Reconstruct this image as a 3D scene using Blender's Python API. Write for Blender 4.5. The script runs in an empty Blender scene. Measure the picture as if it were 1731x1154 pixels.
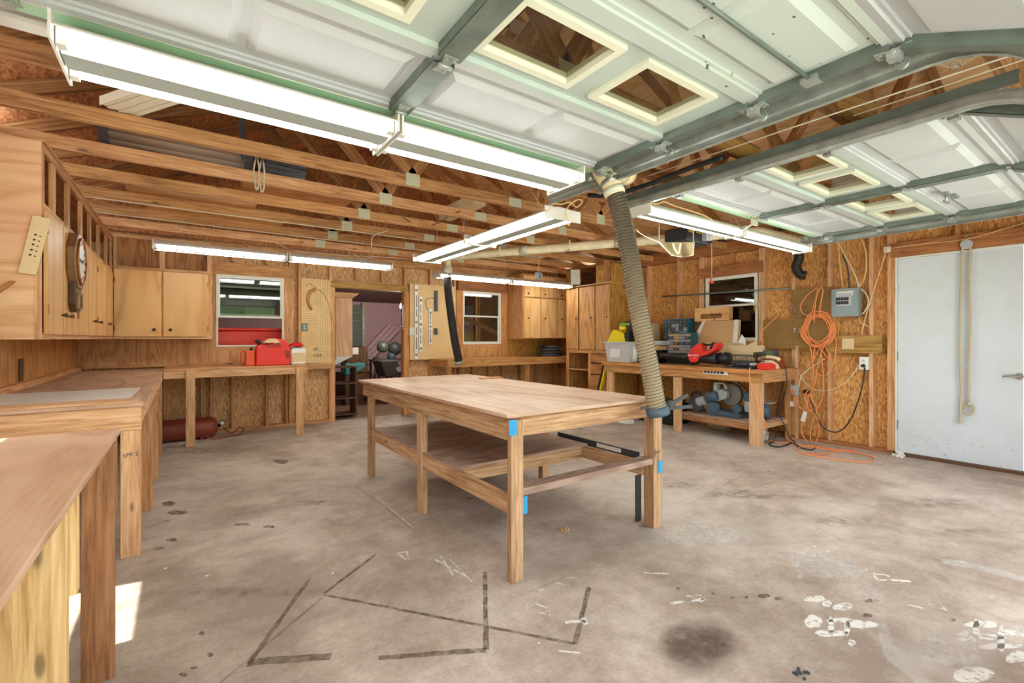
import bpy, bmesh, math, random
from mathutils import Vector, Matrix
random.seed(7)
scn = bpy.context.scene
COL = scn.collection
PI = math.pi

# ------------------------------------------------------------ camera, light, exposure
F, HY, CX, EYE = 785.0, 572.0, 865.5, 1.25
YAW = math.atan(555.0 / F)
S_, C_ = math.sin(YAW), math.cos(YAW)
cam = bpy.data.cameras.new('camera'); cam.lens = 36.0 * F / 1731.0; cam.sensor_width = 36.0
cam.shift_y = -5.0 / 1731.0; cam.clip_start = 0.02; cam.clip_end = 300
camo = bpy.data.objects.new('camera', cam); COL.objects.link(camo)
camo.location = (0, 0, EYE); camo.rotation_euler = (PI / 2, 0, -YAW)
scn.camera = camo
scn.view_settings.view_transform = 'Standard'; scn.view_settings.look = 'None'
scn.view_settings.gamma = 1.0; scn.view_settings.exposure = EXPOSURE = 0.16
scn.cycles.use_denoising = True
scn.cycles.max_bounces = 8; scn.cycles.diffuse_bounces = 5; scn.cycles.glossy_bounces = 3
scn.cycles.transmission_bounces = 6; scn.cycles.transparent_max_bounces = 8
scn.cycles.sample_clamp_indirect = 6.0
SKY_STRENGTH = 5.6
TUBE_STRENGTH = 21.0
SUN_STRENGTH = 20.0
world = bpy.data.worlds.new('sky'); scn.world = world; world.use_nodes = True
wn = world.node_tree; bgn = wn.nodes['Background']
bgn.inputs[0].default_value = (0.86, 0.93, 1.0, 1); bgn.inputs[1].default_value = SKY_STRENGTH
sun = bpy.data.lights.new('sun', 'SUN'); sun.energy = SUN_STRENGTH; sun.angle = math.radians(0.6)
sun.color = (1.0, 0.95, 0.86)
suno = bpy.data.objects.new('sun', sun); COL.objects.link(suno)
suno.location = (-4, 3, 8)
suno.rotation_euler = Vector((1.0, -0.12, -2.4)).to_track_quat('-Z', 'Y').to_euler()

# ------------------------------------------------------------ measured points (a pixel's ray met with a plane of the room)
def ray(u, v): return (S_ * F + C_ * (u - CX), C_ * F - S_ * (u - CX), HY - v)
def atY(u, v, y): d = ray(u, v); t = y / d[1]; return Vector((d[0] * t, y, EYE + d[2] * t))
def atX(u, v, x): d = ray(u, v); t = x / d[0]; return Vector((x, d[1] * t, EYE + d[2] * t))
def atZ(u, v, z): d = ray(u, v); t = (z - EYE) / d[2]; return Vector((d[0] * t, d[1] * t, z))

# ------------------------------------------------------------ materials
def lin(c):
    return tuple(((x / 255) / 12.92 if x / 255 <= 0.04045 else ((x / 255 + 0.055) / 1.055) ** 2.4) for x in c) + (1,)
class NT:
    def __init__(s, name, rough=0.6, metal=0.0, spec=0.4):
        s.m = bpy.data.materials.new(name); s.m.use_nodes = True; s.t = s.m.node_tree
        s.b = s.t.nodes['Principled BSDF']; s.b.inputs['Roughness'].default_value = rough
        s.b.inputs['Metallic'].default_value = metal; s.b.inputs['Specular IOR Level'].default_value = spec
    def n(s, typ, **kw):
        nd = s.t.nodes.new(typ)
        for k, v in kw.items():
            if k in nd.inputs.keys(): s.put(nd.inputs[k], v)
            else: setattr(nd, k, v)
        return nd
    def put(s, sock, v):
        if hasattr(v, 'is_output') or isinstance(v, bpy.types.NodeSocket): s.t.links.new(v, sock)
        else: sock.default_value = v
    def math(s, op, a, b=0.0, c=None, clamp=False):
        nd = s.t.nodes.new('ShaderNodeMath'); nd.operation = op; nd.use_clamp = clamp
        s.put(nd.inputs[0], a); s.put(nd.inputs[1], b)
        if c is not None: s.put(nd.inputs[2], c)
        return nd.outputs[0]
    def coord(s, kind='UV', scale=(1, 1, 1), rot=(0, 0, 0), loc=(0, 0, 0)):
        tc = s.t.nodes.new('ShaderNodeTexCoord'); mp = s.t.nodes.new('ShaderNodeMapping')
        s.t.links.new(tc.outputs[kind], mp.inputs[0]); mp.inputs['Scale'].default_value = scale
        mp.inputs['Rotation'].default_value = rot; mp.inputs['Location'].default_value = loc
        return mp.outputs[0]
    def noise(s, vec, scale, detail=3, rough=0.55, dist=0.0):
        nd = s.t.nodes.new('ShaderNodeTexNoise'); s.put(nd.inputs['Vector'], vec)
        nd.inputs['Scale'].default_value = scale; nd.inputs['Detail'].default_value = detail
        nd.inputs['Roughness'].default_value = rough; nd.inputs['Distortion'].default_value = dist
        return nd.outputs['Fac']
    def ramp(s, fac, stops, interp='LINEAR'):
        nd = s.t.nodes.new('ShaderNodeValToRGB'); s.put(nd.inputs[0], fac); cr = nd.color_ramp; cr.interpolation = interp
        while len(cr.elements) < len(stops): cr.elements.new(0.5)
        for e, (p, c) in zip(cr.elements, stops):
            e.position = p; e.color = c if len(c) == 4 else (*c, 1)
        return nd.outputs[0]
    def mix(s, fac, a, b, blend='MIX'):
        nd = s.t.nodes.new('ShaderNodeMix'); nd.data_type = 'RGBA'; nd.blend_type = blend
        s.put(nd.inputs['Factor'], fac); s.put(nd.inputs[6], a); s.put(nd.inputs[7], b)
        return nd.outputs[2]
    def col(s, c): s.put(s.b.inputs['Base Color'], c); return s
    def bump(s, h, strength=0.2, dist=0.002):
        nd = s.t.nodes.new('ShaderNodeBump'); nd.inputs['Strength'].default_value = strength
        nd.inputs['Distance'].default_value = dist; s.put(nd.inputs['Height'], h)
        s.t.links.new(nd.outputs[0], s.b.inputs['Normal'])
    def rnd(s):
        return s.t.nodes.new('ShaderNodeObjectInfo').outputs['Random']

def mat_wood(name, light, mid, dark, vary=0.25, knots=True, rough=0.7):
    m = NT(name, rough)
    uv = m.coord('UV')
    st = m.coord('UV', scale=(1.6, 26, 1))
    big = m.noise(m.coord('UV', scale=(0.9, 5, 1)), 1.6, 2)
    fine = m.noise(st, 2.2, 5, 0.65, 0.6)
    f = m.math('ADD', m.math('MULTIPLY', fine, 0.7), m.math('MULTIPLY', big, 0.3))
    c = m.ramp(f, [(0.37, lin(dark)), (0.5, lin(mid)), (0.62, lin(light))])
    if knots:
        vo = m.n('ShaderNodeTexVoronoi'); m.put(vo.inputs['Vector'], m.coord('UV', scale=(3.2, 10, 1))); vo.inputs['Scale'].default_value = 1.0
        k = m.ramp(vo.outputs['Distance'], [(0.0, (1, 1, 1)), (0.07, (0.85, 0.85, 0.85)), (0.12, (0.15, 0.15, 0.15)), (0.2, (0, 0, 0))])
        c = m.mix(m.math('MULTIPLY', k, 0.75), c, lin(tuple(int(x * 0.45) for x in dark)))
    r = m.math('MULTIPLY_ADD', m.rnd(), vary * 2, 1 - vary)
    hs = m.n('ShaderNodeHueSaturation'); m.put(hs.inputs['Color'], c); m.put(hs.inputs['Value'], r)
    m.col(hs.outputs[0]); m.bump(fine, 0.25, 0.001)
    return m.m

def mat_ply(name, light, mid, dark, freq=26, vary=0.08, stretch=(0.55, 3.2), stain=None, rough=0.6):
    m = NT(name, rough)
    w = m.noise(m.coord('UV', scale=(stretch[0], stretch[1], 1)), 1.3, 2, 0.45, 0.15)
    s = m.math('SINE', m.math('MULTIPLY', w, freq * 6.28))
    s = m.math('MULTIPLY_ADD', s, 0.5, 0.5)
    s = m.math('POWER', s, 1.8)
    fine = m.noise(m.coord('UV', scale=(2.5, 60, 1)), 2, 3)
    f = m.math('ADD', m.math('MULTIPLY', s, 0.42), m.math('MULTIPLY', fine, 0.6))
    c = m.ramp(f, [(0.2, lin(light)), (0.5, lin(mid)), (0.9, lin(dark))])
    if stain:
        bg = m.noise(m.coord('UV'), 1.7, 4, 0.6)
        c = m.mix(m.ramp(bg, [(0.45, (0, 0, 0)), (0.7, (0.75, 0.75, 0.75))]), c, lin(stain))
    r = m.math('MULTIPLY_ADD', m.rnd(), vary * 2, 1 - vary)
    hs = m.n('ShaderNodeHueSaturation'); m.put(hs.inputs['Color'], c); m.put(hs.inputs['Value'], r)
    m.col(hs.outputs[0]); m.bump(f, 0.12, 0.001)
    return m.m

def mat_osb(name, cols):
    m = NT(name, 0.75)
    out = None
    for i, (rz, sc) in enumerate(((0.5, 1.0), (-0.7, 1.25), (1.5, 0.9))):
        vec = m.coord('UV', scale=(24 * sc, 70 * sc, 1), rot=(0, 0, rz), loc=(i * 3.1, i, 0))
        vo = m.n('ShaderNodeTexVoronoi'); m.put(vo.inputs['Vector'], vec); vo.inputs['Scale'].default_value = 1.0
        g = m.n('ShaderNodeSeparateColor'); m.put(g.inputs[0], vo.outputs['Color'])
        if out is None: out = g.outputs[0]; sel = g.outputs[1]
        else:
            mm = m.n('ShaderNodeMix'); mm.data_type = 'FLOAT'
            m.put(mm.inputs[0], m.math('GREATER_THAN', g.outputs[1], 0.55)); m.put(mm.inputs[2], out); m.put(mm.inputs[3], g.outputs[0])
            out = mm.outputs[0]
    n2 = m.noise(m.coord('UV'), 1.4, 3)
    f = m.math('ADD', m.math('MULTIPLY', out, 0.75), m.math('MULTIPLY', n2, 0.3))
    c = m.ramp(f, [(0.05, lin(cols[0])), (0.3, lin(cols[1])), (0.65, lin(cols[2])), (0.95, lin(cols[3]))])
    m.col(c); m.bump(out, 0.3, 0.002)
    return m.m

def mat_plain(name, c, rough=0.5, metal=0.0, spec=0.5, var=0.0, scale=8, coord='Object', bump=0.0):
    m = NT(name, rough, metal, spec)
    if var > 0:
        nz = m.noise(m.coord(coord), scale, 4)
        lo = tuple(max(0, x * (1 - var)) for x in lin(c)[:3]) + (1,); hi = tuple(min(1, x * (1 + var)) for x in lin(c)[:3]) + (1,)
        m.col(m.ramp(nz, [(0.3, lo), (0.7, hi)]))
        if bump: m.bump(nz, bump, 0.002)
    else: m.col(lin(c))
    return m.m

def mat_emit(name, c, s):
    m = NT(name); m.col((0.8, 0.8, 0.8, 1)); m.b.inputs['Emission Color'].default_value = c; m.b.inputs['Emission Strength'].default_value = s
    return m.m

def mat_peg(name, base, hole):
    m = NT(name, 0.7)
    sx = m.n('ShaderNodeSeparateXYZ'); m.put(sx.inputs[0], m.coord('UV', scale=(1 / 0.0254, 1 / 0.0254, 1)))
    a = m.math('SUBTRACT', m.math('FRACT', sx.outputs[0]), 0.5); b = m.math('SUBTRACT', m.math('FRACT', sx.outputs[1]), 0.5)
    d = m.math('SQRT', m.math('ADD', m.math('MULTIPLY', a, a), m.math('MULTIPLY', b, b)))
    h = m.math('LESS_THAN', d, 0.19)
    nz = m.noise(m.coord('UV'), 6, 3)
    c = m.mix(nz, lin(tuple(int(x * 0.9) for x in base)), lin(tuple(min(255, int(x * 1.08)) for x in base)))
    m.col(m.mix(h, c, lin(hole)))
    return m.m

def mat_concrete():
    m = NT('concrete', 0.62, 0, 0.35)
    o = m.coord('Object')
    a = m.noise(o, 0.55, 5, 0.62, 0.3); b = m.noise(o, 4.0, 6, 0.65); c3 = m.noise(o, 60, 3, 0.6)
    f = m.math('ADD', m.math('MULTIPLY', a, 0.55), m.math('ADD', m.math('MULTIPLY', b, 0.35), m.math('MULTIPLY', c3, 0.12)))
    c = m.ramp(f, [(0.40, lin((138, 121, 108))), (0.5, lin((170, 154, 141))), (0.60, lin((198, 185, 173)))])
    # small oil spots
    vo = m.n('ShaderNodeTexVoronoi'); m.put(vo.inputs['Vector'], m.coord('Object', scale=(2.6, 3.4, 1))); vo.inputs['Scale'].default_value = 1.0
    wob = m.math('ADD', vo.outputs['Distance'], m.math('MULTIPLY', m.math('SUBTRACT', m.noise(o, 14, 3), 0.5), 0.16))
    cc = m.n('ShaderNodeSeparateColor'); m.put(cc.inputs[0], vo.outputs['Color'])
    lim = m.math('MULTIPLY', m.math('GREATER_THAN', cc.outputs[0], 0.6), m.math('MULTIPLY_ADD', cc.outputs[1], 0.09, 0.015))
    spot = m.math('MULTIPLY', m.math('LESS_THAN', wob, lim), 0.62)
    c = m.mix(spot, c, lin((84, 73, 64)))
    # white paint flecks
    v2 = m.n('ShaderNodeTexVoronoi'); m.put(v2.inputs['Vector'], m.coord('Object', scale=(11, 14, 1), loc=(5, 2, 0))); v2.inputs['Scale'].default_value = 1.0
    c4 = m.n('ShaderNodeSeparateColor'); m.put(c4.inputs[0], v2.outputs['Color'])
    l2 = m.math('MULTIPLY', m.math('GREATER_THAN', c4.outputs[0], 0.86), m.math('MULTIPLY', c4.outputs[1], 0.12))
    zone = m.math('GREATER_THAN', m.noise(o, 0.9, 2), 0.52)
    wf = m.math('MULTIPLY', m.math('LESS_THAN', m.math('ADD', v2.outputs['Distance'], m.math('MULTIPLY', m.math('SUBTRACT', m.noise(o, 40, 2), 0.5), 0.2)), l2), zone)
    c = m.mix(wf, c, lin((222, 214, 204)))
    # long scratches / scuffs
    sc = m.noise(m.coord('Object', scale=(1.2, 9, 1), rot=(0, 0, 0.6)), 2.2, 6, 0.7)
    c = m.mix(m.ramp(sc, [(0.56, (0, 0, 0)), (0.75, (0.45, 0.45, 0.45))]), c, lin((122, 110, 99)))
    m.col(c); m.bump(b, 0.15, 0.004)
    m.put(m.b.inputs['Roughness'], m.ramp(a, [(0.3, (0.48,) * 3), (0.7, (0.72,) * 3)]))
    return m.m

def mat_mark(name, c, thr=0.5, scale=9, soft=0.08, strength=0.85, radial=False):
    m = NT(name, 0.75); m.col(lin(c))
    nz = m.noise(m.coord('Object'), scale, 6, 0.7)
    al = m.math('MULTIPLY', m.ramp(nz, [(thr - soft, (0, 0, 0)), (thr + soft, (1, 1, 1))]), strength)
    if radial:
        ln = m.n('ShaderNodeVectorMath'); ln.operation = 'LENGTH'; m.put(ln.inputs[0], m.coord('UV'))
        al = m.math('MULTIPLY', al, m.ramp(m.math('ADD', ln.outputs['Value'], m.math('MULTIPLY', m.math('SUBTRACT', nz, .5), .5)), [(.45, (1, 1, 1)), (.95, (0, 0, 0))]))
    m.put(m.b.inputs['Alpha'], al)
    return m.m

def mat_glass(name, tint=(246, 248, 246), rough=0.0, f=0.05):
    m = NT(name, rough); t = m.t
    for nd in list(t.nodes):
        if nd.type != 'OUTPUT_MATERIAL': t.nodes.remove(nd)
    out = t.nodes['Material Output']
    tr = t.nodes.new('ShaderNodeBsdfTransparent'); tr.inputs[0].default_value = lin(tint)
    gl = t.nodes.new('ShaderNodeBsdfGlossy'); gl.inputs['Roughness'].default_value = rough
    ge = t.nodes.new('ShaderNodeNewGeometry'); dt = t.nodes.new('ShaderNodeVectorMath'); dt.operation = 'DOT_PRODUCT'
    t.links.new(ge.outputs['Incoming'], dt.inputs[0]); t.links.new(ge.outputs['Normal'], dt.inputs[1])
    fr = t.nodes.new('ShaderNodeMath'); fr.operation = 'POWER'; fr.inputs[1].default_value = 5
    fr.inputs[0].default_value = 0; c_ = m.math('SUBTRACT', 1.0, m.math('ABSOLUTE', dt.outputs['Value']), clamp=True); t.links.new(c_, fr.inputs[0])
    mx = t.nodes.new('ShaderNodeMixShader')
    ad = t.nodes.new('ShaderNodeMath'); ad.inputs[1].default_value = f
    t.links.new(fr.outputs[0], ad.inputs[0]); t.links.new(ad.outputs[0], mx.inputs[0])
    t.links.new(tr.outputs[0], mx.inputs[1]); t.links.new(gl.outputs[0], mx.inputs[2]); t.links.new(mx.outputs[0], out.inputs[0])
    return m.m

M = {}
M['lumber'] = mat_wood('lumber', (224, 176, 130), (204, 152, 104), (168, 114, 72), 0.12)
M['lumber_gold'] = mat_wood('lumber_gold', (212, 156, 98), (192, 132, 76), (150, 96, 52), 0.10)
M['truss'] = mat_wood('truss_lumber', (216, 166, 112), (192, 140, 88), (148, 100, 58), 0.14)
M['rafter'] = mat_wood('rafter_lumber', (190, 142, 94), (160, 112, 70), (116, 78, 46), 0.15)  # darker lumber; on the near trusses it stands in for shade
M['beam_brown'] = mat_wood('beam_brown', (184, 126, 78), (162, 106, 62), (130, 80, 46), 0.08)
M['leg_pale'] = mat_wood('leg_pale', (230, 188, 146), (214, 168, 124), (182, 132, 90), 0.06)
M['leg_brown'] = mat_wood('leg_brown', (186, 136, 94), (162, 112, 72), (124, 80, 50), 0.05)
M['leg_yellow'] = mat_wood('leg_yellow', (226, 196, 144), (208, 172, 118), (176, 134, 82), 0.05)
M['table_wood'] = mat_wood('table_wood', (206, 170, 134), (184, 144, 106), (140, 102, 70), 0.08)
M['treated'] = mat_wood('treated', (196, 158, 92), (172, 132, 68), (138, 100, 50), 0.05)
M['door_ply'] = mat_ply('door_ply', (232, 188, 130), (224, 174, 114), (204, 148, 88), 7, 0.05, (0.3, 1.6), rough=0.45)
M['pink_ply'] = mat_ply('pink_ply', (234, 198, 158), (224, 180, 138), (200, 146, 102), 8, 0.02, (0.5, 2.4), stain=(222, 168, 140), rough=0.4)
M['tan_ply'] = mat_ply('tan_ply', (214, 166, 120), (200, 148, 100), (170, 116, 70), 13, 0.05)
M['brown_ply'] = mat_ply('brown_ply', (192, 136, 84), (172, 116, 68), (138, 86, 48), 12, 0.06)
M['honey_ply'] = mat_ply('honey_ply', (208, 156, 100), (192, 138, 82), (158, 106, 58), 9, 0.06)
M['yellow_ply'] = mat_ply('yellow_ply', (206, 158, 86), (188, 138, 68), (152, 102, 44), 12, 0.05)
M['roof_ply'] = mat_ply('roof_ply', (246, 212, 164), (238, 196, 146), (214, 166, 114), 8, 0.05)  # tone lightened in place of lamp light that the deck does not get
M['bench_ply'] = mat_ply('bench_ply', (206, 170, 142), (190, 152, 124), (158, 118, 92), 9, 0.02, (0.35, 1.8), stain=(176, 136, 112), rough=0.5)
M['table_ply'] = mat_ply('table_ply', (198, 168, 144), (184, 150, 124), (160, 122, 98), 7, 0.0, (0.3, 2.2), stain=(214, 194, 174), rough=0.5)
M['shelf_ply'] = mat_ply('shelf_ply', (178, 150, 134), (160, 132, 116), (130, 102, 86), 10, 0.02)
M['osb'] = mat_osb('osb', [(156, 112, 70), (196, 148, 100), (218, 174, 124), (234, 198, 150)])
M['osb_gold'] = mat_osb('osb_gold', [(150, 98, 50), (192, 134, 74), (214, 158, 92), (232, 186, 122)])
M['osb_roof'] = mat_osb('osb_roof', [(126, 76, 44), (172, 110, 66), (198, 134, 84), (220, 164, 112)])  # lightened too, standing in for light missing under the roof
M['peg'] = mat_peg('pegboard', (236, 202, 148), (132, 96, 56))
M['peg_brown'] = mat_peg('pegboard_brown', (152, 118, 66), (78, 56, 28))
M['concrete'] = mat_concrete()
M['galv'] = mat_plain('galvanized', (164, 170, 163), 0.42, 0.45, 0.5, 0.22, 14)
M['galv_dark'] = mat_plain('galvanized_dark', (112, 124, 116), 0.45, 0.4, 0.5, 0.2, 10)
M['plate'] = mat_plain('gusset_metal', (198, 198, 172), 0.5, 0.1, 0.5, 0.15, 90)
M['door_panel'] = mat_plain('door_panel', (188, 192, 193), 0.5, 0, 0.4, 0.05, 3)
M['door_trim'] = mat_plain('door_trim', (182, 194, 187), 0.5, 0, 0.4, 0.06, 3)
M['mint'] = mat_plain('mint_edge', (168, 206, 172), 0.5, 0, 0.4, 0.06, 3)
M['cream'] = mat_plain('cream_frame', (220, 221, 200), 0.5, 0, 0.4, 0.04, 3)
M['white'] = mat_plain('white_enamel', (236, 238, 236), 0.4)
M['offwhite'] = mat_plain('off_white', (228, 226, 218), 0.5, 0, 0.4, 0.04, 5)
M['grey_chan'] = mat_plain('grey_channel', (170, 178, 172), 0.45)
M['alu'] = mat_plain('window_alu', (226, 226, 216), 0.4, 0.0, 0.5, 0.05, 8)
M['tube'] = mat_emit('lit_tube', (0.97, 1.0, 0.94, 1), TUBE_STRENGTH)
M['bulb'] = mat_emit('lit_bulb', (1.0, 0.72, 0.4, 1), 18)
M['glass'] = mat_glass('glass')
M['glass_door'] = mat_glass('door_glass', (232, 232, 222), 0.02, 0.03)
M['glass_refl'] = mat_glass('window_glass', (222, 226, 222), 0.02, 0.08)
M['black'] = mat_plain('black_plastic', (30, 31, 33), 0.4)
M['rubber'] = mat_plain('black_rubber', (44, 40, 36), 0.5, 0, 0.4)
M['dark_grey'] = mat_plain('dark_grey', (66, 68, 72), 0.5)
M['blue_grey'] = mat_plain('blue_grey', (74, 92, 108), 0.45, 0, 0.5, 0.1, 12)
M['light_grey'] = mat_plain('light_grey', (178, 184, 188), 0.4, 0, 0.5, 0.06, 12)
M['steel'] = mat_plain('steel', (170, 172, 172), 0.3, 0.9)
M['red'] = mat_plain('red_plastic', (226, 54, 46), 0.38, 0, 0.5, 0.06, 5)
M['red_orange'] = mat_plain('red_orange_plastic', (222, 84, 44), 0.4, 0, 0.5, 0.06, 5)
M['tank_red'] = mat_plain('tank_red', (140, 62, 48), 0.45, 0, 0.5, 0.15, 8)
M['orange'] = mat_plain('orange_cord', (240, 152, 92), 0.5)
M['orange_dark'] = mat_plain('orange_cord_old', (232, 128, 72), 0.5)
M['yellow'] = mat_plain('yellow_plastic', (244, 220, 30), 0.4)
M['green'] = mat_plain('green_plastic', (120, 190, 60), 0.4)
M['teal'] = mat_plain('teal_plastic', (40, 98, 118), 0.45)
M['navy'] = mat_plain('navy_plastic', (36, 52, 84), 0.45)
M['tape'] = mat_plain('blue_tape', (40, 152, 206), 0.55)
M['cardboard'] = mat_plain('cardboard', (204, 164, 118), 0.8, 0, 0.2, 0.06, 5)
M['cardboard_pale'] = mat_plain('cardboard_pale', (220, 196, 156), 0.8, 0, 0.2, 0.05, 5)
M['cloth'] = mat_plain('tan_cloth', (222, 186, 148), 0.9, 0, 0.1, 0.08, 20)
M['cloth_red'] = mat_plain('red_cloth', (206, 44, 44), 0.9, 0, 0.1, 0.1, 20)
M['pvc'] = mat_plain('pvc', (236, 222, 186), 0.5, 0, 0.4, 0.12, 6)
M['tote'] = mat_plain('tote_clear', (204, 206, 210), 0.3, 0, 0.5, 0.07, 14)
M['tote_in'] = mat_plain('tote_inside', (150, 154, 164), 0.5)
M['phone'] = mat_plain('beige_plastic', (232, 210, 172), 0.4)
M['panel_blue'] = mat_plain('panel_blue', (138, 154, 158), 0.45, 0, 0.5, 0.05, 6)
M['walnut'] = mat_wood('clock_wood', (166, 130, 92), (144, 106, 72), (110, 78, 50), 0.02, False, 0.4)
M['walnut_dark'] = mat_wood('clock_side', (104, 80, 56), (84, 62, 42), (60, 44, 30), 0.02, False, 0.4)
M['face'] = mat_plain('clock_face', (236, 238, 236), 0.35)
M['print'] = mat_plain('printing', (44, 42, 44), 0.6)
M['print_white'] = mat_plain('printing_white', (240, 238, 234), 0.5)
M['print_yellow'] = mat_plain('printing_yellow', (236, 200, 60), 0.5)
M['rope'] = mat_plain('rope', (196, 184, 160), 0.9, 0, 0.1, 0.1, 60)
M['wire'] = mat_plain('yellow_wire', (226, 196, 132), 0.6)
M['wire_white'] = mat_plain('white_wire', (224, 216, 196), 0.6)
M['wire_brown'] = mat_plain('brown_wire', (96, 66, 40), 0.6)
M['trough'] = mat_plain('brown_sheet', (152, 130, 112), 0.45, 0, 0.4, 0.08, 2)
M['siding'] = mat_plain('white_siding', (224, 214, 188), 0.5)
M['pink'] = mat_plain('pink_foam', (206, 178, 186), 0.7, 0, 0.3, 0.06, 2)
M['shutter'] = mat_plain('green_shutter', (112, 128, 120), 0.6)
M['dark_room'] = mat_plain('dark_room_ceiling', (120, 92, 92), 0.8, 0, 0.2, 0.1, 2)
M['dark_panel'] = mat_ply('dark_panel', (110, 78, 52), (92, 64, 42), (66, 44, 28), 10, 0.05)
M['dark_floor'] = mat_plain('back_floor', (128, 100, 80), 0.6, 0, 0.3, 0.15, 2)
M['grass'] = mat_plain('grass_ground', (78, 92, 62), 0.9, 0, 0.1, 0.2, 3)
M['drive'] = mat_plain('driveway', (196, 200, 188), 0.8, 0, 0.2, 0.08, 2)
M['exterior'] = mat_plain('siding_exterior', (200, 206, 200), 0.7)
M['shingle'] = mat_plain('shingle', (90, 84, 80), 0.9)
M['copper'] = mat_plain('copper_wire', (170, 110, 60), 0.4, 0.6)
M['oldtin'] = mat_plain('dented_tin', (196, 180, 150), 0.6, 0.2, 0.4, 0.2, 14)
M['turq'] = mat_plain('turquoise', (70, 150, 160), 0.6)
M['screen'] = mat_plain('insect_screen', (150, 154, 152), 0.7)
M['screen'].node_tree.nodes['Principled BSDF'].inputs['Alpha'].default_value = 0.55
M['label'] = mat_plain('paper_label', (232, 230, 226), 0.6)
M['camo'] = mat_plain('mottled_green', (92, 92, 70), 0.6, 0, 0.3, 0.5, 30)
# ribbed flexible hose: rings follow the length (U) of the tube
def mat_hose(name, a, b):
    m = NT(name, 0.5)
    sx = m.n('ShaderNodeSeparateXYZ'); m.put(sx.inputs[0], m.coord('UV'))
    nz = m.noise(m.coord('Object'), 5, 3)
    m.col(m.mix(nz, lin(a), lin(b)))
    return m.m
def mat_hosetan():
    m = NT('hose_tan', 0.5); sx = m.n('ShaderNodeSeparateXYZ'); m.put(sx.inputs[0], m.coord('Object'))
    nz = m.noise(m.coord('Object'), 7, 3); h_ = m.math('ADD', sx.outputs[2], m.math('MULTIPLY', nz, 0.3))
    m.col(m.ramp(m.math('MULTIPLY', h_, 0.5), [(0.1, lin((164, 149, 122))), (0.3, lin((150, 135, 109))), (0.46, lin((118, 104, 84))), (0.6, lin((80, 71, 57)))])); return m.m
M['hose_tan'] = mat_hosetan()
M['canvas'] = mat_plain('canvas', (168, 152, 114), 0.8, 0, 0.2, 0.1, 12)
M['hose_wire'] = mat_plain('hose_spiral', (104, 86, 58), 0.5)
# white door with grime
def mat_whitedoor():
    m = NT('white_door', 0.35, 0, 0.5)
    o = m.coord('Object')
    g = m.noise(o, 2.2, 5, 0.65); sz = m.n('ShaderNodeSeparateXYZ'); m.put(sz.inputs[0], o)
    low = m.ramp(sz.outputs[2], [(0.0, (1, 1, 1)), (0.14, (0.6, 0.6, 0.6)), (0.3, (0, 0, 0))])
    sp = m.ramp(m.noise(o, 22, 4, 0.7), [(0.6, (0, 0, 0)), (0.68, (1, 1, 1))])
    c = m.mix(m.ramp(g, [(0.42, (0, 0, 0)), (0.75, (0.5, 0.5, 0.5))]), lin((214, 222, 230)), lin((198, 200, 196)))
    c = m.mix(m.math('MULTIPLY', m.math('MULTIPLY', low, sp), 0.6), c, lin((120, 116, 112)))
    m.col(c); return m.m
M['white_door'] = mat_whitedoor()
def mat_fleck(name, base):
    m = NT(name, 0.5); o = m.coord('Object')
    vo = m.n('ShaderNodeTexVoronoi'); m.put(vo.inputs['Vector'], m.coord('Object', scale=(22, 34, 1))); vo.inputs['Scale'].default_value = 1.0
    cc = m.n('ShaderNodeSeparateColor'); m.put(cc.inputs[0], vo.outputs['Color'])
    h = m.math('MULTIPLY', m.math('LESS_THAN', vo.outputs['Distance'], m.math('MULTIPLY', cc.outputs[1], 0.2)), m.math('GREATER_THAN', cc.outputs[0], 0.5))
    g = m.noise(o, 1.5, 4)
    c = m.mix(m.ramp(g, [(0.4, (0, 0, 0)), (0.75, (0.5, 0.5, 0.5))]), lin(base), lin((184, 200, 180)))
    m.col(m.mix(h, c, lin((84, 90, 88)))); return m.m
M['door_fleck'] = mat_fleck('door_panel_flecked', (186, 192, 189))

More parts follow.
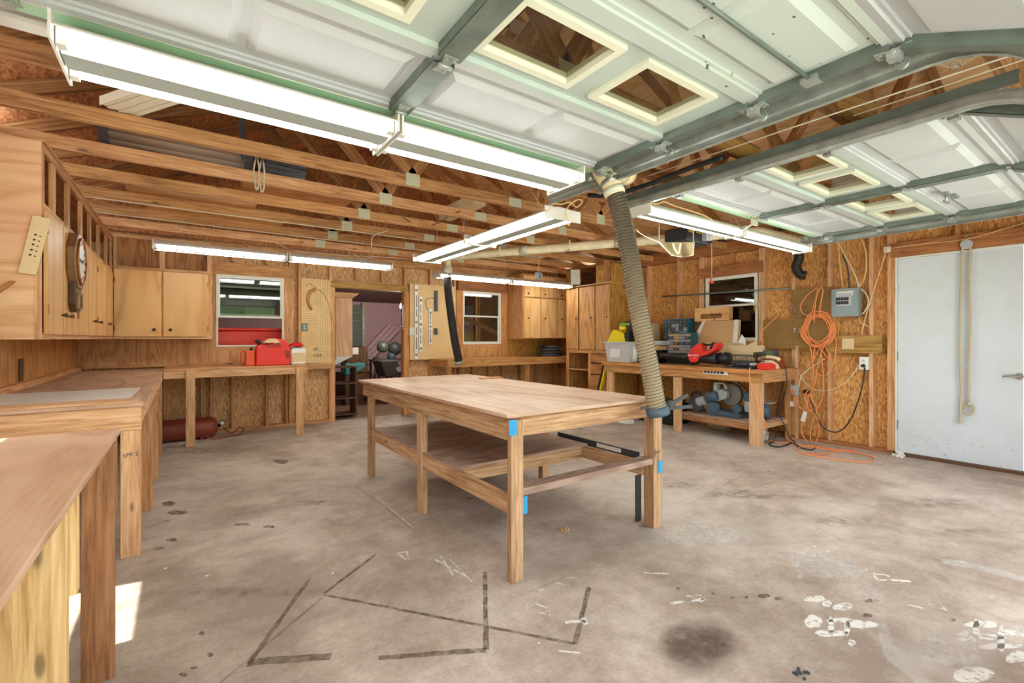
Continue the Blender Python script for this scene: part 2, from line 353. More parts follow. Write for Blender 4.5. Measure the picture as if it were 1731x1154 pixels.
# ------------------------------------------------------------ mesh builder
class MB:
    def __init__(s):
        s.bm = bmesh.new(); s.uv = s.bm.loops.layers.uv.new('UVMap'); s.mi = 0
    def mat(s, i): s.mi = i; return s
    def face(s, pts, uvs=None, smooth=False):
        vs = [s.bm.verts.new(p) for p in pts]
        f = s.bm.faces.new(vs); f.material_index = s.mi; f.smooth = smooth
        if uvs is None:
            a = Vector(pts[1]) - Vector(pts[0]); a = a.normalized() if a.length > 1e-9 else Vector((1, 0, 0))
            nrm = f.normal if f.normal.length else Vector((0, 0, 1)); f.normal_update(); nrm = f.normal
            b = nrm.cross(a); uvs = [((Vector(p) - Vector(pts[0])).dot(a), (Vector(p) - Vector(pts[0])).dot(b)) for p in pts]
        for l, u in zip(f.loops, uvs): l[s.uv].uv = u
        return f
    def frame_box(s, o, ax, ay, az, L, W, T, grain=0):
        """box centred at o, axes ax,ay,az with lengths L,W,T; grain runs along axis index"""
        o = Vector(o); A = [Vector(ax).normalized(), Vector(ay).normalized(), Vector(az).normalized()]; D = [L / 2, W / 2, T / 2]
        vs = {}
        for i in (-1, 1):
            for j in (-1, 1):
                for k in (-1, 1):
                    vs[(i, j, k)] = s.bm.verts.new(o + A[0] * D[0] * i + A[1] * D[1] * j + A[2] * D[2] * k)
        ro, rv = random.uniform(0, 50), random.uniform(0, 50)
        F_ = [((1, -1, -1), (1, 1, -1), (1, 1, 1), (1, -1, 1), 0), ((-1, -1, -1), (-1, -1, 1), (-1, 1, 1), (-1, 1, -1), 0),
              ((-1, 1, -1), (-1, 1, 1), (1, 1, 1), (1, 1, -1), 1), ((-1, -1, -1), (1, -1, -1), (1, -1, 1), (-1, -1, 1), 1),
              ((-1, -1, 1), (1, -1, 1), (1, 1, 1), (-1, 1, 1), 2), ((-1, -1, -1), (-1, 1, -1), (1, 1, -1), (1, -1, -1), 2)]
        for *q, n in F_:
            f = s.bm.faces.new([vs[t] for t in q]); f.material_index = s.mi
            oth = [i for i in range(3) if i != n]
            if grain in oth: ua, va = grain, [i for i in oth if i != grain][0]
            else: ua, va = oth
            for l, t in zip(f.loops, q):
                l[s.uv].uv = (t[ua] * D[ua] + ro, t[va] * D[va] + rv + n * 3.3)
        return s
    def box(s, x0, y0, z0, x1, y1, z1, grain=None):
        d = (abs(x1 - x0), abs(y1 - y0), abs(z1 - z0))
        if grain is None: grain = d.index(max(d))
        return s.frame_box(((x0 + x1) / 2, (y0 + y1) / 2, (z0 + z1) / 2), (1, 0, 0), (0, 1, 0), (0, 0, 1), *d, grain=grain)
    def beam(s, p0, p1, w, t, up=(0, 0, 1)):
        p0, p1 = Vector(p0), Vector(p1); a = (p1 - p0); L = a.length; a.normalize()
        up = Vector(up); side = up.cross(a)
        if side.length < 1e-4: side = Vector((1, 0, 0)).cross(a)
        side.normalize(); u2 = a.cross(side).normalized()
        return s.frame_box((p0 + p1) / 2, a, side, u2, L, w, t, 0)
    def cyl(s, p0, p1, r0, r1=None, seg=16, caps=True, smooth=True):
        if r1 is None: r1 = r0
        p0, p1 = Vector(p0), Vector(p1); a = (p1 - p0).normalized()
        x = a.orthogonal().normalized(); y = a.cross(x)
        rings = []
        for p, r in ((p0, r0), (p1, r1)):
            rings.append([s.bm.verts.new(p + (x * math.cos(2 * PI * i / seg) + y * math.sin(2 * PI * i / seg)) * r) for i in range(seg)])
        L = (p1 - p0).length
        for i in range(seg):
            j = (i + 1) % seg
            f = s.bm.faces.new((rings[0][i], rings[0][j], rings[1][j], rings[1][i])); f.smooth = smooth; f.material_index = s.mi
            for l, u in zip(f.loops, ((0, i / seg), (0, (i + 1) / seg), (L, (i + 1) / seg), (L, i / seg))): l[s.uv].uv = u
        if caps:
            f = s.bm.faces.new(list(reversed(rings[0]))); f.material_index = s.mi
            f = s.bm.faces.new(rings[1]); f.material_index = s.mi
        return s
    def tube(s, pts, r, seg=8, rad=None, caps=True):
        pts = [Vector(p) for p in pts]; n = len(pts)
        nrm = None; prev = None; L = 0
        for i, p in enumerate(pts):
            d = (pts[min(i + 1, n - 1)] - pts[max(i - 1, 0)])
            d = d.normalized() if d.length > 1e-9 else Vector((0, 0, 1))
            if nrm is None: nrm = d.orthogonal().normalized()
            else:
                nrm = nrm - d * nrm.dot(d)
                nrm = nrm.normalized() if nrm.length > 1e-6 else d.orthogonal().normalized()
            b = d.cross(nrm); rr = rad[i] if rad else r
            ring = [s.bm.verts.new(p + (nrm * math.cos(2 * PI * k / seg) + b * math.sin(2 * PI * k / seg)) * rr) for k in range(seg)]
            if prev:
                L1 = L + (p - pts[i - 1]).length
                for k in range(seg):
                    j = (k + 1) % seg
                    f = s.bm.faces.new((prev[k], prev[j], ring[j], ring[k])); f.smooth = True; f.material_index = s.mi
                    for l, u in zip(f.loops, ((L, k / seg), (L, (k + 1) / seg), (L1, (k + 1) / seg), (L1, k / seg))): l[s.uv].uv = u
                L = L1
            elif caps:
                f = s.bm.faces.new(list(reversed(ring))); f.material_index = s.mi
            prev = ring
        if caps:
            f = s.bm.faces.new(prev); f.material_index = s.mi
        return s
    def lathe(s, c, axis, prof, seg=20):
        """prof: list of (distance along axis, radius)"""
        a = Vector(axis).normalized()
        return s.tube([Vector(c) + a * h for h, r in prof], 0, seg, rad=[max(r, 1e-4) for h, r in prof])
    def prism(s, pts, off, smooth=False):
        """polygon pts (3D, planar) pushed by vector off"""
        off = Vector(off); P = [Vector(p) for p in pts]
        n = len(P); va = [s.bm.verts.new(p) for p in P]; vb = [s.bm.verts.new(p + off) for p in P]
        a = (P[1] - P[0]).normalized(); nr = a.cross(off.normalized())
        def uvp(v): q = v.co - P[0]; return (q.dot(a), q.dot(nr))
        f1 = s.bm.faces.new(list(reversed(va))); f2 = s.bm.faces.new(vb)
        for f in (f1, f2):
            f.material_index = s.mi
            for l in f.loops:
                q = l.vert.co - P[0]; l[s.uv].uv = (q.dot(a), (q - a * q.dot(a)).length)
        for i in range(n):
            j = (i + 1) % n
            f = s.bm.faces.new((va[i], va[j], vb[j], vb[i])); f.material_index = s.mi; f.smooth = smooth
            e = (P[j] - P[i]).length
            for l, u in zip(f.loops, ((0, 0), (e, 0), (e, off.length), (0, off.length))): l[s.uv].uv = u
        return s
    def frustum(s, x0, y0, x1, y1, z0, z1, inset):
        """raised rectangle on a plane z0 pushed to z1, edges sloped by inset"""
        a = [(x0, y0, z0), (x1, y0, z0), (x1, y1, z0), (x0, y1, z0)]
        b = [(x0 + inset, y0 + inset, z1), (x1 - inset, y0 + inset, z1), (x1 - inset, y1 - inset, z1), (x0 + inset, y1 - inset, z1)]
        va = [s.bm.verts.new(p) for p in a]; vb = [s.bm.verts.new(p) for p in b]
        for q in ([vb[0], vb[1], vb[2], vb[3]], *[[va[i], va[(i + 1) % 4], vb[(i + 1) % 4], vb[i]] for i in range(4)]):
            f = s.bm.faces.new(q); f.material_index = s.mi
            for l in f.loops: l[s.uv].uv = (l.vert.co.x, l.vert.co.y)
        return s
    def build(s, name, mats, parent=None, world=True, fixn=True, bevel=0, smooth_angle=None):
        me = bpy.data.meshes.new(name)
        if fixn: bmesh.ops.recalc_face_normals(s.bm, faces=s.bm.faces[:])
        ob = bpy.data.objects.new(name, me); COL.objects.link(ob)
        if parent is not None:
            if world:
                sh = Vector((0, 0, 0)); p = parent
                while p is not None: sh += p.location; p = p.parent
                bmesh.ops.translate(s.bm, verts=s.bm.verts[:], vec=-sh)
            ob.parent = parent
        elif world:
            xs = [v.co for v in s.bm.verts]
            lo = Vector((min(v.x for v in xs), min(v.y for v in xs), min(v.z for v in xs))); hi = Vector((max(v.x for v in xs), max(v.y for v in xs), max(v.z for v in xs)))
            b = Vector(((lo.x + hi.x) / 2, (lo.y + hi.y) / 2, lo.z))
            bmesh.ops.translate(s.bm, verts=s.bm.verts[:], vec=-b); ob.location = b
        s.bm.to_mesh(me); s.bm.free()
        for m in (mats if isinstance(mats, (list, tuple)) else [mats]): me.materials.append(M[m] if isinstance(m, str) else m)
        if bevel:
            md = ob.modifiers.new('bevel', 'BEVEL'); md.width = bevel; md.segments = 2; md.limit_method = 'ANGLE'
        return ob

def tag(o, label=None, cat=None, group=None, kind=None):
    if label: o['label'] = label
    if cat: o['category'] = cat
    if group: o['group'] = group
    if kind: o['kind'] = kind
    return o
def thing(name, label, cat, loc=(0, 0, 0), group=None):
    o = bpy.data.objects.new(name, None); COL.objects.link(o); o.location = loc; o.empty_display_size = 0.05
    return tag(o, label, cat, group)
def struct(o): o['kind'] = 'structure'; return o
def dup(root, loc=None, rotz=0.0, label=None):
    r = root.copy(); COL.objects.link(r)
    if loc is not None: r.location = loc
    r.rotation_euler = (0, 0, rotz)
    if label: r['label'] = label
    def rec(src, dst):
        for ch in list(src.children):
            c = ch.copy(); COL.objects.link(c); c.parent = dst; rec(ch, c)
    rec(root, r)
    return r
def text(name, s, loc, xdir, updir, size, mat, parent, depth=0.001, align='CENTER'):
    cu = bpy.data.curves.new(name, 'FONT'); cu.body = s; cu.size = size; cu.extrude = depth; cu.align_x = align; cu.align_y = 'CENTER'; cu.resolution_u = 2
    tmp = bpy.data.objects.new('tmp', cu); COL.objects.link(tmp)
    dg = bpy.context.evaluated_depsgraph_get(); me = bpy.data.meshes.new_from_object(tmp.evaluated_get(dg))
    bpy.data.objects.remove(tmp)
    x = Vector(xdir).normalized(); y = Vector(updir).normalized(); z = x.cross(y)
    mt = Matrix((x, y, z)).transposed().to_4x4(); mt.translation = Vector(loc)
    sh = Vector((0, 0, 0)); p = parent
    while p is not None: sh += p.location; p = p.parent
    me.transform(Matrix.Translation(-sh) @ mt)
    me.materials.clear(); me.materials.append(M[mat])
    ob = bpy.data.objects.new(name, me); COL.objects.link(ob); ob.parent = parent
    return ob
def curve_pts(pts, n=8):
    """Catmull-Rom through pts"""
    P = [Vector(p) for p in pts]; P = [P[0] * 2 - P[1]] + P + [P[-1] * 2 - P[-2]]
    out = []
    for i in range(1, len(P) - 2):
        for k in range(n):
            t = k / n
            out.append(0.5 * ((2 * P[i]) + (P[i + 1] - P[i - 1]) * t + (2 * P[i - 1] - 5 * P[i] + 4 * P[i + 1] - P[i + 2]) * t * t + (3 * P[i] - P[i - 1] - 3 * P[i + 1] + P[i + 2]) * t ** 3))
    out.append(P[-2]); return out
def cable(name, pts, r, mat, parent=None, n=6, seg=6):
    return MB().tube(curve_pts(pts, n), r, seg).build(name, mat, parent)

# ============================================================ THE ROOM
XL, XR, YB = -1.0, 6.27, 7.25
ZW = 2.50          # underside of the truss chords
SD = 0.09          # stud depth
fl = MB(); fl.box(-1.1, -0.3, -0.12, 6.4, YB + SD, 0.0)
floor = struct(fl.build('floor', 'concrete'))
struct(MB().box(-40, -40, -0.3, 40, -0.3, -0.13).build('ground', 'drive'))['label'] = 'pale driveway outside'

tl = MB()
for k in range(26): # far tree line across the drive
    x = -32 + k * 2.6 + random.uniform(-.6, .6); r_ = random.uniform(1.8, 2.8)
    tl.lathe((x, -15 + random.uniform(-1, 1), -.2), (0, 0, 1), [(0, r_ * .7), (1.2, r_), (3.0, r_ * .9), (4.6, r_ * .5), (5.4, .1)], 10)
tag(tl.build('tree_line', 'grass'), 'leafy tree line across the driveway behind the camera', 'trees', None, 'stuff')
def sliced(bm, axis, a0, a1, c0, c1, holes, zmax):
    """sheathing between c0..c1 (thickness), a0..a1 along the wall, with rectangular holes (a,b,z0,z1)"""
    cuts = sorted({a0, a1, *[h[0] for h in holes], *[h[1] for h in holes]})
    for p, q in zip(cuts[:-1], cuts[1:]):
        zs = [(0.0, zmax)]
        for h in holes:
            if h[0] <= p and q <= h[1]:
                n = []
                for z0, z1 in zs:
                    if h[2] > z0: n.append((z0, min(z1, h[2])))
                    if h[3] < z1: n.append((max(z0, h[3]), z1))
                zs = n
        for z0, z1 in zs:
            if axis == 'x': bm.box(p, c0, z0, q, c1, z1, grain=2)
            else: bm.box(c0, p, z0, c1, q, z1, grain=2)
    return bm

W1 = (0.35, 1.16, 1.14, 2.10); DW = (1.86, 2.95, 0.0, 2.02); W2 = (4.05, 4.87, 1.15, 2.10)
wb = struct(sliced(MB(), 'x', XL - .1, XR + .12, YB + SD, YB + SD + .015, [W1, DW, W2], 2.62).build('wall_back', 'osb'))
wb['label'] = 'back wall of bare studs over strand board'
RW = (3.18, 3.93, 1.22, 2.13); RD = (0.76, 1.70, 0.0, 2.11)
wr = struct(sliced(MB(), 'y', -0.3, YB + .1, XR + SD, XR + SD + .015, [RW, RD], 2.62).build('wall_right', 'osb_gold'))
wr['label'] = 'right wall of bare studs over golden strand board'
LWN = (2.35, 3.2, 1.0, 2.1)
wl = struct(sliced(MB(), 'y', -0.3, YB + .1, XL - .03, XL - .015, [LWN], 2.62).build('wall_left', 'osb'))
front = MB()
sliced(front, 'x', XL - .1, XR + .12, -.30, -.16, [(-.45, 2.1, 0, 2.21), (2.8, 5.38, 0, 2.21)], 2.62)  # openings raised above the true header to let skylight in over the doors
struct(front.build('wall_front', 'osb'))

def piece(parent, name, mat, *b, **k):
    return MB().box(*b, **k).build(name, mat, parent)
# ---- studs of the back wall
stud_mats = ['lumber', 'truss', 'lumber', 'lumber_gold']
studs_x = [-0.6, -0.19, 0.20, 0.30, 1.20, 1.25, 1.37, 1.80, 2.98, 3.44, 3.90, 4.00, 4.92, 5.33, 5.73, 6.15]
for x in studs_x:
    piece(wb, 'stud', random.choice(stud_mats), x - .019, YB, .04, x + .019, YB + SD, ZW - .08)
for x in (0.54, 0.95): # cripples around window 1
    piece(wb, 'stud', 'lumber', x - .019, YB, .04, x + .019, YB + SD, W1[2] - .04)
    piece(wb, 'stud', 'truss', x - .019, YB, W1[3] + .18, x + .019, YB + SD, ZW - .08)
for x in (2.18, 2.60):
    piece(wb, 'stud', 'lumber', x - .019, YB, DW[3] + .14, x + .019, YB + SD, ZW - .08)
for x in (4.28, 4.62):
    piece(wb, 'stud', 'lumber', x - .019, YB, .04, x + .019, YB + SD, W2[2] - .04)
    piece(wb, 'stud', 'truss', x - .019, YB, W2[3] + .18, x + .019, YB + SD, ZW - .08)
piece(wb, 'top_plate', 'truss', XL, YB, ZW - .08, XR, YB + SD, ZW + .02)
piece(wb, 'sole_plate', 'lumber', XL, YB, 0, 1.83, YB + SD, .04)
piece(wb, 'sole_plate', 'lumber', 2.99, YB, 0, XR, YB + SD, .04)
piece(wb, 'header', 'truss', .22, YB - .004, W1[3], 1.28, YB + SD, W1[3] + .17)
piece(wb, 'sill_board', 'lumber', .22, YB - .003, W1[2] - .045, 1.28, YB + SD, W1[2] - .002)
piece(wb, 'jamb_board', 'truss', .285, YB - .004, W1[2], W1[0] - .001, YB + SD, W1[3])
piece(wb, 'jamb_board', 'lumber', W1[1] + .002, YB - .004, W1[2], 1.29, YB + SD, W1[3])
piece(wb, 'header', 'beam_brown', 3.96, YB - .004, W2[3] + .002, 5.0, YB + SD, W2[3] + .17)
piece(wb, 'sill_board', 'lumber', 3.96, YB - .003, W2[2] - .045, 5.0, YB + SD, W2[2] - .002)
piece(wb, 'jamb_board', 'lumber_gold', 3.92, YB - .02, W2[2] - .05, W2[0] - .001, YB + SD, W2[3])
piece(wb, 'jamb_board', 'lumber_gold', W2[1] + .002, YB - .02, W2[2] - .05, 5.0, YB + SD, W2[3])
piece(wb, 'door_header', 'treated', 1.80, YB - .02, 2.02, 3.02, YB + .10, 2.115)
piece(wb, 'door_jamb', 'lumber', 1.80, YB - .01, 0, 1.86, YB + .12, 2.02)
piece(wb, 'door_jamb', 'lumber_gold', 2.95, YB - .01, 0, 3.035, YB + .12, 2.02)
piece(wb, 'ledger_board', 'lumber', 1.37, YB - .04, .80, 1.83, YB - .002, .885)
# plywood backsplashes
piece(wb, 'backsplash', 'tan_ply', XL, YB - .012, .93, .30, YB - .001, 1.245, grain=2)
piece(wb, 'backsplash', 'tan_ply', .302, YB - .012, .93, 1.37, YB - .004, W1[2] - .046, grain=2)
piece(wb, 'backsplash', 'honey_ply', 3.95, YB - .012, .90, 5.02, YB - .004, W2[2] - .046, grain=2)
piece(wb, 'backsplash', 'yellow_ply', 5.03, YB - .012, .90, XR, YB - .002, 1.24, grain=2)
piece(wl, 'backsplash', 'honey_ply', XL - .012, 3.3, .70, XL - .001, YB - .02, 1.245, grain=2)
piece(wl, 'sole_plate', 'lumber', XL - .012, 2.5, 0, XL + .03, YB - .01, .04)
for y in (2.4, 2.9, 3.4, 3.85, 4.3, 4.7, 5.1, 5.55, 6.0, 6.4, 6.8):
    if not 2.3 < y < 3.2: piece(wl, 'stud', 'lumber', XL - .013, y, .04, XL + .001, y + .038, .70)

# ---- studs of the right wall
for y in (4.98, 5.5, 6.0, 6.5, 7.0, 4.40, 4.02, 3.985, 3.14, 3.10, 2.73, 2.33, 1.92, 1.755, 1.715, .70, .2, -.2):
    piece(wr, 'stud', 'leg_pale' if y > 1.8 and y < 5 else 'lumber', XR, y - .019, .04, XR + SD, y + .019, ZW - .05)
for y in (3.55,):
    piece(wr, 'stud', 'lumber_gold', XR, y - .019, .04, XR + SD, y + .019, RW[2] - .04)
    piece(wr, 'stud', 'lumber_gold', XR, y - .019, RW[3] + .17, XR + SD, y + .019, ZW - .05)
piece(wr, 'stud', 'lumber_gold', XR, 1.19, RD[3] + .17, XR + SD, 1.23, ZW - .05)
piece(wr, 'top_plate', 'beam_brown', XR - .02, -.1, ZW - .05, XR + SD, YB, ZW + .10)
piece(wr, 'sole_plate', 'beam_brown', XR - .01, 1.72, 0, XR + SD, YB, .04)
piece(wr, 'header', 'beam_brown', XR - .01, 3.10, RW[3], XR + SD, 4.02, RW[3] + .155)
piece(wr, 'header', 'beam_brown', XR - .015, .60, RD[3] + .012, XR + SD, 1.74, RD[3] + .165)
piece(wr, 'sill_board', 'lumber_gold', XR - .003, 3.12, RW[2] - .05, XR + SD, 4.0, RW[2] - .002)
piece(wr, 'backing_board', 'treated', XR - .022, 1.815, 1.085, XR - .001, 2.343, 1.285)
piece(wr, 'backing_plate', 'cardboard_pale', XR - .027, 2.075, 1.13, XR - .0225, 2.19, 1.25)
piece(wr, 'blocking', 'lumber_gold', XR, 4.99, 1.96, XR + SD, 5.5, 2.0)
# the nail-and-grade stamps on the strand board and studs
for (y, z, s_) in ((2.55, 1.70, .03), (4.2, 1.55, .03)):
    for k, t in enumerate(('PS 2-92', '24/16', 'EXPOSURE 1')):
        text('stamp', t, (XR + SD - .002, y, z - k * .045), (0, -1, 0), (0, 0, 1), s_, 'print' if 0 else 'wire_brown', wr)

# ---- white slab door on the right
d1 = MB().box(XR + .005, RD[0] + .01, .035, XR + .045, RD[1] - .018, RD[3] - .012, grain=2).build('door_1', 'white_door', bevel=.002)
struct(d1)['label'] = 'white flush exit door with brass lever'
piece(d1, 'door_frame', 'alu', XR - .004, RD[1] - .014, .0, XR + .08, RD[1] + .004, RD[3] + .01)
piece(d1, 'door_frame', 'alu', XR - .004, RD[0] - .01, RD[3] - .008, XR + .08, RD[1] - .016, RD[3] + .01)
piece(d1, 'threshold', 'wire_brown', XR - .02, RD[0] - .02, 0, XR + .08, RD[1] + .01, .03)
for z in (1.78, 1.06, .33):
    MB().box(XR - .010, RD[1] - .022, z - .05, XR + .004, RD[1] - .012, z + .05).build('hinge', 'steel', d1)
hd = MB(); kp = atX(1722, 636, XR - .02)
hd.cyl((XR + .004, kp.y, kp.z), (XR - .012, kp.y, kp.z), .032, .03, 20).cyl((XR - .012, kp.y, kp.z), (XR - .055, kp.y, kp.z), .012, .012, 12)
hd.tube(curve_pts([(XR - .05, kp.y, kp.z), (XR - .056, kp.y + .05, kp.z + .004), (XR - .05, kp.y + .10, kp.z - .004)]), .010, 10)
hd.build('door_lever', 'steel', d1)

# ---- windows
def window(name, axis, hole, at, mat='alu', glass='glass_refl', sash_open=0.0, mid=None):
    a, b, z0, z1 = hole
    m = MB()
    def bx(p, q, c, d, zz0, zz1, mm=m):
        if axis == 'x': mm.box(p, c, zz0, q, d, zz1)
        else: mm.box(c, p, zz0, d, q, zz1)
    t = .022
    A, B = at, at + .07
    bx(a, a + t, A, B, z0, z1); bx(b - t, b, A, B, z0, z1); bx(a + t, b - t, A, B, z1 - t, z1); bx(a + t, b - t, A, B, z0, z0 + t)
    w = struct(m.build(name, mat))
    mz = mid if mid else (z0 + z1) / 2
    up = MB()
    bx(a + t, a + 2 * t, A + .012, A + .035, mz, z1 - t, up); bx(b - 2 * t, b - t, A + .012, A + .035, mz, z1 - t, up)
    bx(a + 2 * t, b - 2 * t, A + .012, A + .035, z1 - 2 * t, z1 - t, up); bx(a + 2 * t, b - 2 * t, A + .008, A + .037, mz, mz + .028, up)
    up.build('upper_sash', mat, w)
    g = MB(); bx(a + 2 * t, b - 2 * t, A + .022, A + .025, mz + .028, z1 - 2 * t, g); g.build('pane', glass, w)
    lo = MB(); oz = sash_open
    bx(a + t, a + 2 * t, A + .040, A + .062, z0 + t + oz, mz + .03 + oz, lo); bx(b - 2 * t, b - t, A + .040, A + .062, z0 + t + oz, mz + .03 + oz, lo)
    bx(a + 2 * t, b - 2 * t, A + .040, A + .062, z0 + t + oz, z0 + 2 * t + oz, lo); bx(a + 2 * t, b - 2 * t, A + .040, A + .062, mz + .004 + oz, mz + .03 + oz, lo)
    lo.build('lower_sash', mat, w)
    g = MB(); bx(a + 2 * t, b - 2 * t, A + .050, A + .053, z0 + 2 * t + oz, mz + .004 + oz, g); g.build('pane', glass, w)
    return w
w1_ = window('window_1', 'x', W1, YB - .008, sash_open=.40, mid=1.53)
MB().box(W1[0] + .045, YB + .068, 1.55, W1[1] - .045, YB + .0695, W1[3] - .04).build('insect_screen', 'screen', w1_)
w1_['label'] = 'back wall window with its lower sash pushed up'
window('window_2', 'x', W2, YB - .008, mid=1.64)['label'] = 'closed back wall window right of the doorway'
window('window_3', 'y', RW, XR - .008, mid=1.70)['label'] = 'right wall window over the cluttered bench'
window('window_4', 'y', LWN, XL - .045, glass='glass')

# ============================================================ ROOF
RX, RZ0, SL = 2.635, 2.59, 5 / 12.
def roof_z(x): return RZ0 + (3.635 + .35 - abs(x - RX)) * SL
ridge = roof_z(RX)
def slope(side, mat, nm):
    m = MB(); e = RX + side * (3.76 if side < 0 else 4.1)
    m.prism([(RX, -.9, ridge + .10), (e, -.9, roof_z(e) + .10), (e, -.9, roof_z(e) + .115), (RX, -.9, ridge + .115)], (0, 8.5, 0))
    # give the sheets a UV that runs along the slope
    for f in m.bm.faces:
        for l in f.loops: l[m.uv].uv = (l.vert.co.y, l.vert.co.x)
    return struct(m.build(nm, mat))
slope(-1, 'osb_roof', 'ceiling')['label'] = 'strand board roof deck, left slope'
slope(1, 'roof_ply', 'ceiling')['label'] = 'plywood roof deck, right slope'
sh = MB()
for sd in (-1, 1):
    e = RX + sd * (3.78 if sd < 0 else 4.15)
    sh.prism([(RX, -.95, ridge + .116), (e, -.95, roof_z(e) + .116), (e, -.95, roof_z(e) + .13), (RX, -.95, ridge + .13)], (0, 8.6, 0))
struct(sh.build('trim_1', 'shingle'))
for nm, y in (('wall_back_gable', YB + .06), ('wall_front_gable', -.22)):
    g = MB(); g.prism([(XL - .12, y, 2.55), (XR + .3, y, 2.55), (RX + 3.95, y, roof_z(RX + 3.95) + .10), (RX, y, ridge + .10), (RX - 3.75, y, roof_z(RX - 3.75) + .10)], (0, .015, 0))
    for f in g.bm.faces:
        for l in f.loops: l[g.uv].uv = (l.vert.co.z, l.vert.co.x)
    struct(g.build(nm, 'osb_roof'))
# sheets hiding the eaves
for x, nm in ((XL - .10, 'wall_left_soffit'), (XR + .12, 'wall_right_soffit')):
    struct(MB().box(x, -.3, 2.50, x + .02, YB + .1, 2.66).build(nm, 'osb'))
# bright patched deck boards / purlins seen under the right slope
NODES = (1.54, 3.73)
def make_truss(y):
    r = thing('roof_truss', '', 'truss', (RX, y, ZW))
    t, h = .038, .09
    ch = MB(); ch.box(XL - .1, y - t / 2, ZW, XR + .1, y + t / 2, ZW + h)
    ch.build('bottom_chord', 'rafter' if y < 3.3 else random.choice(['truss', 'lumber', 'truss', 'lumber_gold']), r)  # near chords in darker lumber: shade above the doors put into the colour
    for sd in (-1, 1):
        e = RX + sd * (3.74 if sd < 0 else 4.05)
        MB().beam((RX, y, ridge + .05), (e, y, roof_z(e) + .05), t, h, (0, 0, 1)).build('top_chord', 'rafter' if sd < 0 or y < 3 else 'truss', r)  # right chords lighter as if lamp-lit, near ones darker as if shaded
    q = .8
    for sd, nx in ((-1, NODES[0]), (1, NODES[1])):
        MB().beam((nx, y, ZW + h), (RX - .02 * -sd, y, ridge), t, h, (1, 0, 0)).build('web', 'rafter' if sd < 0 else 'truss', r)
        tx = RX + sd * 1.9
        MB().beam((nx, y, ZW + h), (tx, y, roof_z(tx)), t, h, (1, 0, 0)).build('web', 'rafter' if sd < 0 else 'truss', r)
    for x, w in ((NODES[0], .12), (2.575, .14), (NODES[1], .12)):
        p = MB(); p.box(x - w / 2, y - t / 2 - .003, ZW + .004, x + w / 2, y - t / 2, ZW + .105 if x != 2.575 else ZW + .085)
        for k in range(int(w / .02)):
            xx = x - w / 2 + .012 + k * .02
            p.box(xx, y - t / 2 - .0045, ZW + .01, xx + .006, y - t / 2 - .003, ZW + .08)
        p.build('gusset_plate', 'plate', r)
    MB().box(RX - .12, y - t / 2 - .003, ridge - .10, RX + .12, y - t / 2, ridge + .04).build('gusset_plate', 'plate', r)
    return r
t_lab = ['roof truss hidden above the open garage doors, nearest the camera', 'second roof truss above the open garage doors', 'third roof truss above the open garage doors',
         'fourth roof truss, just over the door panels', 'roof truss whose chord shows at the top left behind the big shop light', 'first full wooden roof truss past the long bright shop light',
         'second full wooden roof truss counted from the long shop light', 'third full wooden roof truss counted from the long shop light', 'fourth full wooden roof truss counted from the long shop light',
         'fifth roof truss, above the left hanging shop light', 'last roof truss before the back wall']
for i, y in enumerate([3.61 + .63 * k for k in range(-5, 6)]):
    r = make_truss(y); r['label'] = t_lab[i]; r['group'] = 'roof trusses across the garage'

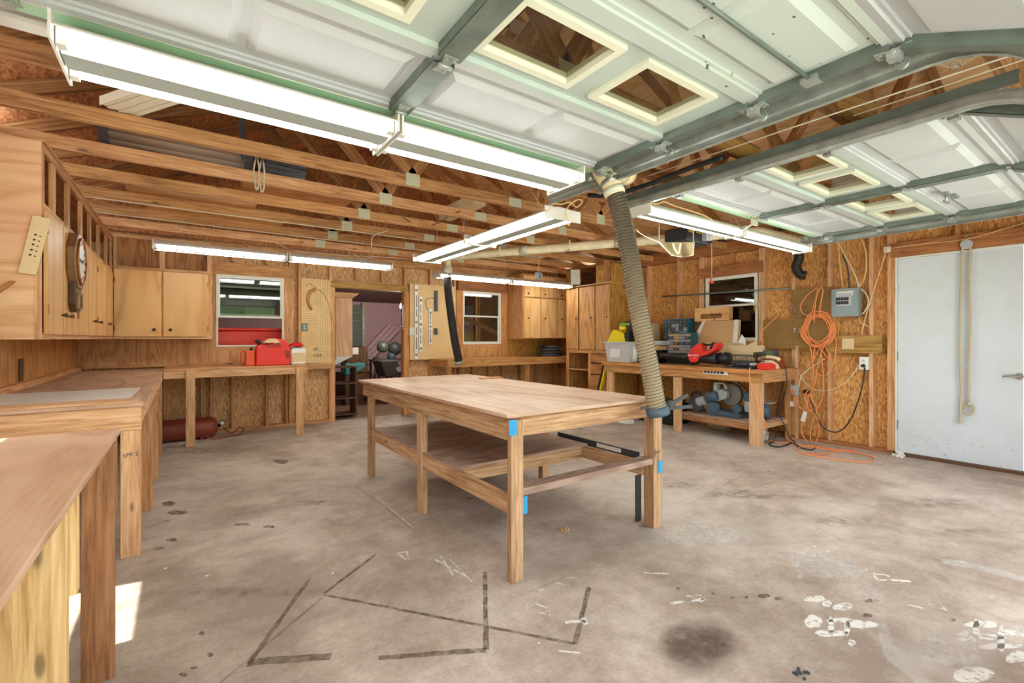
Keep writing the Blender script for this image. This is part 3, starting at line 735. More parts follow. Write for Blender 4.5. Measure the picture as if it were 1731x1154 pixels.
# ============================================================ OVERHEAD GARAGE DOORS
DZ = 2.30
def garage_door(x0, x1, loc_lab, fleck, lock):
    r = thing('garage_door', loc_lab, 'garage door', ((x0 + x1) / 2, 1.3, DZ), 'raised sectional garage doors')
    seams = [2.06, 1.565, 1.07, .565]; mid = (x0 + x1) / 2 - .02
    bays = [(x0 + .05, mid - .05), (mid + .05, x1 - .05)]
    def section(T, ya, yb, windows, mat, far=False):
        """built flat with y from ya (far) to yb (near); T maps points"""
        s = MB(); s.box(x0, yb, DZ + .022, x1, ya, DZ + .045)
        # folded edge rails
        for (p, q, z) in ((ya - .035, ya, DZ), (yb, yb + .03, DZ), (ya - .052, ya - .035, DZ + .012), (yb + .03, yb + .046, DZ + .012)):
            s.box(x0, p, z, x1, q, DZ + .022)
        cuts = []
        for bx0, bx1 in bays:
            w = (bx1 - bx0 - .09) / 2
            for k in range(2):
                a = bx0 + .03 + k * (w + .03)
                if windows: a = bx0 + (.020, .020 + (bx1 - bx0) * .49)[k]; w_ = (bx1 - bx0) * .37
                cuts.append((a, a + (w_ if windows else w)))
        if windows:
            s.bm.free(); s = MB(); wy0, wy1 = yb + .085, ya - .105
            s.box(x0, wy1, DZ + .022, x1, ya, DZ + .045); s.box(x0, yb, DZ + .022, x1, wy0, DZ + .045)
            xs = [x0] + [v for c in cuts for v in c] + [x1]
            for a, b in zip(xs[::2], xs[1::2]): s.box(a, wy0, DZ + .022, b, wy1, DZ + .045)
            for (p, q, z) in ((ya - .035, ya, DZ), (yb, yb + .03, DZ)): s.box(x0, p, z, x1, q, DZ + .022)
        else:
            for a, b in cuts:
                s.frustum(a, yb + .09, b, ya - .10, DZ + .022, DZ + .003, .030)
                s.frustum(a + .05, yb + .135, b - .05, ya - .145, DZ + .0028, DZ + .0150, .026)
        if T: bmesh.ops.transform(s.bm, matrix=T, verts=s.bm.verts[:])
        sec = s.build('door_section', mat, r)
        if windows:
            for a, b in cuts:
                f = MB(); g = .031
                for (p0, q0, p1, q1) in ((a - .012, wy0 - .012, b + .012, wy0 + g - .012), (a - .012, wy1 - g + .012, b + .012, wy1 + .012), (a - .012, wy0 + g - .012, a + g - .012, wy1 - g + .012), (b - g + .012, wy0 + g - .012, b + .012, wy1 - g + .012)):
                    f.box(p0, q0, DZ + .004, p1, q1, DZ + .05)
                if T: bmesh.ops.transform(f.bm, matrix=T, verts=f.bm.verts[:])
                fo = f.build('window_frame', 'cream', sec)
                p = MB(); p.box(a + .014, wy0 + .014, DZ + .028, b - .014, wy1 - .014, DZ + .032); p.build('pane', 'glass_door', sec)
        # stiles of folded steel, in a darker copy with their shade in the colour
        for nm, a, b, mt in (('end_stile', x0 + .002, x0 + .05, 'galv_dark'), ('centre_stile', mid - .045, mid + .045, 'galv_dark'), ('end_stile', x1 - .05, x1 - .002, 'galv_dark')):
            st = MB(); st.box(a, yb + .01, DZ - .022, b, ya - .03, DZ - .019)
            st.box(a, yb + .01, DZ - .022, a + .003, ya - .03, DZ + .022)
            st.box(b - .003, yb + .01, DZ - .022, b, ya - .03, DZ + .022)
            if T: bmesh.ops.transform(st.bm, matrix=T, verts=st.bm.verts[:])
            st.build(nm, mt, sec)
        return sec
    section(None, seams[0], seams[1], False, 'door_panel')
    section(None, seams[1], seams[2], True, 'door_trim')
    section(None, seams[2], seams[3], False, fleck)
    T = Matrix.Translation((0, seams[3], DZ)) @ Matrix.Rotation(math.radians(25), 4, 'X') @ Matrix.Translation((0, -seams[3], -DZ))
    section(T, seams[3], seams[3] - .495, False, 'door_panel')
    e = MB(); e.box(x0, 2.062, DZ + .004, x1, 2.14, DZ + .05); e.build('top_edge', 'mint', r)
    e = MB(); e.cyl((x0, 2.062, DZ + .004), (x1, 2.062, DZ + .004), .006, seg=8); e.build('bead', 'cream', r)
    # hinges with rollers at each seam
    for sx, roll in ((x0 + .026, -1), (mid, 0), (x1 - .026, 1)):
        for y in seams[1:] + [2.0]:
            h = MB(); z = DZ - .026
            h.prism([(sx - .028, y - .055, z), (sx + .028, y - .055, z), (sx + .016, y, z), (sx + .028, y + .055, z), (sx - .028, y + .055, z), (sx - .016, y, z)], (0, 0, .004))
            h.cyl((sx - .026, y, z - .006), (sx + .026, y, z - .006), .009, seg=10)
            for dx, dy in ((-.014, -.04), (.014, -.04), (-.014, .04), (.014, .04)): h.cyl((sx + dx, y + dy, z - .006), (sx + dx, y + dy, z), .006, seg=6)
            if roll:
                h.cyl((sx, y, z - .012), (sx + roll * .085, y, z - .012), .006, seg=8)
                h.cyl((sx + roll * .072, y, z - .012), (sx + roll * .09, y, z - .012), .023, seg=16)
                h.box(sx - .02, y - .02, z - .03, sx + .02, y + .02, z)
            h.build('hinge', 'galv', r)
    if lock:
        rod = MB(); rod.tube([(x0 + .9, .83, DZ - .01), (x1 - .02, .83, DZ - .01)], .008, 8); rod.build('lock_bar', 'galv_dark', r)
        b_ = MB(); b_.box(x1 - .07, .80, DZ - .024, x1 - .01, .86, DZ - .004); b_.build('lock_catch', 'galv', r)
    else:
        b_ = MB(); z = DZ - .004; cx_, cy_ = mid + .42, .93
        b_.box(cx_ - .05, cy_ - .02, z - .012, cx_ + .05, cy_ + .02, z + .02); b_.cyl((cx_, cy_, z - .06), (cx_, cy_, z), .008, seg=8)
        b_.beam((cx_ - .05, cy_, z - .06), (cx_ + .05, cy_, z - .06), .014, .012); b_.box(cx_ + .06, cy_ - .04, z - .01, cx_ + .17, cy_ + .0, z + .01)
        b_.build('lock_handle', 'steel', r)
    return r
gd1 = garage_door(-.46, 2.10, 'white sectional garage door raised over the left half, nearest the camera', 'door_fleck', True)
gd2 = garage_door(2.84, 5.36, 'white sectional garage door raised over the right half, beside the exit door', 'door_panel', False)

def track(x, side, lab, y1=2.62, angle_mat='galv'):
    """horizontal track that bends down to the opening; side = where the rollers enter"""
    r = thing('door_track', lab, 'track', (x, 1.6, DZ - .05), 'galvanized door tracks')
    pth = [(y, DZ - .038) for y in (y1, 2.0, 1.2, .50)] + [(.50 - .38 * math.sin(a), DZ - .038 - .38 * (1 - math.cos(a))) for a in [PI / 2 * k / 8 for k in range(1, 9)]] + [(.12, .05)]
    m = MB()
    sec = [(-.002, -.026), (.022, -.026), (.026, -.014), (.026, .014), (.022, .026), (-.002, .026)]
    prev = None; n = len(pth)
    for i, (y, z) in enumerate(pth):
        a = pth[max(i - 1, 0)]; b = pth[min(i + 1, n - 1)]; d = Vector((0, b[0] - a[0], b[1] - a[1])).normalized(); up = Vector((0, d.z, -d.y))
        ring = [Vector((x - side * sx, y, z)) + up * sz for sx, sz in sec]
        if prev:
            for k in range(5):
                m.face([prev[k], prev[k + 1], ring[k + 1], ring[k]])
        prev = ring
    ob = m.build('rail', 'galv', r, fixn=False)
    md = ob.modifiers.new('thick', 'SOLIDIFY'); md.thickness = .002
    # perforated angle iron above the rail
    A = MB(); X0 = x + (-side) * 0.03
    A.box(x - .002, .35, DZ - .012, x + .002, y1, DZ + .045); A.box(min(x, x + side * .04), .35, DZ + .041, max(x, x + side * .04), y1, DZ + .045)
    for k in range(12): A.cyl((x - side * .003, .5 + k * .17, DZ + .016), (x - side * .006, .5 + k * .17, DZ + .016), .006, seg=6)
    A.build('angle_iron', angle_mat, r)
    for y in (y1 - .06,):
        h = MB(); h.beam((x + side * .012, y, DZ + .0), (x + side * .012, y, ZW + .02), .004, .035, (0, 1, 0))
        for k in range(7): h.cyl((x + side * .015, y, DZ + .02 + k * .028), (x + side * .009, y, DZ + .02 + k * .028), .007, seg=6)
        h.build('hanger_strap', 'plate', r)
    for z in (.3, 1.0, 1.7): MB().box(x - .012, -.16, z, x + .016, .12, z + .05).build('jamb_bracket', 'galv', r)
    return r
track(2.195, -1, 'door track along the right edge of the left garage door', 2.66)
track(2.765, 1, 'door track along the left edge of the right garage door', 2.45, 'galv_dark')
track(5.445, -1, 'door track running out to the white exit door side', 2.30)
track(-.545, 1, 'door track at the far left edge of the left garage door', 2.35)
# roller carrier at the track end
m = MB(); m.box(2.215, 2.12, DZ - .10, 2.25, 2.17, DZ + .01); m.box(2.225, 2.0, DZ - .02, 2.235, 2.2, DZ + .05); m.cyl((2.15, 2.19, DZ - .0), (2.24, 2.19, DZ - .0), .02, seg=14)
m.box(2.16, 2.15, DZ + .0, 2.24, 2.155, DZ + .06)
m.build('roller_bracket', 'galv', gd1)
# arm bracket of the right door + struts to opener
m = MB(); m.box(4.03, 2.09, DZ - .06, 4.13, 2.10, DZ + .03); m.box(4.03, 2.05, DZ - .004, 4.13, 2.10, DZ + .004)
m.beam((4.08, 2.10, DZ - .04), (3.98, 2.22, DZ - .14), .03, .012); m.build('arm_bracket', 'plate', gd2)
# stretched cable and cords between the doors
g = thing('spring_cable', 'thin white cable running along the left track of the right door', 'cable', (2.7, 1.3, 2.36))
MB().tube([(2.66, 2.1, 2.39), (2.66, 1.2, 2.38), (2.66, .1, 2.36)], .004, 6).build('cable', 'wire_white', g)
MB().tube([(2.70, .9, 2.35), (2.66, .1, 2.33)], .003, 6).build('cable', 'wire_white', g)
g = tag(MB().tube(curve_pts([(2.66, 1.55, 2.345), (2.67, 1.8, 2.35), (2.66, 2.1, 2.33), (2.63, 2.42, 2.33), (2.56, 2.6, 2.36)]), .018, 8).build('black_hose', 'black'),
        'black extension spring lying along the track between the two garage doors', 'spring')
c = curve_pts([atZ(1570, 103, 2.42), atZ(1600, 112, 2.40), atZ(1616, 114, 2.40), atZ(1650, 95, 2.42), atZ(1672, 88, 2.45)])
k = MB().tube(c, .003, 6); p = atZ(1614, 112, 2.40)
for _ in range(5):
    k.tube([p + Vector((random.uniform(-.03, .03), random.uniform(-.02, .02), random.uniform(-.015, .015))) for _ in range(4)], .003, 5)
tag(k.build('knotted_string', 'rope'), 'frayed string knotted in the dark gap between the garage doors', 'string')
# round posts / braces seen in the gap between the doors
m = MB().cyl(atZ(1215, 232, 2.56), atZ(1275, 262, 2.48), .055, seg=14)
tag(m.build('roof_brace', 'treated'), 'short rounded wooden brace beside the black spring between the doors', 'brace')
m = MB().cyl(atZ(1400, 165, 2.62), atZ(1470, 195, 2.50), .06, seg=14)
tag(m.build('roof_brace', 'treated'), 'rounded wooden brace in the gap between the doors, nearer the exit door', 'brace')

# ============================================================ SHOP LIGHTS
def shop_light(lab, x0, x1, y, z, width=.30, axis='x', both=True, hang=None, up=2.52, wing=.03, cap='offwhite'):
    """two 4 ft halves end to end; local x runs along the lamp"""
    L = x1 - x0
    r = thing('shop_light', lab, 'shop light', (0, 0, 0), 'hanging fluorescent shop lights')
    def P(a, b, c): return (a, y + b, z + c) if axis == 'x' else (y + b, a, z + c)
    def bx(m, a0, a1, b0, b1, c0, c1):
        p, q = P(a0, b0, c0), P(a1, b1, c1); m.box(*[min(i, j) for i, j in zip(p, q)], *[max(i, j) for i, j in zip(p, q)])
    hw = width / 2
    half = L / 2
    for i in range(2):
        a0, a1 = x0 + i * half + .006, x0 + (i + 1) * half - .006
        h = MB()
        rw = hw * .34; prof = [(-hw, -.0 + .01), (-hw * .96, .018), (-rw - .012, .05), (-rw, -.012), (rw, -.012), (rw + .012, .05), (hw * .96, .018), (hw, .01), (hw, .016), (hw * .9, .03), (rw, .065), (-rw, .065), (-hw * .9, .03), (-hw, .016)]
        pts = [P(a0 + .01, b, c) for b, c in prof]; off = Vector(P(a1 - .01, 0, 0)) - Vector(P(a0 + .01, 0, 0))
        h.prism(pts, off)
        ho = h.build('reflector', cap, r)
        cb = MB(); bx(cb, a0 + .012, a1 - .012, -rw, rw, -.024, -.0125); cb.build('ballast_cover', 'grey_chan', r)
        for sgn in ((-1, 1) if both else (-1,)):
            b = sgn * hw * .70
            t = MB(); t.cyl(P(a0 + .035, b, -.006), P(a1 - .035, b, -.006), .019, seg=14); t.build('tube', 'tube', r)
            for e in (a0 + .012, a1 - .036):
                k = MB(); bx(k, e, e + .024, b - .02, b + .02, -.03, .03); k.build('socket', 'offwhite', r)
        for e in (a0, a1 - .008):
            k = MB(); bx(k, e, e + .008, -hw - .012, hw + .012, -.035, .055)
            k.build('end_plate', cap, r)
    for a in (hang if hang else (x0 + .25, x1 - .25)):
        tp = Vector(P(a, 0, up - z)); cy_ = min((3.61 + .63 * q for q in range(-5, 6)), key=lambda t_: abs(t_ - tp.y)); tp.y = cy_ - .021 if cy_ > tp.y else cy_ + .021
        k = MB(); mid = Vector(P(a, 0, .12)).lerp(tp, .35)
        k.tube([P(a, -.05, .06), mid, P(a, .05, .06)], .002, 5)
        k.tube([mid, tp], .0022, 5); k.build('hanging_wire', 'wire_white', r)
    return r
shop_light('long bright shop light just below the near garage door edge, top left', -.35, 1.95, 2.17, 2.218, .32, 'x', hang=(-.05, .6, 1.2, 1.85))
shop_light('shop light in the middle of the room pointing to the back wall', 2.70, 5.18, 2.40, 2.20, .34, 'y', hang=(3.04, 4.28, 4.90))
shop_light('shop light hanging over the left window and the red gas can', -.26, 2.21, 5.88, 2.175, .20, 'x')
shop_light('shop light hanging before the back window and the upper cabinets', 2.98, 5.56, 6.14, 2.165, .22, 'x', hang=(3.3, 4.2, 5.3))
shop_light('shop light beside the big tan hose, below the right garage door edge', 2.75, 5.40, 2.26, 2.195, .17, 'x', hang=(2.9, 4.05, 5.2))

# ============================================================ WORKBENCHES
def part(name, mat, parent, *b, **k):
    bev = k.pop('bevel', 0)
    return MB().box(*b, **k).build(name, mat, parent, bevel=bev)
BZ = .88
# long bench down the left wall
w = thing('workbench', 'long wooden workbench down the left wall with a white sheet on its near end', 'workbench', (-.6, 5.2, 0), 'built-in workbenches')
part('benchtop', 'bench_ply', w, XL, 3.42, BZ - .02, -.19, YB - .03, BZ, bevel=.002)
part('apron', 'leg_pale', w, XL, 3.43, BZ - .155, -.20, 3.468, BZ - .021, bevel=.003)
part('apron', 'leg_pale', w, -.232, 3.47, BZ - .11, -.196, 6.6, BZ - .021)
part('side_rail', 'lumber', w, XL, 3.47, BZ, XL + .04, YB - .05, BZ + .045)
part('cross_rail', 'lumber', w, XL, 5.2, BZ - .10, -.24, 5.24, BZ - .021)
part('leg', 'leg_pale', w, -.293, 3.425, 0, -.203, 3.463 - .035 + .004, BZ - .022 - .134, grain=2, bevel=.003)
for y in (4.28, 5.19, 6.10):
    part('leg', 'lumber', w, -.275, y, 0, -.185, y + .038, BZ - .112, grain=2)
part('leg', 'lumber', w, -.24, 3.47, .0, -.205, 3.56, BZ - .12, grain=2)
# stamp on the leg
# near bench
w = thing('workbench', 'low-sided plywood workbench nearest the camera at the bottom left', 'workbench', (-.6, 1.6, 0), 'built-in workbenches')
part('benchtop', 'bench_ply', w, XL, .30, .855, -.215, 2.53, .875, bevel=.003)
part('leg', 'leg_brown', w, -.301, 2.245, 0, -.209, 2.283, .854, grain=2, bevel=.003)
part('leg', 'leg_yellow', w, -.352, 1.56, 0, -.235, 1.60, .854, grain=2, bevel=.003)
part('leg', 'leg_yellow', w, -.245, 1.602, .60, -.222, 1.64, .854, grain=2)
part('leg', 'leg_brown', w, -.222, 2.40, .55, -.218, 2.44, .854, grain=2)
part('back_rail', 'lumber', w, XL, .5, .76, XL + .04, 2.5, .854)
# back-left bench
w = thing('workbench', 'narrow wooden workbench below the left window, holding the red gas can', 'workbench', (.6, 6.9, 0), 'built-in workbenches')
part('benchtop', 'lumber', w, -.188, 6.60, BZ - .0, 1.34, YB - .03, BZ + .018, bevel=.002)
part('apron', 'leg_pale', w, -.188, 6.56, BZ - .09, 1.30, 6.598, BZ - .002, bevel=.002)
part('back_rail', 'lumber', w, -.95, YB - .028, BZ + .019, 1.36, YB - .014, BZ + .05)
for x in (.065, 1.235): part('leg', 'leg_pale', w, x - .045, 6.50 + .03, 0, x + .045, 6.558, BZ - .003 if x > 1 else BZ - .003, grain=2, bevel=.002)
part('end_rail', 'lumber', w, 1.30, 6.60, BZ - .09, 1.34, YB, BZ - .002)
# back-right bench
w = thing('workbench', 'narrow wooden workbench under the back window, ending at the tall cabinet', 'workbench', (4.8, 6.9, 0), 'built-in workbenches')
part('benchtop', 'honey_ply', w, 3.42, 6.60, BZ + .01, XR, YB - .014, BZ + .03, grain=0)
part('apron', 'honey_ply', w, 3.42, 6.58, BZ - .09, XR, 6.618, BZ + .009, grain=0)
for x in (3.46, 5.02): part('leg', 'lumber_gold', w, x - .045, 6.62, 0, x + .045, 6.66, BZ + .008, grain=2)
part('end_rail', 'lumber_gold', w, 3.42, 6.62, BZ - .09, 3.46, YB, BZ + .009)

# right-hand bench with tools
RZ = .885
w = thing('workbench', 'deep wooden workbench along the right wall, cluttered with tools, with a lower shelf', 'workbench', (5.85, 3.9, 0), 'built-in workbenches')
part('benchtop', 'honey_ply', w, 5.425, 2.66, RZ - .02, XR - .03, 5.18, RZ, grain=1, bevel=.002)
part('benchtop_edge', 'lumber_gold', w, 5.40, 2.66, RZ - .045, 5.424, 5.18, RZ)
part('apron', 'honey_ply', w, 5.43, 2.72, RZ - .15, 5.468, 5.16, RZ - .047, grain=1)
part('apron', 'lumber', w, 5.47, 2.70, RZ - .15, XR - .03, 2.738, RZ - .021)
part('leg', 'leg_pale', w, 5.428, 2.74, 0, 5.466, 2.85, RZ - .155, grain=2, bevel=.002)
part('leg', 'leg_pale', w, 5.47, 2.742, 0, 5.56, 2.78, RZ - .155, grain=2)
part('leg', 'leg_pale', w, 5.428, 3.77, 0, 5.466, 3.885, RZ - .155, grain=2, bevel=.002)
part('leg', 'leg_pale', w, 5.44, 4.99, 0, 5.49, 5.11, RZ - .155, grain=2, bevel=.002)
part('leg', 'lumber_gold', w, 6.15, 2.74, 0, 6.24, 2.778, RZ - .155, grain=2)
part('leg', 'lumber_gold', w, 6.17, 3.82, 0, 6.235, 3.95, RZ - .022, grain=2)
part('lower_shelf', 'shelf_ply', w, 5.469, 2.78, .245, XR - .03, 3.79, .262, grain=1)
part('shelf_rail', 'leg_brown', w, 5.47, 2.86, .17, 5.505, 3.765, .243, grain=1)
part('shelf_rail', 'leg_pale', w, 5.56, 2.742, .19, 6.148, 2.778, .244)
# ============================================================ CENTRE TABLE
t = thing('work_table', 'large freestanding wooden work table in mid-floor, blue tape on its corners', 'table', (1.95, 3.1, 0))
TZ = .862
part('tabletop', 'table_ply', t, 1.345, 1.945, TZ - .02, 2.535, 4.42, TZ, grain=1, bevel=.002)
part('underlayer', 'leg_brown', t, 1.352, 1.955, TZ - .03, 2.528, 4.41, TZ - .021, grain=1)
part('apron', 'table_wood', t, 1.372, 1.97, TZ - .14, 1.41, 4.36, TZ - .031)
part('apron', 'table_wood', t, 1.412, 1.967, TZ - .125, 2.512, 2.005, TZ - .031)
part('apron', 'table_wood', t, 2.478, 2.01, TZ - .125, 2.514, 4.36, TZ - .031)
part('apron', 'table_wood', t, 1.412, 4.322, TZ - .14, 2.476, 4.36, TZ - .031)
lg = [(1.355, 1.968, 1.435, 2.01), (1.372, 3.06, 1.425, 3.13), (1.372, 4.17, 1.425, 4.23), (2.516, 1.95, 2.606, 2.03), (2.545, 3.14, 2.62, 3.20), (2.516, 4.17, 2.59, 4.25)]
for i, (x0, y0, x1, y1) in enumerate(lg):
    top = TZ - .142 if i in (0, 1, 2) else TZ - .033
    if i == 0: part('leg', 'table_wood', t, 1.36, 1.93, 0, 1.437, 1.966, TZ - .032, grain=2, bevel=.003)
    else: part('leg', 'table_wood', t, x0, y0, 0, x1, y1, top, grain=2, bevel=.003)
for y0 in (1.95, 3.14): pass
part('side_rail', 'table_wood', t, 1.385, 1.968, .335, 1.423, 4.16, .425)
part('side_rail', 'table_wood', t, 2.506, 2.035, .335, 2.544, 4.16, .425)
part('stretcher', 'shelf_ply', t, 1.424, 1.955, .425, 2.514, 2.045, .463, grain=0, bevel=.002)
part('cross_rail', 'table_wood', t, 1.424, 2.60, .335, 2.505, 2.64, .425)
part('cross_rail', 'table_wood', t, 1.424, 4.11, .335, 2.505, 4.15, .425)
part('shelf', 'shelf_ply', t, 1.386, 2.58, .4255, 2.54, 3.33, .440, grain=0)
part('shelf', 'shelf_ply', t, 1.386, 3.335, .4255, 2.54, 4.15, .442, grain=0)
def tape(x0, y0, z0, x1, y1, z1):
    o = part('corner_tape', 'tape', t, x0, y0, z0, x1, y1, z1); o['label'] = 'bright blue tape'
tape(1.345, 1.927, .762, 1.362, 1.9295, .835); tape(1.355, 1.9, .762, 1.3585, 1.966, .835) if 0 else None
tape(1.352, 1.926, .755, 1.392, 1.9295, .835)
tape(1.438, 1.95, .33, 1.478, 1.954, .422)
tape(2.56, 1.946, .36, 2.602, 1.9495, .44)
# ============================================================ CABINETS
def knob(p, d, parent, mat='wire_brown', r=.014):
    p = Vector(p); d = Vector(d)
    MB().lathe(p, d, [(0, .007), (.012, .006), (.016, r), (.026, r), (.031, r * .5)], 12).build('knob', mat, parent)
def hinge(p, parent, sx=(0, .018, .05)):
    p = Vector(p); h = Vector(sx) / 2
    MB().box(*(p - h), *(p + h)).build('hinge', 'copper', parent)
# left wall upper cabinet
XF = -.66
c = thing('wall_cabinet', 'long row of plywood cabinets on the left wall, a clock on its doors', 'cabinet', (-.83, 5.2, 1.245), 'upper wall cabinets')
part('end_panel', 'pink_ply', c, XL - .01, 3.70, 1.245, XF - .001, 3.718, 2.372, grain=0)
part('end_trim', 'leg_pale', c, XF - .028, 3.694, 1.245, XF - .0, 3.6995, 1.72, grain=2)
part('bottom_panel', 'tan_ply', c, XL - .01, 3.72, 1.245, XF - .02, YB - .02, 1.262, grain=1)
part('back_panel', 'brown_ply', c, XL - .012, 3.72, 1.263, XL - .001, YB - .02, 2.42, grain=1)
part('shelf', 'brown_ply', c, XL, 3.72, 1.99, XF - .022, 6.92, 2.005, grain=1)
part('bottom_rail', 'leg_pale', c, XF - .02, 3.72, 1.245, XF, 6.90, 1.285)
part('middle_rail', 'lumber', c, XF - .02, 3.72, 1.955, XF, 6.90, 2.035)
part('top_rail', 'lumber', c, XF - .02, 3.72, 2.33, XF, 6.90, 2.375)
part('top_panel', 'tan_ply', c, XL, 3.72, 2.376, XF + .012, YB - .02, 2.39, grain=1)
for a, b in ((3.722, 3.775), (3.98, 4.13), (4.43, 4.62), (4.93, 5.08), (5.37, 5.58), (5.88, 6.06), (6.42, 6.60), (6.84, 6.905)):
    part('stile', 'lumber', c, XF - .019, a + .0, 2.036, XF - .001, a + .09 if b - a > .1 else b, 2.329, grain=2)
drs = [(3.735, 4.165, 4.12, 1), (4.195, 4.66, 4.33, -1), (4.69, 5.15, 0, 1), (5.18, 5.625, 5.37, -1), (5.655, 6.19, 5.71, 1), (6.22, 6.76, 6.33, -1)]
for a, b, k, s in drs:
    d = part('door', 'door_ply', c, XF + .001, a, 1.275, XF + .019, b, 1.985, grain=2, bevel=.002)
    if k: knob((XF + .019, k, 1.40), (1, 0, 0), d)
    hy = a + .01 if s > 0 else b - .01
    hinge((XF + .021, hy, 1.42), d, (.004, .018, .05)); hinge((XF + .021, hy, 1.88), d, (.004, .018, .05))
for y, z in ((6.12, 2.12), (6.30, 2.10)): # little white bottles on the open ledge
    m = MB().lathe((XF - .06, y, 2.0055), (0, 0, 1), [(0, .016), (.07, .016), (.085, .007), (.10, .007)], 10)
    tag(m.build('small_bottle', 'white'), 'small white bottle in an upper opening of the left cabinets, ' + ('nearer' if y < 6.2 else 'farther'), 'bottle', 'small bottles in the left cabinet')
# back wall upper cabinet, left
YF = 6.93
c = thing('wall_cabinet', 'two-door plywood wall cabinet left of the red cooler window, with plywood-backed openings above', 'cabinet', (-.18, 7.1, 1.245), 'upper wall cabinets')
part('side_panel', 'lumber', c, .272, YF + .02, 1.245, .290, YB - .002, 2.45, grain=2)
part('bottom_panel', 'tan_ply', c, XF + .002, YF + .02, 1.245, .271, YB - .016, 1.262)
part('back_panel', 'brown_ply', c, XF + .002, YF + .22, 2.0, .271, YF + .232, 2.45, grain=2)  # darker ply puts the shade of the open recess into the colour
part('bottom_rail', 'leg_pale', c, XF + .002, YF, 1.245, .29, YF + .019, 1.288)
part('middle_rail', 'lumber', c, XF + .002, YF, 2.035, .29, YF + .019, 2.085)
part('top_rail', 'leg_pale', c, XF + .002, YF, 2.41, .29, YF + .019, 2.45)
for a, b in ((-.655, -.625), (-.232, -.185), (.238, .29)):
    part('stile', 'lumber', c, a, YF, 1.289, b, YF + .019, 2.034, grain=2)
    part('stile', 'leg_pale', c, a, YF, 2.086, b, YF + .019, 2.409, grain=2)
for a, b, k in ((-.648, -.218, -.285), (-.198, .248, -.13)):
    d = part('door', 'door_ply', c, a, YF - .019, 1.275, b, YF - .001, 2.045, grain=2, bevel=.002)
    knob((k, YF - .019, 1.355), (0, -1, 0), d, 'print', .018)
    hx = -.645 if a < -.4 else .245
    for z in (1.37, 1.92): hinge((hx, YF - .021, z), d, (.018, .004, .06))
# back wall upper cabinet, right
YG = 6.745
c = thing('wall_cabinet', 'plywood wall cabinet with small doors over tall doors, right of the back window', 'cabinet', (5.6, 7.0, 1.24), 'upper wall cabinets')
part('side_panel', 'brown_ply', c, 5.003, YG, 1.24, 5.021, YB - .014, 2.43, grain=2)
part('bottom_panel', 'honey_ply', c, 5.022, YG + .02, 1.24, XR, YB - .014, 1.258)
for a, b in ((5.022, 5.045), (5.39, 5.43), (5.79, 5.85), (6.22, 6.27)): part('stile', 'honey_ply', c, a, YG, 1.24, b, YG + .019, 2.43, grain=2)
part('middle_rail', 'honey_ply', c, 5.022, YG + .0195, 1.985, XR, YG + .03, 2.03)
part('top_rail', 'honey_ply', c, 5.022, YG + .0195, 2.38, XR, YG + .03, 2.43)
for a, b in ((5.03, 5.40), (5.425, 5.80), (5.835, 6.25)):
    for z0, z1, kz in ((1.262, 1.99, 1.62), (2.012, 2.40, 2.07)):
        d = part('door', 'door_ply', c, a, YG - .019, z0, b, YG - .001, z1, grain=2)
        knob(((a + .08), YG - .019, kz), (0, -1, 0), d, 'print', .015)
# tall cabinet in the right corner
XT = 5.62; ya, yb = 5.19, 6.25
c = thing('tall_cabinet', 'tall plywood cabinet in the far right corner, open shelves and drawers below its doors', 'cabinet', (5.95, 5.7, 0))
part('side_panel', 'yellow_ply', c, XT, ya, .0, XR - .002, ya + .018, 2.30, grain=2)
part('side_panel', 'honey_ply', c, XT, yb - .018, .0, XR - .002, yb, 2.30, grain=2)
part('divider', 'honey_ply', c, XT + .002, 5.66, .06, XR - .1, 5.678, 1.02, grain=2)
part('back_panel', 'yellow_ply', c, XR - .1, ya + .02, .0, XR - .088, yb - .02, 2.30, grain=2)
part('shelf', 'honey_ply', c, XT + .01, ya + .02, 1.03, XR - .101, yb - .02, 1.05, grain=1)
part('shelf', 'honey_ply', c, XT + .01, 5.68, .70, XR - .101, yb - .02, .72, grain=1)
part('shelf', 'honey_ply', c, XT + .01, 5.68, .36, XR - .101, yb - .02, .38, grain=1)
part('shelf', 'honey_ply', c, XT + .01, ya + .02, .06, XR - .101, yb - .02, .08, grain=1)
part('face_rail', 'honey_ply', c, XT - .004, ya, 1.0, XT + .009, yb, 1.06, grain=1)
part('face_stile', 'honey_ply', c, XT - .004, yb - .07, 0, XT + .009, yb, 1.0, grain=2)
part('face_stile', 'honey_ply', c, XT - .004, 5.64, 0, XT + .009, 5.70, .999, grain=2)
part('top_panel', 'honey_ply', c, XT - .012, ya - .01, 2.145, XR - .002, yb, 2.17, grain=1)
for a, b, k in ((5.93, 6.235, 5.97), (5.535, 5.90, 5.60), (5.195, 5.515, 5.25)):
    d = part('door', 'honey_ply', c, XT - .019, a, 1.065, XT - .001, b, 2.13, grain=2, bevel=.002)
    knob((XT - .019, k, 1.60), (-1, 0, 0), d, 'wire_brown', .014)
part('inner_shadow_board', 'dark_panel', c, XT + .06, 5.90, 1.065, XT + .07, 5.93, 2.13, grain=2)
for z0, z1 in ((.09, .36), (.38, .64), (.66, .83), (.85, .99)):
    d = part('drawer', 'brown_ply', c, XT - .016, ya + .01, z0, XT - .005, 5.635, z1, grain=1, bevel=.002)
    if z0 > .3 and z0 < .5: knob((XT - .016, 5.42, z1 - .04), (-1, 0, 0), d, 'steel', .012)
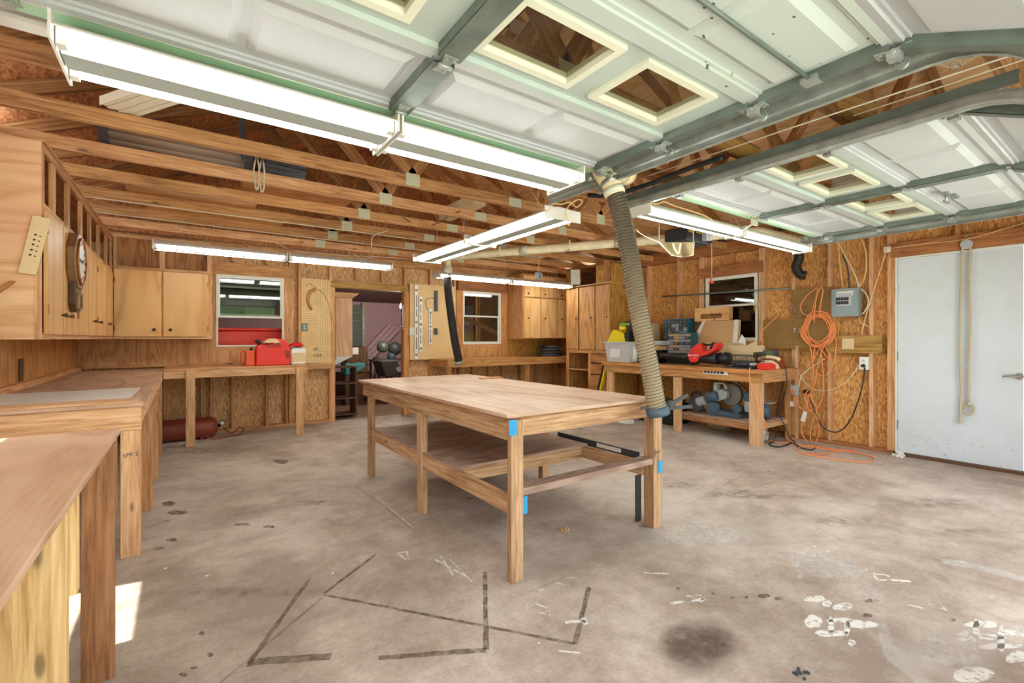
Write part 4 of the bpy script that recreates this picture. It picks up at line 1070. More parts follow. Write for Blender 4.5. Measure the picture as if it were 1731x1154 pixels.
# box row on top of it
part('upper_box', 'yellow_ply', c, XT + .02, ya + .002, 2.172, XR - .002, ya + .02, 2.47, grain=2)
part('upper_front', 'yellow_ply', c, XT + .0, ya + .001, 2.172, XT + .016, 5.52, 2.46, grain=2)
part('upper_front', 'honey_ply', c, XT + .0, 6.06, 2.172, XT + .016, yb, 2.44, grain=2)
part('upper_top_rail', 'beam_brown', c, XT, ya + .0, 2.462, XT + .03, yb, 2.495)
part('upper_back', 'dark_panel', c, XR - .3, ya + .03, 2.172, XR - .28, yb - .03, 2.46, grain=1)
o = MB(); o.beam((XT - .001, 5.90, 2.315), (XT - .13, 6.0, 2.315), .014, .26); o = o.build('upper_door', 'offwhite', c); o['label'] = 'small white door standing open'
for z in (2.22, 2.40): MB().box(XT - .012, 5.875, z - .02, XT + .002, 5.89, z + .02).build('hinge', 'steel', o)
part('post', 'lumber_gold', c, 5.52, 5.20, 2.175, 5.60, 5.24, 2.52, grain=2) if 0 else None
tag(MB().box(5.50, 5.19, 2.172, 5.58, 5.23, ZW - .001, grain=2).build('hanger_post', 'lumber_gold'), 'short upright wooden post between the tall cabinet top and a roof truss', 'post')

# ============================================================ THINGS ON THE LEFT
# wall clock
c = thing('wall_clock', 'octagonal wooden pendulum clock hung on the left cabinet doors', 'clock', (-.64, 4.42, 1.43))
y0, z0, R = 4.43, 1.79, .205; xb, xf = XF + .020, -.592
oc = [(y0 + R * math.cos(PI / 8 + k * PI / 4), z0 + R * math.sin(PI / 8 + k * PI / 4)) for k in range(8)]
MB().prism([(xb, y, z) for y, z in oc], (xf - xb, 0, 0)).build('case', 'walnut', c, bevel=.006)
MB().prism([(xb, y0 - .12, 1.64), (xb, y0 + .12, 1.64), (xb, y0 + .12, 1.49), (xb, y0 + .07, 1.435), (xb, y0 - .07, 1.435), (xb, y0 - .12, 1.49)], (xf - .012 - xb, 0, 0)).build('pendulum_box', 'walnut_dark', c, bevel=.004)
m = MB().box(xf - .012, y0 - .07, 1.47, xf - .006, y0 + .07, 1.555); m.build('pendulum_window', 'glass_refl', c)
m = MB().box(xf - .011, y0 - .085, 1.455, xf - .001, y0 - .07, 1.57).box(xf - .011, y0 + .07, 1.455, xf - .001, y0 + .085, 1.57).box(xf - .011, y0 - .07, 1.455, xf - .001, y0 + .07, 1.468).box(xf - .011, y0 - .07, 1.557, xf - .001, y0 + .07, 1.57); m.build('window_frame', 'walnut', c)
MB().cyl((xf, y0, z0), (xf + .004, y0, z0), .155, seg=48).build('dial', 'face', c)
rg = MB(); pr = [Vector((xf + .006, y0 + .158 * math.cos(2 * PI * k / 40), z0 + .158 * math.sin(2 * PI * k / 40))) for k in range(41)]; rg.tube(pr, .008, 8); rg.build('bezel', 'copper', c)
hd = MB(); hd.beam((xf + .008, y0 + .005, z0), (xf + .008, y0 - .09, z0 + .006), .012, .003, (1, 0, 0)); hd.beam((xf + .010, y0, z0), (xf + .010, y0 + .12, z0 + .03), .008, .003, (1, 0, 0)); hd.cyl((xf + .004, y0, z0), (xf + .012, y0, z0), .009, seg=10)
hd.build('hands', 'print', c)
for k, s in enumerate(('XII', 'I', 'II', 'III', 'IIII', 'V', 'VI', 'VII', 'VIII', 'IX', 'X', 'XI')):
    a = PI / 2 - k * PI / 6
    text('numeral', s, (xf + .005, y0 + .125 * math.cos(a), z0 + .125 * math.sin(a)), (0, 1, 0), (0, 0, 1), .03, 'print', c)
# pale board with drilled holes
b = MB(); P4 = [atY(u, v, 3.692) for u, v in ((57, 364), (87, 371), (62, 465), (32, 461))]
b.prism(P4, (0, -.018, 0)); b = b.build('drilled_board', 'cardboard_pale'); tag(b, 'pale tilted board with two rows of holes on the end of the left cabinets', 'board')
for u, v in ((60, 396.5), (58, 405), (56, 413), (53.5, 422), (51, 430.5), (68, 399.5), (66, 407.5), (63.5, 416), (61.5, 424.5), (59, 433)):
    p = atY(u, v, 3.6735); MB().cyl(p, p + Vector((0, -.001, 0)), .006 if u < 61 and v < 440 and (u, v) in ((60, 396.5), (58, 405), (56, 413), (53.5, 422), (51, 430.5)) else .004, seg=12).build('hole', 'print', b)
m = MB().prism([atY(u, v, 3.698) for u, v in ((-30, 506), (18, 475), (27, 475.5), (22, 480), (-30, 516))], (0, -.02, 0))
tag(m.build('wood_scrap', 'lumber_gold'), 'diagonal wood strip at the left edge, fixed to the end of the left cabinets', 'wood strip')
# plate on left wall
m = MB().box(XL - .001, 4.92, .93, XL + .006, 5.03, 1.10); tag(m.build('outlet_cover', 'wire_brown'), 'narrow dark outlet plate on the left wall above the bench', 'outlet')
# white sheet on the bench
m = MB().prism([(-.99, 3.68, BZ + .0005), (-.27, 3.655, BZ + .0005), (-.262, 4.42, BZ + .0005), (-.99, 4.40, BZ + .0005)], (0, 0, .006))
tag(m.build('white_sheet', 'white'), 'thin white laminate sheet lying on the near end of the left bench', 'sheet')
m = MB().box(-.99, 3.44, BZ + .0005, -.215, 3.62, BZ + .012); tag(m.build('thin_board', 'leg_pale'), 'thin wooden board along the near edge of the left bench, before the white sheet', 'board')

# gas cans
g = thing('gas_can', 'large red gas can with a tan rag over its cap, on the back-left bench', 'gas can', (.97, 6.86, BZ + .018))
zb = BZ + .0185
prof = [(.755, 0), (.76, .235), (.80, .275), (.90, .285), (1.02, .345), (1.08, .345), (1.13, .30), (1.165, .20), (1.165, .03), (1.15, 0)]
body = MB(); body.prism([(x, 6.74, zb + z) for x, z in prof], (0, .22, 0)); body.build('body', 'red', g, bevel=.016)
MB().box(.80, 6.735, zb + .04, 1.06, 6.7395, zb + .21).build('embossed_panel', 'red', g, bevel=.002)
MB().box(1.105, 6.728, zb + .10, 1.15, 6.7395, zb + .19).build('handle_opening', 'tank_red', g)
MB().cyl((.82, 6.85, zb + .27), (.79, 6.85, zb + .315), .025, seg=14).cyl((.79, 6.85, zb + .315), (.775, 6.85, zb + .335), .03, seg=14).build('cap', 'black', g)
def rag(lab, cx_, cy_, cz_, w, d, mat, n=9, drop=.09, tilt=0, seed=1, mound=0.0):
    rr = random.Random(seed); m = MB(); G = []
    for i in range(n):
        row = []
        for j in range(n):
            a, b = (i / (n - 1) - .5), (j / (n - 1) - .5)
            e = max(abs(a), abs(b)) * 2
            x = cx_ + a * w * (1 - .15 * e) + rr.uniform(-1, 1) * w * .03; y = cy_ + b * d * (1 - .15 * e) + rr.uniform(-1, 1) * d * .03
            z = cz_ - drop * max(0, e - .45) ** 1.3 + rr.uniform(0, .012) + tilt * a + mound * (1 - e) + .012 * math.sin(a * 17 + b * 9)
            row.append(m.bm.verts.new((x, y, z)))
        G.append(row)
    for i in range(n - 1):
        for j in range(n - 1):
            f = m.bm.faces.new((G[i][j], G[i + 1][j], G[i + 1][j + 1], G[i][j + 1])); f.smooth = True
    o = m.build('rag', mat); md = o.modifiers.new('t', 'SOLIDIFY'); md.thickness = .004; s = o.modifiers.new('s', 'SUBSURF'); s.levels = s.render_levels = 1
    return tag(o, lab, 'rag', None)
rag('tan rag draped over the cap of the large red gas can', .94, 6.80, zb + .345, .24, .26, 'cloth', drop=.13, seed=3)
g = thing('gas_can', 'small orange-red gas can with a side handle, left of the large red one', 'gas can', (.68, 6.85, BZ + .018))
m = MB(); m.prism([(.63, 6.79, zb), (.75, 6.79, zb), (.75, 6.79, zb + .205), (.70, 6.79, zb + .215), (.66, 6.79, zb + .205)] if 0 else [(.645, 6.78, zb), (.752, 6.78, zb), (.752, 6.78, zb + .20), (.645, 6.78, zb + .195)], (0, .14, 0)); m.build('body', 'red_orange', g, bevel=.012)
MB().tube([(.65, 6.85, zb + .19), (.608, 6.85, zb + .188), (.602, 6.85, zb + .17), (.602, 6.85, zb + .03), (.61, 6.85, zb + .015), (.65, 6.85, zb + .015)], .011, 8).build('handle', 'red_orange', g)
MB().cyl((.715, 6.84, zb + .20), (.715, 6.84, zb + .238), .018, seg=12).build('cap', 'black', g)
g = thing('jug', 'white plastic jug with a paper label, red rag on top, beside the gas can', 'jug', (1.27, 6.84, BZ + .018))
m = MB(); m.prism([(1.175, 6.77, zb), (1.355, 6.77, zb), (1.36, 6.77, zb + .19), (1.34, 6.77, zb + .235), (1.19, 6.77, zb + .235), (1.17, 6.77, zb + .19)], (0, .14, 0)); m.build('body', 'white', g, bevel=.018)
MB().box(1.185, 6.765, zb + .04, 1.345, 6.7695, zb + .16).build('paper_label', 'cardboard_pale', g)
for k in range(3): text('label_print', ('CLEANER', 'ONE GALLON', '-- -- --')[k], (1.255, 6.7645, zb + .13 - k * .03), (1, 0, 0), (0, 0, 1), .018, 'print', g) if 0 else None
MB().cyl((1.27, 6.84, zb + .235), (1.27, 6.84, zb + .262), .022, seg=14).build('cap', 'red', g)
rag('red rag lying on the white jug beside the gas can', 1.25, 6.83, zb + .285, .20, .20, 'cloth_red', drop=.10, seed=8)

# pegboards on the back wall
p = MB().box(1.387, YB - .012, .888, 1.80, YB - .006, 2.13, grain=2).build('pegboard', 'peg'); tag(p, 'tall tan pegboard panel left of the doorway', 'pegboard', 'back wall pegboards')
p = MB().box(3.05, YB - .012, .895, 3.90, YB - .006, 2.16, grain=2).build('pegboard', 'peg'); tag(p, 'tan pegboard panel right of the doorway, hung with levels', 'pegboard', 'back wall pegboards')
for x in (1.42, 1.78): pass
# curved wooden handle
pts = curve_pts([atY(u, v, YB - .04) for u, v in ((533, 489), (525, 493), (521, 504), (522, 514), (527, 523))], 6)
m = MB().tube(pts, .02, 10, rad=[.024 - .009 * i / len(pts) for i in range(len(pts))])
tag(m.build('hooked_stick', 'lumber_gold'), 'curved wooden tool handle hung on the left pegboard', 'handle')
m = MB().tube(curve_pts([atY(u, v, YB - .02) for u, v in ((516, 484), (522, 479), (530, 484), (545, 495), (556, 515), (560, 540))]), .0025, 5)
tag(m.build('thin_wire', 'wire_brown'), 'thin wire arching across the left pegboard', 'wire')
q = atY(514.5, 553, YB - .014)
g = tag(MB().box(q.x - .04, q.y - .012, q.z - .06, q.x + .04, q.y, q.z + .06).build('light_switch', 'galv_dark', bevel=.004), 'grey metal outlet box on the left edge of the left pegboard', 'outlet')
m = MB().cyl((q.x, q.y - .016, q.z + .02), (q.x, q.y - .012, q.z + .02), .016, seg=12).cyl((q.x, q.y - .016, q.z - .02), (q.x, q.y - .012, q.z - .02), .016, seg=12); m.build('socket', 'light_grey', g)
for k in range(3):
    q = atY(532 + k * 4, 590 + (k % 2) * 8, YB - .013)
# pencil notes on the pegboard
for (u, v, s_) in ((533, 590, 'ell'), (537, 600, 'max')): 
    q = atY(u, v, YB - .0125); text('pencil_note', s_, q, (1, 0, .05), (0, 0, 1), .07, 'print', bpy.data.objects['pegboard'])
# levels
def level(lab, x, z0, z1, w=.055):
    r = thing('spirit_level', lab, 'level', (x, YB - .03, z0), 'spirit levels on the pegboard')
    MB().box(x - w / 2, YB - .036, z0, x + w / 2, YB - .014, z1, grain=2).build('frame', 'white', r, bevel=.003)
    h = z1 - z0
    for k, f in enumerate((.06, .5, .93) if h > .7 else (.1, .5, .9)):
        z = z0 + h * f; MB().cyl((x, YB - .0385, z), (x, YB - .0365, z), w * .36, seg=20).build('vial_window', 'print', r)
        MB().cyl((x, YB - .0395, z), (x, YB - .0387, z), w * .14, seg=12).build('vial', 'cream', r)
    for f0, f1 in ((.14, .30), (.33, .43), (.57, .67), (.70, .86)):
        MB().box(x - .007, YB - .0375, z0 + h * f0, x + .007, YB - .0365, z0 + h * f1).build('measure_slot', 'dark_grey', r)
    return r
level('longest white spirit level, leftmost on the right pegboard', 3.155, .905, 2.14)
level('second white spirit level, beside the longest on the right pegboard', 3.235, 1.03, 1.95)
level('shortest white spirit level, hanging from a wire hook', 3.41, 1.15, 1.75, .05)
m = MB().box(3.52 - .035, YB - .022, 1.715, 3.52 + .035, YB - .0125, 2.07); tag(m.build('metal_strip', 'dark_grey'), 'black metal strip high on the right pegboard', 'strip')
m = MB().tube(curve_pts([atY(u, v, YB - .03) for u, v in ((731, 528), (722, 520), (720, 508), (728, 503), (736, 507), (733, 517))]), .004, 6); tag(m.build('wire_hook', 'wire_brown'), 'bent brown wire hook above the shortest level', 'hook')
q = atY(736.5, 560, YB - .02); tag(MB().box(q.x - .035, q.y - .004, q.z - .055, q.x + .035, q.y + .007, q.z + .055).build('switch_plate', 'dark_grey'), 'dark switch plate on the right pegboard, right of the shortest level', 'switch')
q = atY(697, 560, YB - .02); tag(MB().box(q.x - .05, q.y - .004, q.z - .065, q.x + .05, q.y + .007, q.z + .065).build('switch_plate', 'offwhite'), 'pale switch plate by the doorway, at the left edge of the right pegboard', 'switch')
# hubcaps / black discs
for k in range(4):
    q = Vector((5.78, 6.90, BZ + .031 + k * .052)); r_ = (.20, .205, .20, .185)[k]
    m = MB().lathe(q, (0, 0, 1), [(0, r_ * .9), (.008, r_), (.040, r_), (.046, r_ * .92), (.050, r_ * .6), (.051, .02)], 28)
    for a in range(24):
        an = a * PI / 12; m.box(q.x + math.cos(an) * r_ - .006, q.y + math.sin(an) * r_ - .006, q.z + .014, q.x + math.cos(an) * r_ + .006, q.y + math.sin(an) * r_ + .006, q.z + .034)
    tag(m.build('weight_disc', 'dark_grey'), 'dark metal disc on the back-right bench, %s in its stack' % ('bottom', 'second from the bottom', 'third from the bottom', 'topmost')[k], 'disc', 'stack of dark discs')

# air tank
a = thing('air_tank', 'dull red cylindrical air tank on the floor under the back-left bench', 'tank', (.0, 6.95, 0))
MB().lathe((-.42, 6.98, .135), (1, 0, 0), [(0, .02), (.02, .09), (.06, .12), (.12, .128), (.66, .128), (.72, .12), (.76, .09), (.775, .03)], 28).build('tank_body', 'tank_red', a)
for x in (-.28, .18): MB().box(x - .012, 6.88, 0, x + .012, 7.08, .03).build('foot', 'tank_red', a)
MB().cyl((.36, 6.98, .135), (.40, 6.98, .17), .02, seg=12).cyl((.40, 6.93, .18), (.40, 6.955, .18), .032, seg=18).build('gauge', 'black', a)
MB().cyl((.40, 6.927, .18), (.40, 6.9295, .18), .024, seg=18).build('gauge_face', 'white', a)
MB().tube(curve_pts([(.2, 6.95, .262), (.1, 6.93, .285), (0, 6.93, .275)]), .01, 8).build('handle', 'tank_red', a)
MB().tube(curve_pts([(.41, 6.96, .12), (.5, 6.88, .05), (.58, 6.92, .10), (.64, 7.0, .06), (.60, 6.93, .015), (.45, 6.85, .012), (.30, 6.82, .012), (.22, 6.84, .05)]), .009, 8).build('air_hose', 'tank_red', a)
# steel hose hook
# ============================================================ DUST COLLECTION PIPE AND HOSES
p = thing('dust_pipe', 'cream PVC dust collection pipe running under the roof trusses', 'pipe', (4, 4.5, 2.4))
pa = [atZ(757, 433, 2.45), atZ(1045, 404, 2.45), atZ(1262, 392, 2.45)]
pp0 = pa[0]; pp2 = Vector((5.22, 2.66, 2.44)); e1 = Vector((6.05, 2.62, 2.44))
drop = Vector((3.16, 6.10, 2.40)); 
MB().tube(curve_pts([drop + Vector((0, 0, -.12)), drop, drop + Vector((.03, -.04, .045))], 4) + [pp2 + Vector((-.06, .08, 0))] + curve_pts([pp2, pp2 + Vector((.10, -.03, 0)), e1], 4), .055, 18).build('main_pipe', 'pvc', p)
MB().tube(curve_pts([e1, e1 + Vector((.08, 0, -.01)), e1 + Vector((.11, 0, -.09)), e1 + Vector((.11, -.0, -.14))], 4), .056, 16).build('elbow', 'pvc', p)
d_ = (pp2 - pp0).normalized()
for f in (.30, .62, .80): q = pp0.lerp(pp2, f); MB().cyl(q - d_ * .05, q + d_ * .05, .061, seg=18).build('coupling', 'plate', p)
for f in (.2, .45, .7): q = pp0.lerp(pp2, f); MB().box(q.x - .012, q.y - .06, q.z - .058, q.x + .012, q.y + .06, q.z - .0555).box(q.x - .012, q.y - .062, q.z - .058, q.x + .012, q.y - .060, 2.52).build('strap', 'wire_white', p)
MB().cyl(drop + Vector((0, 0, -.10)), drop + Vector((0, 0, -.2)), .066, seg=18).build('coupling', 'offwhite', p)
def hose(lab, pts, r, mat, wire, pitch=.02, seg=20, endcol=None):
    h = thing('flexible_hose', lab, 'hose', pts[-1], 'flexible dust hoses')
    C = curve_pts(pts, 24)
    L = [0]
    for a, b in zip(C[:-1], C[1:]): L.append(L[-1] + (b - a).length)
    def at(s):
        for i in range(len(L) - 1):
            if L[i + 1] >= s: f = (s - L[i]) / max(1e-9, L[i + 1] - L[i]); return C[i].lerp(C[i + 1], f)
        return C[-1]
    n = int(L[-1] / (pitch / 4)); P_ = [at(L[-1] * i / n) for i in range(n + 1)]
    MB().tube(P_, r, seg, rad=[r * (1 + .05 * math.cos(2 * PI * i / 4)) for i in range(n + 1)]).build('hose_body', mat, h)
    # spiral wire
    W = []; m_ = int(L[-1] / pitch * 12); nrm = None
    for i in range(m_ + 1):
        s = L[-1] * i / m_; c0 = at(s); c1 = at(min(L[-1], s + .01)); d = (c1 - c0)
        if d.length < 1e-6: d = c0 - at(s - .01)
        d.normalize()
        nrm = d.orthogonal().normalized() if nrm is None else (nrm - d * nrm.dot(d)).normalized()
        b = d.cross(nrm); an = 2 * PI * s / pitch
        W.append(c0 + (nrm * math.cos(an) + b * math.sin(an)) * r * 1.055)
    MB().tube(W, .0022, 5).build('spiral_wire', wire, h)
    return h, C
hp = [Vector((2.43, 2.27, 2.36)) , ]
def dep(u, v, d):  # point at distance d along the view axis of the measured pixel
    r_ = (u - CX) / F * d; return Vector((S_ * d + C_ * r_, C_ * d - S_ * r_, EYE + (HY - v) / F * d))
big = [dep(1036, 318, 2.95), dep(1047, 350, 2.94), dep(1058, 400, 2.93), dep(1068, 450, 2.92), dep(1077, 510, 2.91), dep(1088, 570, 2.90), dep(1100, 630, 2.90), dep(1107, 672, 2.90), dep(1111, 690, 2.90)]
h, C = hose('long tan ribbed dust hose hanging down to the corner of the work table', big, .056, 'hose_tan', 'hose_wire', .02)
top = C[0]; up_ = (C[0] - C[2]).normalized()
MB().tube(curve_pts([top - up_ * .05, top + up_ * .04, top + Vector((-.03, .05, .10)), top + Vector((-.0, .10, .17)), top + Vector((.12, .14, .20)), top + Vector((.28, .16, .20))], 5), .064, 18).build('pipe_elbow', 'pvc', h)
MB().cyl(top + up_ * .03, top + up_ * .055, .068, seg=18).build('steel_clamp', 'steel', h)
MB().cyl(top - up_ * .04, top - up_ * .0, .067, seg=18).build('cuff', 'cream', h)
MB().cyl(top + Vector((.28, .16, .20)), top + Vector((.34, .17, .20)), .072, seg=18).build('end_coupling', 'pvc', h)
bt = C[-1]; dn = (C[-1] - C[-3]).normalized()
MB().lathe(bt - dn * .01, dn, [(0, .058), (.005, .072), (.05, .072), (.055, .066), (.056, .01)], 24).build('end_cap', 'blue_grey', h)
m = MB(); sd = Vector((C_, -S_, 0)); z1 = Vector((0, 0, 1))
m.beam(bt - sd * .10 + z1 * .0, bt + sd * .085 + z1 * .03, .022, .016)
m.beam(bt + sd * .07 + z1 * .02, bt + sd * .19 + z1 * .085, .022, .018); m.beam(bt + sd * .07 + z1 * .0, bt + sd * .215 + z1 * .012, .022, .018)
m.cyl(bt + sd * .09 + z1 * .03 - Vector((.02, .02, 0)), bt + sd * .09 + z1 * .03 + Vector((.02, .02, 0)), .02, seg=12)
m.build('spring_clamp', 'dark_grey', h)
hose('black ribbed dust hose hanging in front of the right pegboard and the back bench', [Vector((3.16, 6.1, 2.26)), Vector((3.165, 6.1, 2.0)), Vector((3.20, 6.1, 1.70)), Vector((3.27, 6.1, 1.25)), Vector((3.35, 6.12, .94)), Vector((3.352, 6.12, .90))], .058, 'rubber', 'black', .03)
MB().cyl((3.35, 6.12, .915), (3.36, 6.125, .865), .062, seg=18).build('end_clamp', 'galv', bpy.data.objects['flexible_hose.001'])
ee = e1 + Vector((.11, 0, -.13))
hose('short black dust hose curling below the pipe end on the right wall', [ee, ee + Vector((0, 0, -.08)), ee + Vector((.0, .03, -.18)), ee + Vector((.03, .0, -.27)), ee + Vector((.06, -.06, -.29))], .052, 'rubber', 'black', .03)
# ============================================================ OPENER AND CEILING CLUTTER
o = thing('door_opener', 'black garage door opener box with yellow lettering, hanging beyond the right shop light', 'garage door opener', (4.35, 2.95, 2.29))
A = atY(1131, 404, 3.05); B = atY(1186, 402, 2.95)
MB().box(4.13, 2.92, 2.29, 4.60, 3.20, 2.42).build('housing', 'black', o, bevel=.012)
MB().box(4.14, 2.94, 2.275, 4.59, 3.18, 2.289).build('lower_cover', 'dark_grey', o)
text('lettering', 'PRO', (4.20, 2.919, 2.37), (1, 0, 0), (0, 0, 1), .05, 'print_yellow', o); text('lettering', 'Screwdrive', (4.36, 2.919, 2.372), (1, 0, 0), (0, 0, 1), .032, 'print_yellow', o)
MB().cyl((4.47, 2.86, 2.33), (4.47, 2.919, 2.33), .035, seg=16).box(4.39, 2.87, 2.29, 4.44, 2.919, 2.37).build('light_socket', 'light_grey', o)
for x in (4.16, 4.56): MB().box(x, 3.05, 2.42, x + .02, 3.07, 2.53).build('hanger', 'plate', o)
for ch_ in o.children: ch_.location = (.10, -.06, -.005)
cord = thing('pull_cord', 'red-handled pull cord hanging in front of the right window', 'cord', (4.85, 3.0, 1.95))
MB().tube([atX(1203, 393, 4.95), atX(1203, 470, 4.95)], .0025, 5).build('cord', 'wire_white', cord)
q = atX(1202.5, 472, 4.95); MB().cyl(q + Vector((0, 0, .02)), q - Vector((0, 0, .04)), .008, .014, 10).cyl(q - Vector((0, .03, .04)), q + Vector((0, .03, -.04)), .008, seg=8).build('handle', 'red', cord)
cord = thing('pull_cord', 'thin white pull cord hanging just left of the opener box', 'cord', (4.3, 3.3, 2.1))
MB().tube([Vector((4.6, 3.61, 2.505)), atX(1146, 410, 4.6), atX(1146, 442, 4.6)], .0025, 5).build('cord', 'wire_white', cord)
# cloth bag under the pipe
g = thing('canvas_pouch', 'olive canvas seat hanging open under the cream pipe', 'pouch', (4.6, 3.4, 2.1))
def patch(rows, name, mat, parent, th=.006):
    m = MB(); G = [[m.bm.verts.new(p) for p in r_] for r_ in rows]
    for i in range(len(G) - 1):
        for j in range(len(G[0]) - 1):
            f = m.bm.faces.new((G[i][j], G[i + 1][j], G[i + 1][j + 1], G[i][j + 1])); f.smooth = True
    o_ = m.build(name, mat, parent); md = o_.modifiers.new('t', 'SOLIDIFY'); md.thickness = th
    return o_
for uu in (1114, 1172):
    pp_ = dep(uu, 409, 4.6); MB().tube([pp_, Vector((pp_.x, pp_.y, ZW + .02))], .005, 6).build('hanging_cord', 'rope', g)
rows = []
for i in range(8):
    t_ = i / 7; row = []
    for j in range(9):
        s_ = j / 8; u = 1113 + t_ * 22 * (1 - 0) * (1 - s_) + s_ * (60 - t_ * 2); v = 409 + t_ * (25 - 6 * abs(s_ - .5))
        row.append(dep(u, v, 4.6 + .12 * math.sin(s_ * PI) * t_ + .03 * math.sin(s_ * 14)))
    rows.append(row)
patch(rows, 'canvas_seat', 'canvas', g)
MB().tube([r_[0] for r_ in rows] + rows[-1] + [r_[-1] for r_ in reversed(rows)], .008, 6).build('piping', 'cream', g)
MB().tube(curve_pts([dep(1137, 411, 4.55), dep(1140, 420, 4.55), dep(1146, 428, 4.55), dep(1149, 418, 4.55), dep(1150, 411, 4.55)]), .012, 8).build('strap', 'cream', g)
# junction box hanging near the back-right light
q = atY(910.5, 466, 5.5); j = thing('hanging_outlet_box', 'grey metal outlet box hanging on a cord before the back-right shop light', 'outlet box', q)
MB().box(q.x - .05, q.y - .03, q.z - .05, q.x + .05, q.y + .03, q.z + .05).build('box', 'light_grey', j, bevel=.006)
MB().tube(curve_pts([q + Vector((0, 0, .05)), q + Vector((.005, 0, .2)), Vector((q.x, q.y, 2.51))]), .005, 6).build('cord', 'wire', j)
for dz in (-.02, .02): MB().cyl((q.x, q.y - .034, q.z + dz), (q.x, q.y - .0305, q.z + dz), .012, seg=10).build('socket', 'print', j)
q = Z_ = atY(1036, 371, 4.26); tag(MB().box(q.x - .06, 4.235, ZW + .01, q.x + .04, 4.26, ZW + .08).build('junction_box', 'offwhite', bevel=.004), 'small pale outlet box on a roof truss, left of the big tan hose', 'outlet box')
# spotlight on truss at 245,  etc. : white wires along the trusses
for lab, pts in (('thin white wire along the fourth full roof truss', [(-.9, 5.49, ZW - .004), (1.0, 5.47, ZW - .006), (2.6, 5.47, ZW - .004)]),
                 ('thin white wire along the fifth roof truss', [(-.9, 6.10, ZW - .004), (1.2, 6.10, ZW - .01), (3.2, 6.10, ZW - .005), (4.6, 6.1, ZW - .01)])):
    tag(cable('electric_wire', pts, .006, 'wire_white'), lab, 'wire')
tag(cable('electric_wire', [atZ(u, v, 2.54) for u, v in ((664, 352), (680, 366), (700, 378), (722, 382), (742, 376), (762, 363), (778, 357))], .005, 'wire_brown'), 'brown wire sagging between the roof trusses, left of the middle shop light', 'wire')
tag(cable('electric_wire', [atZ(u, v, 2.42) for u, v in ((467, 408), (475, 414), (500, 424), (545, 428), (590, 432), (640, 434), (690, 438))], .004, 'wire_white'), 'white wire strung above the left hanging shop light', 'wire')
tag(cable('electric_wire', [atZ(u, v, 2.38) for u, v in ((592, 413), (589, 428), (590, 436), (600, 431), (606, 436), (618, 438), (628, 430), (628, 405), (636, 396), (655, 390))], .005, 'wire_white'), 'looped white lamp cord above the right end of the left shop light', 'wire')
tag(cable('electric_wire', [Vector((2.25, 2.98, 2.502))] + [dep(u, v, 3.3) for u, v in ((920, 355), (935, 345), (950, 345), (963, 342), (975, 350), (985, 340), (975, 338), (960, 350), (955, 370), (962, 381), (957, 360))], .004, 'wire'), 'tangled lamp cord at the near end of the middle shop light', 'wire')
tag(cable('electric_wire', [dep(u, v, 3.9) for u, v in ((1075, 388), (1085, 396), (1100, 404), (1115, 410), (1122, 418))], .004, 'wire_white'), 'white wire crossing beside the cream pipe, right of the tan hose', 'wire')
tag(cable('electric_wire', [dep(u, v, 3.05) for u, v in ((1098, 340), (1110, 345), (1122, 341), (1140, 348), (1160, 354), (1185, 362), (1205, 372))], .004, 'wire'), 'yellow wire looping above the right shop light', 'wire')
# hanging lamp chains / string bundle between chords
for k, (u0, v0) in enumerate(((432, 268), (441, 272))):
    tag(cable('rope', [dep(u0, v0 - 4, 3.70), dep(u0, v0 + 2, 3.55), dep(u0 - 3, v0 + 18, 3.55), dep(u0 - 1, v0 + 36, 3.55), dep(u0 + 1, v0 + 52, 3.55), dep(u0 + 5, v0 + 46, 3.55), dep(u0 + 6, v0 + 20, 3.55), dep(u0 + 4, v0 + 2, 3.55), dep(u0 + 3, v0 - 4, 3.70)], .006, 'rope'), 'rope hanging in loops over the roof trusses, %s strand' % ('left', 'right')[k], 'rope', 'ropes over the trusses')
tag(MB().beam(Vector((.31, 3.9, roof_z(.31) + .09)), Vector((.36, 3.9, 2.55)), .04, .006, (0, 1, 0)).build('hanging_strap', 'dark_grey'), 'dark strap hanging from the roof beside the rope loops', 'strap')
# brown curved sheet lying across the chords
tr = thing('curved_sheet', 'large curved brown sheet stored on top of the roof trusses at the upper left', 'sheet', (0, 4.3, 2.6))
m = MB(); n = 14; prev = None
for i in range(n + 1):
    a = PI * (1.22 + .75 * i / n); yy = 4.42 + .46 * math.cos(a); zz = 2.60 + .46 + .455 * math.sin(a) * 1.0
    cur = [Vector((-.43, yy, zz)), Vector((.40, yy, zz))]
    if prev: m.face([prev[0], prev[1], cur[1], cur[0]], smooth=True)
    prev = cur
ob = m.build('sheet', 'trough', tr); md = ob.modifiers.new('t', 'SOLIDIFY'); md.thickness = .006
for x in (-.45, .42):
    k = MB(); pts = [Vector((x, 4.42 + .475 * math.cos(PI * (1.22 + .75 * i / n)), 2.59 + .47 + .475 * math.sin(PI * (1.22 + .75 * i / n)))) for i in range(n + 1)]
    for a, b in zip(pts[:-1], pts[1:]): k.beam(a, b, .05, .012, (b - a).cross(Vector((1, 0, 0))))
    k.build('strap', 'dark_grey', tr)
m = MB(); prev = None
for i in range(n + 1):
    a = PI * (1.22 + .75 * i / n); yy = 4.42 + .40 * math.cos(a); zz = 2.61 + .40 + .40 * math.sin(a)
    cur = [Vector((.50, yy, zz)), Vector((.85, yy, zz))]
    if prev: m.face([prev[0], prev[1], cur[1], cur[0]], smooth=True)
    prev = cur
ob = m.build('curved_sheet', 'dark_grey'); md = ob.modifiers.new('t', 'SOLIDIFY'); md.thickness = .006; tag(ob, 'smaller dark curved sheet on the roof trusses, right of the brown one', 'sheet')
